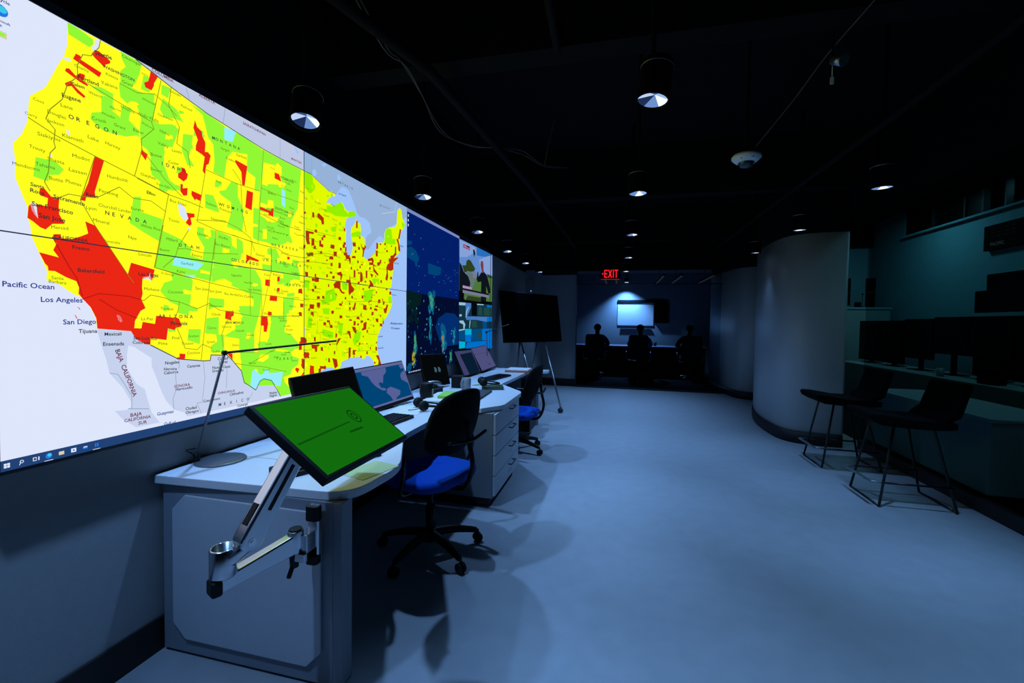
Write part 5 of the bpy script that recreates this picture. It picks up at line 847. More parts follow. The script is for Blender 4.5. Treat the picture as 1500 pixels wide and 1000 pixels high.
for i in range(16): blob('icon_white', a+.05+i*.022, SZ0+.012, .006, .006, 8, 5, .3, S)
S.append((8, 'icon_white', [(a+.012, SZ1-.07), (a+.024, SZ1-.07), (a+.024, SZ1-.05), (a+.012, SZ1-.05)])); S.append((8, 'icon_white', [(a+.012, SZ1-.11), (a+.024, SZ1-.11), (a+.024, SZ1-.09), (a+.012, SZ1-.09)])); S.append((8, 'icon_white', [(a+.012, SZ1-.15), (a+.024, SZ1-.15), (a+.024, SZ1-.13), (a+.012, SZ1-.13)]))
S.append((8, 'black_e', [(b-.004, SZ0), (b, SZ0), (b, SZ1), (b-.004, SZ1)]))
o = wchild(gfx_mesh('satellite_picture', S, None, wl, W3)); o['label'] = 'dark blue satellite weather views, one above the other'
# --- news picture above camera thumbnails
G = []
for mn, L, pts in NEWS_POLYS: G.append((L, mn, [(p[0], min(p[1], SZ1)) for p in pts]))
o = wchild(gfx_mesh('news_picture', G, None, wl, W3)); o['label'] = 'news picture of a man outdoors above a grid of camera views'

# ================================================================== EXIT SIGN
ex = thing('exit_sign', 'red lit EXIT sign hanging in front of the meeting room glass', 'exit sign', (-.16, 8.6, 2.20))
boxo('housing', blk_matte, -.185, .185, -.02, .02, 0, .20, ex, .004)
boxo('mount', blk_matte, -.01, .01, -.01, .01, .2, ZD-2.20, ex)
exr = emat('exit_red', (255, 30, 44), 1.15, 'AUTO'); exd = emat('exit_red_dim', (225, 20, 34), .8, 'NONE')
EXQ = []
def exr_(x0, x1, z0, z1): EXQ.append((1, 'exit_red', [(x0, z0), (x1, z0), (x1, z1), (x0, z1)]))
def bar(xa, za, xb, zb, wdt): EXQ.append((1, 'exit_red', [(xa-wdt, za), (xa+wdt, za), (xb+wdt, zb), (xb-wdt, zb)]))
H0, H1 = .025, .175
exr_(-.115, -.098, H0, H1); exr_(-.115, -.055, H1-.02, H1); exr_(-.115, -.06, .09, .11); exr_(-.115, -.055, H0, H0+.02)
bar(-.035, H0, .02, H1, .010); bar(.02, H0, -.035, H1, .010); exr_(.045, .062, H0, H1); exr_(.075, .14, H1-.02, H1); exr_(.099, .116, H0, H1)
EXQ.append((1, 'exit_red', [(-.165, .1), (-.13, .125), (-.137, .1), (-.13, .075)]))
gfx_mesh('lettering', EXQ, None, ex, lambda u, v, h: (u, -.0202-h*3, v))
el = bpy.data.lights.new('sign_glow', 'AREA'); el.energy = .12; el.color = (1, .05, .06); el.shape = 'RECTANGLE'; el.size = .3; el.size_y = .02
lo = bpy.data.objects.new('sign_glow', el); COL.objects.link(lo); lo.parent = ex; lo.location = (0, 0, -.004)
bm = BM(); box(bm, -.17, .17, -.021, .021, -.006, -.0002)
finish(bm, 'light_strip', exd, ex)

# ceiling sensor
cs = thing('ceiling_sensor', 'white round ceiling sensor with a dark glass dome', 'sensor', (.70, 2.80, 2.29))
bm = BM(); lathe(bm, [(0, .05), (.07, .05), (.078, .04), (.078, .03), (.06, .012), (.046, .006), (0, .006)], n=36); finish(bm, 'housing', pmat('white_plastic', (222, 226, 228), .45), cs)
bm = BM(); lathe(bm, [(.043, .006), (.040, -.008), (.028, -.020), (0, -.026)], n=28); finish(bm, 'dome', pmat('smoked_dome', (40, 60, 70), .12), cs)
bm = BM(); box(bm, -.032, .036, -.061, -.0592, .016, .027, Matrix.Rotation(-.2, 4, 'Z')); finish(bm, 'sticker', dkgrey, cs)
bm = BM(); cyl(bm, (0, 0, .05), (0, 0, ZD-2.29), .01, n=10); finish(bm, 'stem', blk_matte, cs)
sp = thing('ceiling_spotlight', 'small unlit spotlight hanging beside the straight ceiling wire', 'spotlight', (1.04, 2.60, 2.72))
bm = BM(); cyl(bm, (0, 0, 0), (.03, -.05, -.03), .02, .03); finish(bm, 'head', alu_d, sp); bm = BM(); cyl(bm, (0, 0, 0), (0, 0, ZD-2.72), .006, n=8); finish(bm, 'stem', blk_matte, sp)
bm = BM(); box(bm, -.008, .008, -.002, .002, -.12, -.085); cyl(bm, (0, 0, -.085), (0, 0, 0), .002, n=6); finish(bm, 'tag', paper_m, sp)
# ================================================================== DESKS
DZ = .73; DT = .034
MODS = [1.345, 3.50, 5.75]
def worktop(name, poly, label, y0):
    bm = BM(); prism(bm, poly, DZ-DT, DZ)
    o = finish(bm, name, desk_top_m, None, .004); return o
def rc(pts, cs):   # round chosen corners
    out = []
    n = len(pts)
    for i, p in enumerate(pts):
        r = cs.get(i, 0)
        if not r: out.append(p); continue
        p = Vector(p); a = Vector(pts[i-1])-p; b = Vector(pts[(i+1) % n])-p; a = p+a.normalized()*r; b = p+b.normalized()*r
        for k in range(7):
            t = k/6; out.append(tuple((1-t)**2*a+2*t*(1-t)*p+t*t*b))
    return out
XB = XW+.015
# first console
d1 = thing('desk', 'first white console desk, nearest the camera, with a clipped-corner end panel', 'desk', (-1.4, 1.345, 0), 0, 'console desks along the screen wall')
def dch(o, t): o.matrix_parent_inverse = Matrix.Translation(-t.location); return o
P1 = rc([(XB, 1.345), (-.93, 1.385), (-.905, 1.72), (-1.135, 2.19), (-1.145, 2.93), (-1.145, 3.01), (XB, 3.01)], {1: .12, 2: .10, 3: .06})
bm = BM(); prism(bm, P1, DZ-DT, DZ); dch(finish(bm, 'worktop', desk_top_m, d1, .003), d1)
dch(boxo('end_panel', desk_panel_m, -1.775, -.99, 1.372, 1.41, .012, DZ-DT-.001, d1, .003), d1)
dch(boxo('panel_edge', desk_panel_m, -.99, -.955, 1.372, 1.44, .012, DZ-DT-.001, d1, .003), d1)
bm = BM(); c = .055
def octag(x0, x1, z0, z1, c): return [(x0+c, z0), (x1-c, z0), (x1, z0+c), (x1, z1-c), (x1-c, z1), (x0+c, z1), (x0, z1-c), (x0, z0+c)]
extr_xz(bm, octag(-1.715, -1.035, .075, .655, .06), 1.360, 1.371); dch(finish(bm, 'inset_panel', desk_panel_l, d1, .002), d1)
dch(boxo('plinth', base_m, -1.76, -.98, 1.385, 1.40, 0, .012, d1), d1)
dch(boxo('back_panel', desk_panel_m, XB+.001, XB+.02, 1.412, 3.0, .1, DZ-DT-.002, d1), d1)
bm = BM(); box(bm, XB+.02, -1.36, 1.64, 1.6425, DZ+.0001, DZ+.0003); dch(finish(bm, 'joint_line', dkgrey, d1), d1)
# pedestal cabinets
def cabinet(y0, y1, xf, label):
    t = thing('drawer_cabinet', label, 'cabinet', (-1.3, y0, 0), 0, 'drawer cabinets between the console desks')
    xb = -1.60
    dch(boxo('body', cab_m, xb, xf-.02, y0, y1, .07, DZ-DT-.004, t, .002), t)
    dch(boxo('plinth', base_m, xb+.02, xf-.05, y0+.02, y1-.02, 0, .07, t), t)
    zs = [.085, .235, .385, .535, .690]
    for i in range(4):
        dr = dch(boxo('drawer', cab_front_m, xf-.019, xf, y0+.004, y1-.004, zs[i]+.002, zs[i+1]-.004, t, .002), t)
        bm = BM(); yc = y0+(y1-y0)*.62; zz_ = zs[i+1]-.035
        tube(bm, [(xf, yc-.07, zz_), (xf+.028, yc-.07, zz_), (xf+.028, yc+.07, zz_), (xf, yc+.07, zz_)], .005, 8)
        finish(bm, 'handle', blk_s, dr)
    return t
cabinet(3.03, 3.80, -.845, 'grey drawer cabinet with light fronts standing behind the first office chair')
P2 = rc([(XB, 3.014), (-.95, 3.014), (-.825, 3.19), (-.825, 3.84), (-1.135, 4.27), (-1.10, 5.42), (-.87, 5.60), (-.87, 5.74), (XB, 5.74)], {2: .05, 3: .08, 4: .05, 5: .05, 6: .05})
d2 = thing('desk', 'second white console desk carrying the mug, headsets and two tilted screens', 'desk', (-1.4, 3.0, 0), 0, 'console desks along the screen wall')
bm = BM(); prism(bm, P2, DZ-DT, DZ); dch(finish(bm, 'worktop', desk_top_m, d2, .003), d2)
dch(boxo('end_panel', desk_panel_m, XB+.01, -1.0, 5.66, 5.70, 0, DZ-DT-.001, d2, .003), d2)
dch(boxo('back_panel', desk_panel_m, XB+.001, XB+.02, 3.02, 5.65, .1, DZ-DT-.002, d2), d2)
cpu = thing('computer_tower', 'black computer hanging under the second console desk beside the far office chair', 'computer', (-1.06, 4.9, .09))
boxo('case', blk, -.10, .10, 0, .40, 0, .40, cpu, .006); boxo('bracket', blk_matte, -.03, .03, .1, .3, .40, DZ-DT-.09, cpu)
# ================================================================== THINGS ON THE DESKS
def monitor(name, label, cat, c, ang, w_, h_, gfx=None, screen=None, th=.022, bez=.010, group=None, bezel_m=None, chin=None):
    """c: centre of the front face; ang: yaw, tilt, roll in degrees"""
    M = Matrix.Rotation(math.radians(ang[0]), 4, 'Z') @ Matrix.Rotation(math.radians(ang[1]), 4, 'X') @ Matrix.Rotation(math.radians(ang[2]), 4, 'Y')
    t = thing(name, label, cat, c, group=group); t.rotation_euler = M.to_euler()
    bm = BM(); box(bm, -w_/2, w_/2, 0, th, -h_/2, h_/2); finish(bm, 'housing', bezel_m or blk, t, .004)
    bm = BM(); box(bm, -w_/4, w_/4, th, th+.025, -h_/4, h_/4); finish(bm, 'rear_cover', bezel_m or blk, t, .006)
    cb = chin or bez
    x0, x1, z0, z1 = -w_/2+bez, w_/2-bez, -h_/2+cb, h_/2-bez
    q = [(0, screen or 'scr_black', [(x0, z0), (x1, z0), (x1, z1), (x0, z1)])]
    if gfx: q += gfx(x0, x1, z0, z1)
    gfx_mesh('screen', q, None, t, lambda u, v, h: (u, -.0006-h, v), .0003)
    return t, M
emat('scr_black', (5, 7, 9), 1., 'NONE'); MATS['scr_glossy'] = pmat('scr_glossy_', (3, 3, 4), .35, spec=.12)
for n_, c_ in (('scr_green', (18, 108, 14)), ('scr_green2', (12, 78, 12)), ('scr_green3', (8, 60, 10)), ('scr_sea', (0, 68, 118)), ('scr_land', (86, 96, 150)), ('scr_bar', (96, 104, 152)), ('scr_lilac', (62, 64, 104)), ('scr_lilac2', (76, 78, 124)), ('scr_dark', (8, 28, 50)), ('scr_icon', (62, 92, 108))):
    emat(n_, c_, 1., 'AUTO' if n_ in ('scr_green',) else 'NONE')
def g_green(x0, x1, z0, z1):
    q = []
    # dark line, oval emblem and a line of lettering
    W_, H_ = x1-x0, z1-z0; X = lambda f: x0+W_*f; Zf = lambda f: z1-H_*f
    q.append((1, 'scr_green2', [(X(.02), Zf(.56)), (X(.60), Zf(.505)), (X(.60), Zf(.525)), (X(.02), Zf(.585))]))
    n = 28; cx, cz, ra, rb = X(.70), Zf(.46), W_*.052, H_*.115
    for k in range(n):
        a, b = 2*PI*k/n, 2*PI*(k+1)/n
        q.append((1, 'scr_green3', [(cx+ra*math.cos(a), cz+rb*math.sin(a)), (cx+ra*math.cos(b), cz+rb*math.sin(b)), (cx+ra*.82*math.cos(b), cz+rb*.82*math.sin(b)), (cx+ra*.82*math.cos(a), cz+rb*.82*math.sin(a))]))
        q.append((1, 'scr_green3', [(cx+ra*.5*math.cos(a), cz+rb*.5*math.sin(a)), (cx+ra*.5*math.cos(b), cz+rb*.5*math.sin(b)), (cx+ra*.3*math.cos(b), cz+rb*.3*math.sin(b)), (cx+ra*.3*math.cos(a), cz+rb*.3*math.sin(a))]))
    x = .50
    for wd_ in (.012, .020, .014, .022, .010, .018, .024, .012, .016, .014):      # blurred, unreadable lettering
        q.append((1, 'scr_green3', [(X(x), Zf(.665)), (X(x+wd_*.8), Zf(.665)), (X(x+wd_*.8), Zf(.635)), (X(x), Zf(.635))])); x += wd_
    return q
tm, M = monitor('touch_monitor', 'large tilted monitor with a green screen, on a polished arm clamped to the first desk', 'monitor', (-.952, 1.362, .989), (96.3, -53.3, 3.4), .56, .335, g_green, 'scr_green', th=.03, bez=.013)
# --- polished arm
TMI = (Matrix.Translation((-.952, 1.362, .989)) @ M).inverted() @ Matrix.Translation((-1.045, 1.37, .57))   # arm parts are modelled about the clamp
class _Arm: pass
arm = _Arm()
_fin = finish
def finish(bm, name, mat, parent=None, *a, **k):
    if parent is arm:
        bmesh.ops.transform(bm, matrix=TMI, verts=bm.verts); parent = tm
    return _fin(bm, name, mat, parent, *a, **k)
A = lambda p: Vector(p)-Vector((-1.045, 1.37, .57))
bm = BM(); prism(bm, rsolid(.052, .034, 0, .012, A((-1.045, 1.339, 0))), .07, .125); finish(bm, 'clamp_cap', blk, arm, .004)
bm = BM(); prism(bm, rsolid(.044, .022, 0, .008, A((-1.045, 1.3445, 0))), -.055, .125); finish(bm, 'wall_plate', alu, arm, .003)
bm = BM(); prism(bm, rsolid(.046, .036, 0, .012, A((-1.045, 1.338, 0))), -.085, -.052); finish(bm, 'plate_foot', blk, arm, .003)
bm = BM(); e0 = A((-1.075, 1.285, .0)); lathe(bm, [(0, -.02), (.024, -.02), (.026, -.015), (.026, .055), (.0235, .058), (.0235, .052), (0, .05)], (e0.x, e0.y, 0), 28); box(bm, e0.x-.0, A((-1.03, 0, 0)).x, e0.y-.012, A((0, 1.34, 0)).y, -.05, -.02); box(bm, e0.x-.0, A((-1.03, 0, 0)).x, e0.y-.0, A((0, 1.34, 0)).y, -.05, .04)
finish(bm, 'elbow_joint', alu, arm, .002)
bm = BM(); cyl(bm, (e0.x, e0.y, .052), (e0.x, e0.y, .062), .021, n=28); finish(bm, 'joint_cap', blk, arm)
bm = BM(); cyl(bm, (e0.x-.005, e0.y, -.02), (e0.x-.005, e0.y, -.075), .018, .014); cyl(bm, (e0.x-.005, e0.y-.01, -.07), (e0.x-.012, e0.y-.02, -.105), .008); finish(bm, 'tension_lever', blk, arm, .002)
e1 = A((-1.168, 1.085, .0))
# lower link from the elbow to the cup
d = Vector((e1.x-e0.x, e1.y-e0.y, 0)); L = d.length; ang = math.atan2(d.y, d.x)
MB = Matrix.Translation((e0.x, e0.y, 0)) @ Matrix.Rotation(ang, 4, 'Z')
bm = BM(); extr_xz(bm, [(.01, -.022), (L-.0, -.050), (L+.018, -.046), (L+.018, -.002), (L-.03, .004), (.01, .046)], -.020, .020, MB)
finish(bm, 'lower_link', alu, arm, .006, segs=3)
bm = BM(); extr_xz(bm, [(L+.008, -.056), (L+.040, -.056), (L+.040, -.008), (L+.008, -.008)], -.027, .027, MB); finish(bm, 'link_end_cap', blk, arm, .009, segs=3)
bm = BM(); lathe(bm, [(0, -.004), (.036, -.004), (.038, 0), (.038, .080), (.0355, .084), (.0315, .084), (.0315, .045), (0, .045)], (e1.x, e1.y, 0), 32)
finish(bm, 'pivot_cup', alu, arm)
# upper link from the pivot beside the cup up to the back of the screen
head = A((-1.037, 1.300, .982)); p0 = A((-1.098, 1.105, .675))
bm = BM(); cyl(bm, (e1.x+.02, e1.y+.005, .045), (p0.x, p0.y+.005, p0.z-.012), .024); finish(bm, 'pivot_bracket', alu, arm, .003)
v = head-p0; Lu = v.length; q_ = v.to_track_quat('X', 'Z'); MU = Matrix.Translation(p0) @ q_.to_matrix().to_4x4()
bm = BM()
outline = [(-.030*math.cos(a), -.036*math.sin(a)) for a in [PI*k/8-PI/2 for k in range(9)]][::1]
outline = [(x, z) for x, z in outline]+[(Lu-.02, -.030), (Lu, 0), (Lu-.02, .030)][::-1 if outline[-1][1] > 0 else 1]
extr_xz(bm, outline, -.027, .027, MU); finish(bm, 'upper_link', alu, arm, .008, segs=3)
bm = BM(); box(bm, Lu*.26, Lu*.66, -.0285, -.0265, -.005, .007, MU); finish(bm, 'cable_slot', blk, arm)
bm = BM(); box(bm, Lu*.10, Lu*.28, -.012, .014, .0295, .0372, MU); finish(bm, 'cover_slot', blk, arm)
bm = BM(); cyl(bm, MU @ Vector((0, -.0285, 0)), MU @ Vector((0, -.0265, 0)), .012, n=20); cyl(bm, MU @ Vector((0, -.0305, 0)), MU @ Vector((0, -.0265, 0)), .006, n=6)
finish(bm, 'pivot_bolt', chrome, arm)
nrm = M.to_3x3() @ Vector((0, 1, 0)); bk = head-nrm*.03
bm = BM(); cyl(bm, head, bk, .022, .022); finish(bm, 'tilt_head', alu_d, arm)

def g_worldmap(x0, x1, z0, z1):
    W_, H_ = x1-x0, z1-z0; P = lambda pts: [(x0+W_*a, z1-H_*b) for a, b in pts]
    return [(1, 'scr_bar', P([(0, 0), (1, 0), (1, .07), (0, .07)])), (1, 'scr_bar', P([(0, .955), (1, .955), (1, 1), (0, 1)])), (1, 'scr_bar', P([(.985, 0), (1, 0), (1, 1), (.985, 1)])),
            (2, 'scr_land', P([(.10, .08), (.60, .08), (.58, .2), (.50, .28), (.46, .42), (.44, .46), (.40, .42), (.36, .44), (.38, .56), (.46, .60), (.47, .66), (.40, .64), (.30, .52), (.24, .38), (.20, .22), (.10, .16)])),
            (2, 'scr_land', P([(.50, .62), (.58, .60), (.70, .70), (.76, .76), (.72, .86), (.64, .90), (.60, .96), (.54, .95), (.52, .84), (.46, .72)])),
            (2, 'scr_land', P([(.90, .30), (.985, .26), (.985, .62), (.93, .56), (.86, .48), (.86, .38)])), (2, 'scr_land', P([(.90, .08), (.985, .08), (.985, .18), (.92, .2)]))]
t, M = monitor('monitor', 'monitor showing a blue and lilac world map behind the green screen', 'monitor', (-1.612, 2.837, .892), (81.9, -20.7, -1.9), .545, .315, g_worldmap, 'scr_sea', bez=.008, chin=.024)
def stand(t, M, c, label=None, drop=None):
    """foot and neck under a tilted monitor"""
    n = M.to_3x3() @ Vector((0, 1, 0)); top = Vector(c)+n*.045
    bm = BM(); Mi = M.inverted()
    base = Vector((top.x-.0, top.y, DZ+.001))
    cyl(bm, base, base+Vector((0, 0, .010)), .085, n=28); tube(bm, [base+Vector((0, 0, .01)), base+Vector((0, 0, max(.02, (top.z-DZ)*.6))), top], .014)
    Mf = Matrix.Translation(Vector(c)) @ M; bmesh.ops.transform(bm, matrix=Mf.inverted(), verts=bm.verts)
    finish(bm, 'stand', blk, t)
stand(t, M, (-1.612, 2.837, .892))
t, M = monitor('monitor', 'black switched-off monitor to the left of the world map screen', 'monitor', (-1.665, 2.29, .895), (85, -17, -1.5), .53, .315, None, 'scr_black', bez=.008); stand(t, M, (-1.665, 2.29, .895))
def g_icons(x0, x1, z0, z1):
    W_, H_ = x1-x0, z1-z0; q = []
    for cx in (.50, .66):
        q.append((1, 'scr_icon', [(x0+W_*(cx+a), z1-H_*(.5+b)) for a, b in ((-.05, -.09), (.02, -.07), (.05, .0), (.03, .09), (-.05, .08))]))
    return q
t, M = monitor('video_phone', 'dark desk screen with two small pale icons beside the mug', 'monitor', (-1.64, 3.78, .905), (78.4, -15.9, 2.6), .39, .30, g_icons, 'scr_black', bez=.01); stand(t, M, (-1.64, 3.78, .905))
def g_lil(x0, x1, z0, z1):
    W_, H_ = x1-x0, z1-z0; P = lambda pts: [(x0+W_*a, z1-H_*b) for a, b in pts]
    return [(1, 'scr_dark', P([(.22, .14), (.95, .10), (.97, 1), (.30, 1)]))]
def g_lil2(x0, x1, z0, z1):
    W_, H_ = x1-x0, z1-z0; P = lambda pts: [(x0+W_*a, z1-H_*b) for a, b in pts]
    return [(1, 'scr_lilac', P([(.0, .28), (1, .28), (1, .30), (0, .30)])), (1, 'scr_dark', P([(.60, .80), (.68, .80), (.68, .84), (.60, .84)]))]
t, M = monitor('monitor', 'tilted monitor with a lilac edge and dark window, left of the far pair', 'monitor', (-1.665, 4.757, .89), (88.5, -25.4, 1.2), .53, .30, g_lil, 'scr_lilac', bez=.008, group='pair of tilted monitors at the far desk'); stand(t, M, (-1.665, 4.757, .89))
t, M = monitor('monitor', 'tilted monitor with a plain lilac page, right of the far pair', 'monitor', (-1.646, 5.31, .90), (87.4, -28.6, -1.3), .56, .318, g_lil2, 'scr_lilac2', bez=.008, group='pair of tilted monitors at the far desk'); stand(t, M, (-1.646, 5.31, .90))

# ---- desk lamps: flat disc, leaning stick, thin head bar
def desk_lamp(label, base, foot, elbow, tip, r=.098):
    t = thing('desk_lamp', label, 'desk lamp', base, 0, 'slim grey desk lamps'); B = Vector(base); f = Vector(foot)-B; e = Vector(elbow)-B; p = Vector(tip)-B
    bm = BM(); lathe(bm, [(0, 0), (r, 0), (r, .005), (r-.003, .008), (0, .009)], n=48); finish(bm, 'base', lamp_grey, t)
    bm = BM(); cyl(bm, f+Vector((0, 0, .006)), f+Vector((0, 0, .045)), .011); finish(bm, 'pole_socket', blk, t)
    bm = BM(); tube(bm, [f+Vector((0, 0, .03)), e], .0055, 10); finish(bm, 'pole', lamp_grey, t)
    bm = BM(); cyl(bm, e-Vector((.007, 0, 0)), e+Vector((.007, 0, 0)), .010); finish(bm, 'hinge', blk, t)
    dd = (p-e).normalized(); q = dd.to_track_quat('X', 'Z').to_matrix().to_4x4(); q.translation = e
    bm = BM(); box(bm, 0, (p-e).length, -.009, .009, -.0045, .0045, q); finish(bm, 'head_bar', pmat('lamp_dark_grey', (52, 58, 62), .45, metal=.3), t, .002)
    bm = BM(); tube(bm, smoothpts([f+Vector((-.008, 0, .02)), f+Vector((-.03, .0, .04)), f+Vector((-.045, -.01, .05)), f+Vector((-.03, -.02, .06)), f+Vector((-.003, -.002, .065))]), .002, 6); finish(bm, 'power_cord', blk, t)
    return t
desk_lamp('slim grey desk lamp with a round flat base on the near end of the desk', (-1.690, 1.560, DZ+.0006), (-1.757, 1.505, DZ), (-1.60, 1.497, 1.213), (-1.46, 2.045, 1.245))
desk_lamp('slim grey desk lamp standing behind the far pair of tilted monitors', (-1.66, 5.66, DZ+.0006), (-1.68, 5.58, DZ), (-1.58, 5.20, 1.228), (-1.36, 5.44, 1.325), r=.07)

# ---- keyboards
def keyboard(label, c, rz, w_=.44, d_=.15, h_=.018, group='black keyboards on the desks'):
    t = thing('keyboard', label, 'keyboard', c, rz, group)
    bm = BM(); prism(bm, rsolid(w_, d_, 0, .012), 0, h_); finish(bm, 'case', blk, t, .003)
    bm = BM()
    for r in range(5):
        n = 15
        for k in range(n):
            x = -w_/2+.018+(w_-.036)/n*(k+.5); y = -d_/2+.018+(d_-.036)/5*(r+.5)
            box(bm, x-.011, x+.011, y-.009, y+.009, h_+.0002, h_+.006)
    finish(bm, 'keys', blk_s, t); return t
keyboard('black keyboard half hidden under the green monitor', (-1.22, 1.66, DZ+.0005), math.radians(62), group=None)
keyboard('black keyboard in front of the world map monitor', (-1.375, 2.37, DZ+.0005), math.radians(84), .46, .17)
keyboard('black keyboard in front of the far pair of monitors', (-1.31, 4.70, DZ+.0005), math.radians(80), .46, .17)
def flat(name, label, cat, c, w_, d_, h_, rz, mat, bevel=.001, group=None):
    bm = BM(); box(bm, -w_/2, w_/2, -d_/2, d_/2, 0, h_); o = finish(bm, name, mat, None, bevel, loc=c, rot=(0, 0, rz)); return tag(o, label, cat, group)
flat('note_sheet', 'pale green sheet lying at the near rounded desk corner', 'paper', (-1.00, 1.63, DZ+.0006), .20, .14, .001, math.radians(75), green_l, 0)
flat('paper_sheet', 'white sheet on the desk under the world map monitor', 'paper', (-1.42, 2.80, DZ+.0006), .21, .297, .002, .2, paper_m, 0)
flat('paper_stack', 'stack of white papers under the bright green pad', 'paper', (-1.36, 3.33, DZ+.0006), .24, .42, .014, math.radians(6), paper_m)
flat('note_pad', 'bright green pad on the white paper stack', 'pad', (-1.33, 3.35, DZ+.0152), .13, .26, .022, math.radians(8), green_m)
flat('binder', 'flat dark binder lying beside the bright green pad', 'binder', (-1.155, 3.50, DZ+.0006), .17, .50, .018, math.radians(3), dkgrey, .002)
bn = flat('box_file', 'small black box standing just left of the mug', 'box', (-1.47, 3.92, DZ+.0006), .10, .12, .11, .1, blk, .003)
# black cup-like speaker
sp_ = thing('speaker', 'round dark speaker standing next to the world map monitor', 'speaker', (-1.49, 3.26, DZ+.0005))
bm = BM(); lathe(bm, [(0, 0), (.048, 0), (.052, .01), (.052, .12), (.046, .13), (0, .13)], n=32); finish(bm, 'body', blk, sp_)
bm = BM(); box(bm, .045, .056, -.012, .012, .03, .08); finish(bm, 'control_strip', alu_d, sp_, .002)
ph = thing('handset', 'pale grey handset lying across behind the paper stack', 'handset', (-1.56, 3.50, DZ+.076), math.radians(70))
bm = BM(); tube(bm, smoothpts([(-.11, 0, -.01), (-.08, 0, .005), (0, 0, .014), (.08, 0, .005), (.11, 0, -.01)]), [.021]*21, 12); finish(bm, 'grip', alu_d, ph)
bm = BM(); box(bm, -.09, .09, -.06, .05, -.0745, -.03); finish(bm, 'cradle', blk, ph, .006)
# mug
mg = thing('mug', 'grey ceramic mug with its handle towards the near side', 'mug', (-1.345, 3.80, DZ+.0005))
bm = BM(); lathe(bm, [(0, 0), (.040, 0), (.043, .004), (.043, .106), (.0415, .108), (.039, .106), (.039, .008), (0, .008)], n=36); finish(bm, 'cup', mug_m, mg)
bm = BM(); a = math.radians(-110); hx, hy = math.cos(a), math.sin(a)
tube(bm, smoothpts([(hx*.041, hy*.041, .088), (hx*.065, hy*.065, .084), (hx*.073, hy*.073, .055), (hx*.063, hy*.063, .026), (hx*.041, hy*.041, .022)]), .006, 10); finish(bm, 'handle', mug_m, mg)
# headsets
def headset(label, c, rz):
    t = thing('headset', label, 'headset', c, rz, 'black headsets on the desks')
    for s, y in ((-1, -.075), (1, .075)):
        bm = BM(); lathe(bm, [(0, -.014), (.03, -.014), (.036, -.006), (.036, .010), (.026, .018), (0, .018)], n=24, M=Matrix.Translation((-.02, y, .038)) @ Matrix.Rotation(PI/2*.82, 4, 'X')); finish(bm, 'ear_cushion', blk, t)
    bm = BM(); tube(bm, smoothpts([(-.02, -.08, .04), (.05, -.085, .03), (.12, -.05, .022), (.14, 0, .020), (.12, .05, .022), (.05, .085, .03), (-.02, .08, .04)]), .007, 8); finish(bm, 'headband', blk, t)
    bm = BM(); tube(bm, smoothpts([(-.03, -.085, .03), (-.08, -.08, .018), (-.12, -.05, .012)]), .003, 6); finish(bm, 'microphone', blk, t)
    return t
headset('black headset lying in front of the round dark speaker', (-1.33, 2.86, DZ+.001), math.radians(40))
gb = flat('desk_tray', 'dark green box under the far headset', 'tray', (-1.13, 3.93, DZ+.0006), .20, .16, .03, .3, pmat('dark_green_plastic', (46, 70, 40), .6), .003)
flat('sticky_note', 'pale green note beside the far headset', 'paper', (-1.30, 4.12, DZ+.0006), .14, .11, .002, .2, green_l, 0)
headset('black headset resting on the dark green box at the far desk', (-1.20, 3.90, DZ+.031), math.radians(25))
flat('paper_tray', 'low stack of papers with an orange edge at the far end of the desk', 'tray', (-1.21, 5.42, DZ+.0006), .30, .30, .025, 0, orange_m, .002)
flat('paper_sheet', 'white sheets on top of the orange edged stack', 'paper', (-1.215, 5.42, DZ+.0262), .28, .29, .008, .03, paper_m, 0)
bm = BM(); tube(bm, smoothpts([(-1.50, 3.06, DZ+.004), (-1.38, 3.02, DZ+.004), (-1.25, 2.98, DZ+.004), (-1.18, 3.05, DZ+.004), (-1.22, 3.1, DZ+.004)]), .003, 6)
tag(finish(bm, 'cable', blk), 'thin black cable curling on the desk beside the near headset', 'cable')
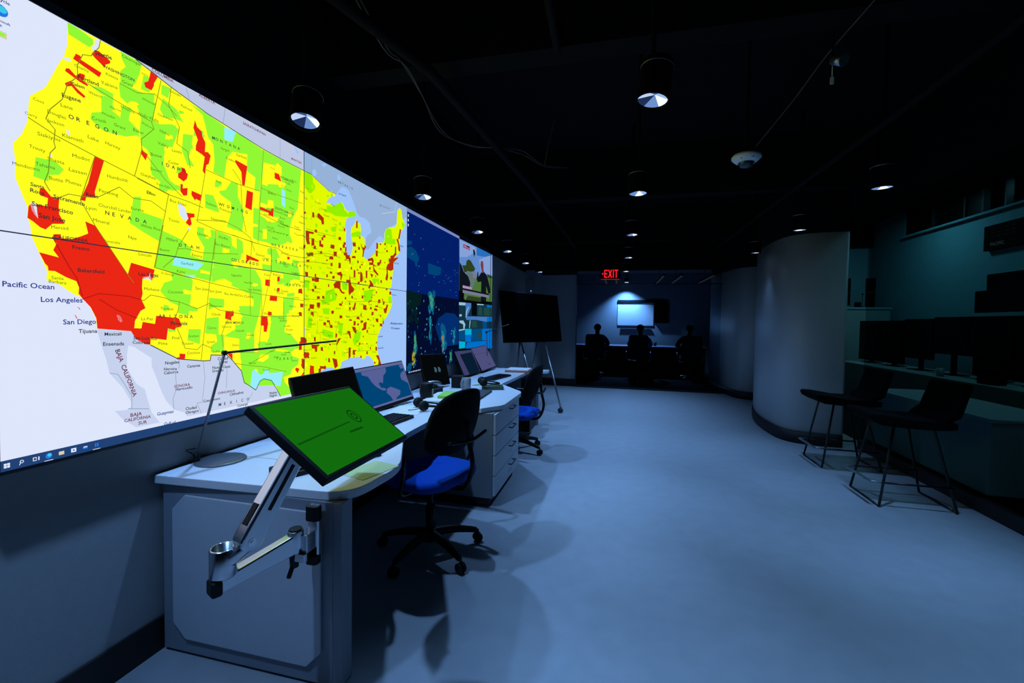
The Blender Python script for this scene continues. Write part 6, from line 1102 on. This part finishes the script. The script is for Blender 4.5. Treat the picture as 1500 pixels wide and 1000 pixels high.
# ================================================================== CHAIRS
def task_chair(label, loc, rz, seat_z=.47, group='black office chairs with blue seats'):
    """faces local +x"""
    t = thing('office_chair', label, 'chair', loc, rz, group)
    bm = BM()
    for k in range(5):
        a = 2*PI*k/5+.35; c, s = math.cos(a), math.sin(a)
        tube(bm, smoothpts([(0, 0, .115), (c*.14, s*.14, .110), (c*.29, s*.29, .075)], 4), [.028, .027, .026, .025, .024, .022, .020, .018, .016], 8)
    cyl(bm, (0, 0, .07), (0, 0, .14), .036); finish(bm, 'star_base', blk, t)
    for k in range(5):
        a = 2*PI*k/5+.35; c, s = math.cos(a), math.sin(a); p = Vector((c*.30, s*.30, .029)); tn = Vector((-s, c, 0))
        bm = BM()
        for o_ in (-.021, .005): cyl(bm, p+tn*o_, p+tn*(o_+.016), .028, n=18)
        cyl(bm, p-tn*.01, p+tn*.01, .016, n=12); cyl(bm, p+Vector((0, 0, .01)), p+Vector((0, 0, .05)), .008, n=8); finish(bm, 'caster', blk, t, .003)
    bm = BM(); cyl(bm, (0, 0, .13), (0, 0, .28), .026); cyl(bm, (0, 0, .27), (0, 0, seat_z-.06), .015); finish(bm, 'gas_lift', blk, t)
    bm = BM(); box(bm, -.15, .12, -.09, .09, seat_z-.065, seat_z-.03); finish(bm, 'seat_mechanism', blk, t, .01)
    bm = BM(); pts = []
    for k in range(32):
        a = 2*PI*k/32; r = 1/((abs(math.cos(a))**3.2+abs(math.sin(a))**3.2)**(1/3.2)); pts.append((.245*r*math.cos(a)+.02, .25*r*math.sin(a)*(1-.08*math.cos(a))))
    V = []
    for z, f in ((seat_z-.032, .90), (seat_z-.022, .97), (seat_z+.005, 1.), (seat_z+.022, .98), (seat_z+.03, .9), (seat_z+.024, .5)):
        V.append([bm.verts.new((x*f, y*f, z-(.03 if x > .18 else 0)*((x-.18)/.1)**1 if x > .18 else z)) for x, y in pts])
    for A_, B_ in zip(V, V[1:]):
        for k in range(32): bm.faces.new((A_[k], A_[(k+1) % 32], B_[(k+1) % 32], B_[k])).smooth = True
    bm.faces.new(V[0][::-1]); bm.faces.new(V[-1]); finish(bm, 'seat', blue_fab, t)
    # oval back shell, curved round the sitter
    bm = BM(); F_, B_ = [], []
    nu, nv = 14, 16
    def bp(u, v, off):
        # u,v in the unit disc
        y = .225*u; z = seat_z+.33+.185*v; x = -.235-.055*v*.9+.075*u*u+.03*v*v
        return (x-off, y*(1-.08*v), z)
    rows = []
    for j in range(7):
        rr = j/6; rows.append([(rr*math.cos(2*PI*k/28), rr*math.sin(2*PI*k/28)) for k in range(28)] if j else [(0, 0)])
    def sq(u, v):
        r = math.hypot(u, v)
        if r < 1e-6: return u, v
        a = math.atan2(v, u); q = 1/((abs(math.cos(a))**2.7+abs(math.sin(a))**2.7)**(1/2.7)); return u*q, v*q
    for off, store in ((0, F_), (.022, B_)):
        for R_ in rows: store.append([bm.verts.new(bp(*sq(u, v), off)) for u, v in R_])
    for st_, fl in ((F_, 1), (B_, -1)):
        for A_, C_ in zip(st_, st_[1:]):
            for k in range(28):
                if len(A_) == 1: f = (A_[0], C_[k], C_[(k+1) % 28])
                else: f = (A_[k], C_[k], C_[(k+1) % 28], A_[(k+1) % 28])
                bm.faces.new(f[::fl]).smooth = True
    for k in range(28): bm.faces.new((F_[-1][k], B_[-1][k], B_[-1][(k+1) % 28], F_[-1][(k+1) % 28])).smooth = True
    finish(bm, 'backrest', chair_blk, t)
    bm = BM(); tube(bm, smoothpts([(-.10, 0, seat_z-.05), (-.24, 0, seat_z-.04), (-.30, 0, seat_z+.09), (-.275, 0, seat_z+.23), (-.265, 0, seat_z+.33)], 5), .014, 10)
    tube(bm, smoothpts([(-.27, -.17, seat_z+.25), (-.285, 0, seat_z+.23), (-.27, .17, seat_z+.25)], 5), .010, 8); finish(bm, 'back_support', blk, t)
    for s in (-1, 1):
        bm = BM(); tube(bm, smoothpts([(-.02, s*.10, seat_z-.05), (-.03, s*.27, seat_z-.04), (-.08, s*.30, seat_z+.09), (-.06, s*.30, seat_z+.19), (.10, s*.29, seat_z+.205), (.19, s*.28, seat_z+.195)], 5), .011, 10); finish(bm, 'armrest', blk_s, t)
    return t
c1 = task_chair('black office chair with a bright blue seat between the first desk and the drawer cabinet', (-1.05, 2.36, 0), math.radians(163))
c2 = task_chair('lowered black office chair with a blue seat beyond the drawer cabinet', (-1.03, 4.50, 0), math.radians(174), .40)

# ================================================================== STOOLS
def stool(label, loc, group='black counter stools'):
    """faces local -x"""
    t = thing('counter_stool', label, 'stool', loc, 0, group)
    bm = BM()
    prof = [(-.28, .705), (-.30, .69), (-.285, .65), (-.22, .615), (-.05, .603), (.14, .600), (.25, .61), (.25, .66), (.15, .668), (-.02, .672), (-.20, .70)]
    extr_xz(bm, prof, -.20, .20); finish(bm, 'seat', blk_matte, t, .02, segs=3)
    bm = BM(); prof = [(.14, .665), (.20, .66), (.27, .70), (.335, .94), (.31, .955), (.285, .94), (.22, .74), (.17, .70)]
    extr_xz(bm, prof, -.20, .20)
    finish(bm, 'backrest', blk_matte, t, .02, segs=3)
    for sx, sy in ((-1, -1), (-1, 1), (1, -1), (1, 1)):
        bm = BM(); top = (.12 if sx > 0 else -.13, sy*.155, .612); ft = (sx*.235+(.02 if sx > 0 else 0), sy*.21, .009)
        tube(bm, [(0 if sx > 0 else -.02, sy*.12, .608), top, ft], .0095, 8); finish(bm, 'leg', blk_s, t)
    bm = BM(); tube(bm, [(-.235, -.21, .009), (-.235, .21, .009)], .008, 8); tube(bm, [(.255, -.21, .009), (.255, .21, .009)], .008, 8)
    for s in (-1, 1): tube(bm, [(-.222, s*.203, .185), (.235, s*.203, .185)], .008, 8)
    finish(bm, 'floor_bars', blk_s, t)
    bm = BM(); box(bm, -.30, -.275, -.19, .19, .180, .190); tube(bm, [(-.212, -.20, .185), (-.287, -.185, .185)], .007, 8); tube(bm, [(-.212, .20, .185), (-.287, .185, .185)], .007, 8)
    finish(bm, 'footrest', alu_d, t, .002); return t
s1 = stool('black counter stool beside the near curved wall', (2.16, 4.95, 0))
s2 = dup(s1, (2.18, 4.045, 0), 0, 'black counter stool nearest the camera, in front of the low white cabinet')

# ================================================================== WHEELED DISPLAY
tv, M = monitor('wheeled_display', 'large black switched-off display on a slim wheeled stand', 'display', (-1.340, 6.975, 1.432), (59.5, -8.5, .4), 1.40, .80, None, 'scr_glossy', th=.03, bez=.012)
TPS = .30
Mf = (Matrix.Translation((-1.340, 6.975, 1.432)) @ M); Mi = Mf.inverted()
yv = math.radians(59.5); ux = Vector((math.cos(yv), math.sin(yv), 0)); un = Vector((math.sin(yv), -math.cos(yv), 0)); C0 = Vector((-1.340, 6.975, 0))
for s, f in ((-1, 1), (1, 1), (-1, -1), (1, -1)):
    ft = C0+ux*(-.42 if s < 0 and f > 0 else s*.16+.12)+un*(.50 if f > 0 else -.34)+Vector((0, 0, .085)); tp = C0+ux*s*.22-un*.08+Vector((0, 0, 1.10))
    if f > 0 and s > 0: ft = Vector((-.815, 6.535, .085)); tp = C0+ux*TPS+un*.0+Vector((0, 0, 1.06))
    bm = BM(); tube(bm, [tp, ft], [.016, .014], 10); bmesh.ops.transform(bm, matrix=Mi, verts=bm.verts); finish(bm, 'leg', alu_d, tv)
    bm = BM(); p = ft-Vector((0, 0, .047)); cyl(bm, p-ux*.022, p-ux*.004, .038, n=20); cyl(bm, p+ux*.004, p+ux*.022, .038, n=20); cyl(bm, p-ux*.01, p+ux*.01, .02); cyl(bm, p+Vector((0, 0, .02)), ft, .011, n=8)
    bmesh.ops.transform(bm, matrix=Mi, verts=bm.verts); finish(bm, 'caster', dkgrey, tv, .004)
bm = BM(); cyl(bm, (.02, -.008, .43), (.02, .03, .43), .014); cyl(bm, (.02, 0, .40), (.02, 0, .42), .006); finish(bm, 'camera', alu_d, tv)

# ================================================================== MEETING ROOM BEHIND THE FAR GLASS
glass_far = glassmat('glass_tinted', (.66, .74, .80), .0)
struct(boxo('window_1', glass_far, -.87, 1.96, 9.33, 9.342, .03, ZW))
struct(boxo('trim_8', base_m, -.87, 1.98, 9.32, 9.36, 2.155, 2.175))
struct(boxo('trim_9', base_m, -.87, 1.98, 9.31, 9.37, 0, .035))
struct(boxo('trim_10', wallblk_m, -.876, 3.0, 9.34, 9.40, ZW+.07, ZD))
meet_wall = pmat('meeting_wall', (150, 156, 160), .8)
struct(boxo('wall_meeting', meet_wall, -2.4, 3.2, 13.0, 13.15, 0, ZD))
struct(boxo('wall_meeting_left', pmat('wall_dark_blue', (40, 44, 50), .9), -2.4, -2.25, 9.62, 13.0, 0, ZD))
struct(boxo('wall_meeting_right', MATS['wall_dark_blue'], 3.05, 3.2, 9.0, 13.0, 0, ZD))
carpet = pmat('carpet_dark', (22, 23, 26), .95, spec=.1)
struct(boxo('floor_meeting', carpet, -2.25, 3.05, 9.36, 13.0, 0, .006))
fix_m = emat('strip_dim', (46, 50, 58), 1., 'NONE')
for x, lb in ((-.31, 'dim slanting ceiling strip left of the exit sign'), (-.06, 'dim ceiling strip just right of the exit sign'), (.93, 'dim ceiling strip left of the middle of the meeting room'), (1.30, 'dim ceiling strip right of the middle of the meeting room'), (1.93, 'dim ceiling strip at the right end of the meeting room glass')):
    t = thing('ceiling_strip', lb, 'ceiling light', (x, 10.9, 2.38), 0, 'dim strips on the meeting room ceiling')
    boxo('diffuser', fix_m, -.022, .022, -1.0, 1.0, 0, .006, t); boxo('housing', blk_matte, -.026, .026, -1.0, 1.0, .006, .05, t); boxo('hanger', blk_matte, -.004, .004, -.004, .004, .05, ZD-2.38, t)
wb = thing('whiteboard', 'lit whiteboard on the meeting room wall behind the seated people', 'whiteboard', (.475, 12.985, 1.60))
boxo('board', pmat('board_white', (235, 238, 240), .35), -.495, .495, -.005, .014, -.30, .29, wb, .004); boxo('tray', alu_d, -.40, .40, -.04, -.005, -.32, -.305, wb)
cr = boxo('screen_housing', blk, -.02, 1.31, 12.965, 12.999, 1.955, 2.03, None, .004); tag(cr, 'long dark screen housing above the whiteboard', 'screen housing')
tvm = thing('television', 'black television on the meeting room wall right of the whiteboard', 'television', (1.18, 12.96, 1.67)); boxo('housing', blk_matte, -.19, .19, -.03, .03, -.29, .28, tvm, .004); gfx_mesh('screen', [(0, 'scr_glossy', [(-.18, -.28), (.18, -.28), (.18, .27), (-.18, .27)])], None, tvm, lambda u, v, h: (u, -.0305, v))
t = thing('wall_light', 'bright downlight throwing a cone of light on the meeting room wall', 'ceiling light', (.21, 12.70, 2.50))
bm = BM(); cyl(bm, (0, 0, .01), (0, 0, .12), .06); finish(bm, 'can', blk, t); bm = BM(); cyl(bm, (0, 0, 0), (0, 0, .0095), .052, n=24); finish(bm, 'lens', emat('lens_bright', (215, 232, 255), 1.5, 'NONE'), t)
bm = BM(); cyl(bm, (0, 0, .12), (0, 0, ZD-2.5), .01, n=8); finish(bm, 'stem', blk, t)
ld = bpy.data.lights.new('bulb', 'SPOT'); ld.energy = 360; ld.color = (.20, .46, 1.); ld.spot_size = math.radians(112); ld.spot_blend = .8; ld.shadow_soft_size = .03
lo = bpy.data.objects.new('bulb', ld); COL.objects.link(lo); lo.parent = t; lo.location = (0, 0, -.02)
tb = thing('conference_table', 'long pale conference table with people seated at it', 'table', (.3, 12.05, 0))
boxo('tabletop', pmat('table_pale', (150, 140, 160), .5), -1.6, 1.9, -.35, .35, .74, .775, tb, .004)
boxo('under_table_shade', MATS['wall_dark_blue'], -1.55, 1.85, -.20, -.17, .02, .739, tb)  # dark sheet added to give the black shade under the table
for x in (-1.3, 1.6): boxo('leg', blk, x-.05, x+.05, -.22, .22, .006, .739, tb)
for x, y, lb in ((-.32, 11.95, 'small dark cup on the meeting table beside the left person'), (.95, 12.0, 'small dark cup on the meeting table right of the teal shirt')):
    bm = BM(); lathe(bm, [(0, 0), (.035, 0), (.042, .10), (0, .10)], (0, 0, 0), 16); o = finish(bm, 'cup', dkgrey, None, loc=(x, y, .776)); tag(o, lb, 'cup')
def skin(name, verts, edges, mat, parent, root=0, sub=1):
    me = bpy.data.meshes.new(name); bm = BM(); ly = bm.verts.layers.skin.verify(); vs = []
    for i, (x, y, z, r) in enumerate(verts):
        v = bm.verts.new((x, y, z)); v[ly].radius = (r if isinstance(r, tuple) else (r, r)); v[ly].use_root = (i == root); vs.append(v)
    for a, b in edges: bm.edges.new((vs[a], vs[b]))
    bm.to_mesh(me); bm.free(); me.materials.append(mat)
    o = bpy.data.objects.new(name, me); COL.objects.link(o); o.parent = parent
    o.modifiers.new('skin', 'SKIN').use_smooth_shade = True; s = o.modifiers.new('sub', 'SUBSURF'); s.levels = sub; s.render_levels = sub+1
    return o
def chain(V, E, start, pts):
    prev = start
    for p in pts:
        V.append(p); 
        if prev is not None: E.append((prev, len(V)-1))
        prev = len(V)-1
    return prev
def person(label, loc, rz, shirt, lean=0., table=.775):
    """seated, facing local +y, forearms on the table"""
    t = thing('person', label, 'person', loc, rz)
    V, E = [(0, 0, .545, .12)], []
    ch = chain(V, E, 0, [(0, -.01, .68, .125), (0, .0+lean*.3, .85, .135), (0, .02+lean*.7, .98, .13)])
    nk = chain(V, E, ch, [(0, .03+lean, 1.075, .058), (0, .045+lean, 1.125, .052), (0, .055+lean, 1.175, (.072, .084)), (0, .06+lean, 1.235, (.078, .094)), (0, .055+lean, 1.285, (.06, .07))])
    hv = nk-1
    chain(V, E, hv-1, [(0, .150+lean, 1.205, .010)])
    for s in (-1, 1): chain(V, E, hv, [(s*.088, .05+lean, 1.222, .013)])
    SH, SE = [(0, 0, .56, .135)], []
    sc_ = chain(SH, SE, 0, [(0, -.01, .68, .14), (0, lean*.3, .85, .15), (0, .02+lean*.7, .98, .145), (0, .03+lean, 1.05, .075)])
    PT, PE = [(0, 0, .53, .135)], []
    for s in (-1, 1):
        sh = [(s*.15, .01+lean*.8, .995, .066), (s*.215, .01+lean*.8, .95, .052), (s*.27, .13+lean*.5, .82, .043), (s*.20, .33, table+.035, .033), (s*.15, .40, table+.028, (.024, .03))]
        w_ = chain(V, E, ch, sh); pm = chain(V, E, w_, [(s*.125, .45, table+.026, (.018, .036))])
        for k, (dx, ln) in enumerate(((-.028, .062), (-.010, .072), (.010, .068), (.028, .052))):
            chain(V, E, pm, [(s*(.115)+dx, .485, table+.024, .0085), (s*.108+dx*1.15, .485+ln*.6, table+.022, .0075), (s*.104+dx*1.2, .485+ln, table+.012, .0065)])
        chain(V, E, w_, [(s*.10, .435, table+.026, .010), (s*.078, .462, table+.02, .0085)])
        chain(SH, SE, sc_-1, [(s*.15, .01+lean*.8, .995, .076), (s*.217, .01+lean*.8, .95, .062), (s*.27, .13+lean*.5, .82, .052), (s*.215, .29, table+.045, .043)])
        chain(V, E, 0, [(s*.10, .10, .53, .085), (s*.12, .42, .53, .062), (s*.12, .43, .30, .05), (s*.12, .42, .10, .036), (s*.125, .50, .045, .035), (s*.13, .60, .035, .028)])
        chain(PT, PE, 0, [(s*.10, .10, .53, .095), (s*.12, .42, .53, .074), (s*.12, .43, .30, .062), (s*.12, .42, .12, .05)])
    skin('body', V, E, skin_m, t); skin('shirt', SH, SE, shirt, t); skin('trousers', PT, PE, pants_m, t)
    for s in (-1, 1):
        bm = BM(); bmesh.ops.create_icosphere(bm, subdivisions=1, radius=.009, matrix=Matrix.Translation((s*.032, .142+lean, 1.235))); finish(bm, 'eye', paper_m, t, smooth=True)
    bm = BM(); bmesh.ops.create_icosphere(bm, subdivisions=3, radius=1, matrix=Matrix.Translation((0, .045+lean, 1.25)) @ Matrix.Diagonal((.092, .108, .092, 1)))
    bmesh.ops.delete(bm, geom=[v for v in bm.verts if v.co.y > .10+lean and v.co.z < 1.275 or v.co.z < 1.19], context='VERTS'); h = finish(bm, 'hair', hair_m, t, smooth=True)
    sol = h.modifiers.new('thickness', 'SOLIDIFY'); sol.thickness = .008; return t
person('person with dark hair and a navy top, back to the glass, left of the whiteboard', (-.50, 11.22, 0), 0, shirt_dk)
person('person in a teal shirt with their back to the glass, in front of the whiteboard', (.54, 11.25, 0), 0, shirt_teal, .02)
person('dark figure seated with their back to the glass at the right end of the table', (1.68, 11.25, 0), 0, shirt_blk)
def conf_chair(label, loc, rz=0):
    t = thing('conference_chair', label, 'chair', loc, rz, 'conference chairs at the meeting room table')
    bm = BM()
    for k in range(5):
        a = 2*PI*k/5+.3; c, s = math.cos(a), math.sin(a); tube(bm, [(0, 0, .11), (c*.15, s*.15, .10), (c*.29, s*.29, .06)], .015, 8)
    finish(bm, 'star_base', alu_d, t)
    for k in range(5):
        a = 2*PI*k/5+.3; c, s = math.cos(a), math.sin(a); bm = BM(); cyl(bm, (c*.29-s*.015, s*.29+c*.015, .032), (c*.29+s*.015, s*.29-c*.015, .032), .025, n=14); finish(bm, 'caster', blk, t)
    bm = BM(); cyl(bm, (0, 0, .1), (0, 0, .40), .022); finish(bm, 'gas_lift', alu_d, t)
    bm = BM(); prism(bm, rsolid(.48, .46, 0, .08), .40, .455); finish(bm, 'seat', blk, t, .015)
    bm = BM(); M_ = Matrix.Translation((0, -.30, .78)) @ Matrix.Rotation(PI/2-.12, 4, 'X'); prism(bm, rsolid(.46, .60, 0, .07), -.018, .018, M_); finish(bm, 'backrest', pmat('mesh_grey', (44, 52, 58), .8), t, .008)
    bm = BM(); tube(bm, smoothpts([(0, -.1, .39), (0, -.29, .42), (0, -.31, .6)], 4), .018, 8); finish(bm, 'back_support', alu_d, t)
    for s in (-1, 1):
        bm = BM(); tube(bm, smoothpts([(s*.24, -.05, .42), (s*.29, -.05, .5), (s*.29, -.02, .64), (s*.29, .14, .65)], 4), .012, 8); finish(bm, 'armrest', alu_d, t)
    return t
k1 = conf_chair('grey backed conference chair under the left person at the meeting table', (-.56, 11.22, .006), .06)
dup(k1, (.50, 11.25, .006), -.04, 'grey backed conference chair under the person in the teal shirt')
dup(k1, (1.70, 11.25, .006), 0, 'conference chair under the dark figure at the right end of the table')

# ================================================================== CONTROL ROOM BEHIND THE RIGHT GLASS
glass_r = glassmat('glass_dark', (.62, .74, .74), .0)
struct(boxo('window_2', glass_r, 2.655, 2.667, .4, 5.62, .10, 2.62))
struct(boxo('wall_control', teal_wall, 5.0, 5.15, 1.0, 10.5, 0, 2.98))
struct(boxo('wall_control_end', teal_wall, 2.9, 5.15, 10.5, 10.65, 0, 2.98))
struct(boxo('trim_11', wallblk_m, 2.9, 5.0, 10.38, 10.5, 2.98, ZD))
struct(boxo('wall_control_upper', teal_wall, 5.0, 5.15, 9.43, 10.5, 2.98, 3.45))
struct(boxo('floor_control', carpet, 2.81, 5.0, .4, 10.5, 0, .006))
# ledge and upper panes in the back wall
struct(boxo('trim_12', teal_wall, 4.93, 5.02, 1.0, 9.43, 2.955, 2.985))
pane_dark = pmat('pane_dark', (6, 10, 10), .3)
for i, (ya, yb, mt) in enumerate(((8.70, 9.42, pane_dark), (8.02, 8.68, pane_dark), (7.68, 8.0, pane_dark), (7.30, 7.64, None), (1.0, 7.27, None))):
    if mt: struct(boxo('window_%d' % (i+3), mt, 5.03, 5.05, ya, yb, 2.985, 3.42))
    struct(boxo('trim_%d' % (13+i), pmat('mullion_teal', (26, 44, 46), .6), 5.0, 5.08, ya-.03, ya, 2.985, 3.42))
struct(boxo('wall_control_back_upper', pmat('wall_green_grey', (90, 140, 128), .9), 5.5, 5.6, 1.0, 7.7, 2.9, 3.42))
cb = boxo('storage_box', blk_matte, 5.16, 5.4, 7.42, 7.60, 2.99, 3.08, None, .004); tag(cb, 'dark box on the high ledge above the teal wall', 'box')
cb = boxo('storage_box', pmat('box_brownblack', (16, 22, 20), .9), 5.16, 5.4, 6.95, 7.22, 2.99, 3.22, None, .004); tag(cb, 'taller dark box on the high ledge at the right edge of the picture', 'box')
clk = thing('wall_clock', 'black digital wall clock panel with a small PACIFIC caption', 'clock', (4.965, 7.02, 2.60))
boxo('housing', blk_matte, -.03, .03, -.50, .50, -.17, .17, clk, .004)
emat('clock_dim', (24, 14, 16), 1., 'NONE'); emat('clock_text', (46, 50, 56), 1., 'NONE')
CQ = [(1, 'clock_dim', [(a_, b_), (a_+.06, b_), (a_+.06, b_+.012), (a_, b_+.012)]) for a_ in (-.38, -.28, -.16, -.06) for b_ in (.0, .05, .10)]+text_quads(1, 'clock_text', 'PACIFIC', -.38, -.115, .22, 0, True)
gfx_mesh('display', CQ, None, clk, lambda u, v, h: (-.0305-h*3, -u, v))
for i, (y_, lb) in enumerate(((5.55, 'black wall panel right of the clock panel, mostly cut by the picture edge'),)):
    pass
# low white cabinet right behind the glass
lc = thing('low_cabinet', 'low white cabinet behind the stools, just inside the glass', 'cabinet', (2.95, 5.0, 0))
boxo('body', pmat('cabinet_white_teal', (150, 164, 166), .6), -.255, .35, -1.04, .60, .12, .665, lc, .003); boxo('top', pmat('cabinet_top', (170, 180, 180), .5), -.265, .36, -1.05, .61, .665, .69, lc, .003); boxo('plinth', base_m, -.22, .32, -1.0, .58, .006, .12, lc)
bmn = BM()
cdesk = pmat('control_desk', (120, 146, 142), .6)
def control_desk(label, x0, x1, y0, y1, z):
    t = thing('control_desk', label, 'desk', ((x0+x1)/2, y0, 0), 0, 'long desks in the control room'); xc = (x0+x1)/2
    boxo('top', cdesk, x0-xc, x1-xc, 0, y1-y0, z-.03, z, t, .003); boxo('front_panel', cdesk, x0-xc+.01, x0-xc+.03, .02, y1-y0-.02, .08, z-.031, t)
    for yy in (.1, (y1-y0)/2, y1-y0-.14): boxo('support', blk_matte, x0-xc+.08, x1-xc-.08, yy, yy+.04, .006, z-.031, t)
    return t
control_desk('long pale desk with a row of monitors behind the glass', 3.78, 4.45, 3.4, 8.9, .76)
def cmon(x, y, z0, w_, h_, label, group, rz=math.radians(-90), st=True, stand_z=None):
    t = thing('monitor', label, 'monitor', (x, y, z0), rz, group)
    boxo('housing', blk_matte, -w_/2, w_/2, 0, .035, 0, h_, t, .004)
    gfx_mesh('screen', [(0, 'scr_glossy', [(-w_/2+.01, .012), (w_/2-.01, .012), (w_/2-.01, h_-.01), (-w_/2+.01, h_-.01)])], None, t, lambda u, v, h: (u, -.0006, v))
    if stand_z is not None:
        boxo('neck', blk_matte, -.03, .03, .036, .07, stand_z-z0+.012, h_*.5, t); boxo('foot', blk_matte, -.13, .13, -.05, .15, stand_z-z0+.0005, stand_z-z0+.012, t, .003)
    return t
W5 = .60
NTH = ('first', 'second', 'third', 'fourth', 'fifth', 'sixth')
for i in range(6):
    y = 5.5+i*(W5+.02)
    cmon(4.12, y, 1.02 if i < 3 else (.92 if i < 4 else .80), W5, .48 if i < 3 else (.56 if i < 4 else .66), 'black monitor, control room desk, %s of the dark row from the right picture edge' % NTH[i], 'dark row of monitors on the control room desk', stand_z=.76)
for i in range(3):
    cmon(4.46 if i < 2 else 4.52, (5.80, 6.42, 6.76)[i], 1.56, .60 if i < 2 else .46, .28 if i == 2 else .47, ('black monitor raised above the dark row, cut by the right picture edge', 'black monitor raised above the dark row, second from the right picture edge')[i] if i < 2 else 'lower black monitor at the left end of the raised pair', 'raised monitors in the control room', stand_z=None)
ldg = boxo('shelf', cdesk, 4.3, 4.75, 3.4, 7.3, 1.47, 1.50); tag(ldg, 'raised shelf behind the dark row of monitors', 'shelf')
shp = boxo('shelf_support', blk_matte, 4.6, 4.7, 3.6, 7.1, .006, 1.469); tag(shp, 'dark panel carrying the raised monitor shelf', 'support')
# small things on the control desk
bm = BM(); box(bm, -.07, .07, -.10, .10, 0, .17); o = finish(bm, 'phone', blk_matte, None, .01, loc=(3.9, 5.75, .7605)); tag(o, 'square black desk phone on the control room desk', 'phone')
bm = BM(); lathe(bm, [(0, 0), (.035, 0), (.04, .10), (.037, .10), (.033, .008), (0, .008)], n=20); o = finish(bm, 'mug', mug_m, None, loc=(3.9, 6.52, .7605)); tag(o, 'pale mug on the control room desk left of the phone', 'mug')
flat('paper_sheet', 'white papers on the control room desk at the right picture edge', 'paper', (3.95, 4.95, .7605), .22, .30, .01, .1, paper_m)
# far counter with framed panels
fc = thing('counter', 'pale counter against the far end of the control room', 'counter', (4.2, 9.5, 0)); boxo('body', cdesk, -.75, .68, 0, .6, .006, 1.69, fc); boxo('top', pmat('counter_top', (120, 170, 176), .5), -.77, .70, -.02, .62, 1.69, 1.72, fc)
for x0_, x1_, lb in ((3.90, 4.32, 'dark framed panel standing at the left end of the far counter'), (4.58, 4.73, 'narrow dark framed panel standing on the far counter')):
    t = thing('framed_panel', lb, 'panel', ((x0_+x1_)/2, 9.7, 1.7205)); wd = (x1_-x0_)/2
    boxo('panel', blk_matte, -wd, wd, 0, .04, .04, .56, t, .003); boxo('crossbar', dkgrey, -wd, wd, -.006, -.0005, .285, .30, t); boxo('foot', blk_matte, -.05, .05, -.03, .07, 0, .04, t)
bm = BM(); lathe(bm, [(0, 0), (.05, 0), (.055, .10), (0, .10)], n=18); o = finish(bm, 'cup', blk_matte, None, loc=(4.40, 9.6, 1.7205)); tag(o, 'small black cup between the two dark framed panels', 'cup')
bm = BM(); cyl(bm, (0, 0, 0), (0, 0, .012), .05); tube(bm, [(0, 0, .01), (0, 0, .24)], .004, 6); cyl(bm, (0, 0, .24), (0, 0, .27), .014, n=12); o = finish(bm, 'desk_microphone', blk_matte, None, loc=(4.50, 9.66, 1.7205)); tag(o, 'thin black microphone standing on the far counter', 'microphone')
# dim teal ceiling lamps of the control room; the high bay one is added
for x, y, pw, lb in ((5.3, 6.9, 1.6, 'added unseen lamp brightening the high bay above the clock panel'), (4.2, 8.2, 9, 'dim ceiling lamp at the far end of the control room'), (4.0, 5.6, 5, 'dim ceiling lamp over the control room desk'), (4.0, 3.2, 5, 'dim ceiling lamp at the near end of the control room')):
    t = thing('ceiling_lamp', lb, 'ceiling light', (x, y, 3.36)); boxo('housing', blk_matte, -.15, .15, -.3, .3, .01, .088, t)
    ad = bpy.data.lights.new('tube', 'AREA'); ad.shape = 'RECTANGLE'; ad.size = .28; ad.size_y = .55; ad.energy = pw*CTRL_W; ad.color = (.20, .56, .74)
    ao = bpy.data.objects.new('tube', ad); COL.objects.link(ao); ao.parent = t; ao.location = (0, 0, 0)
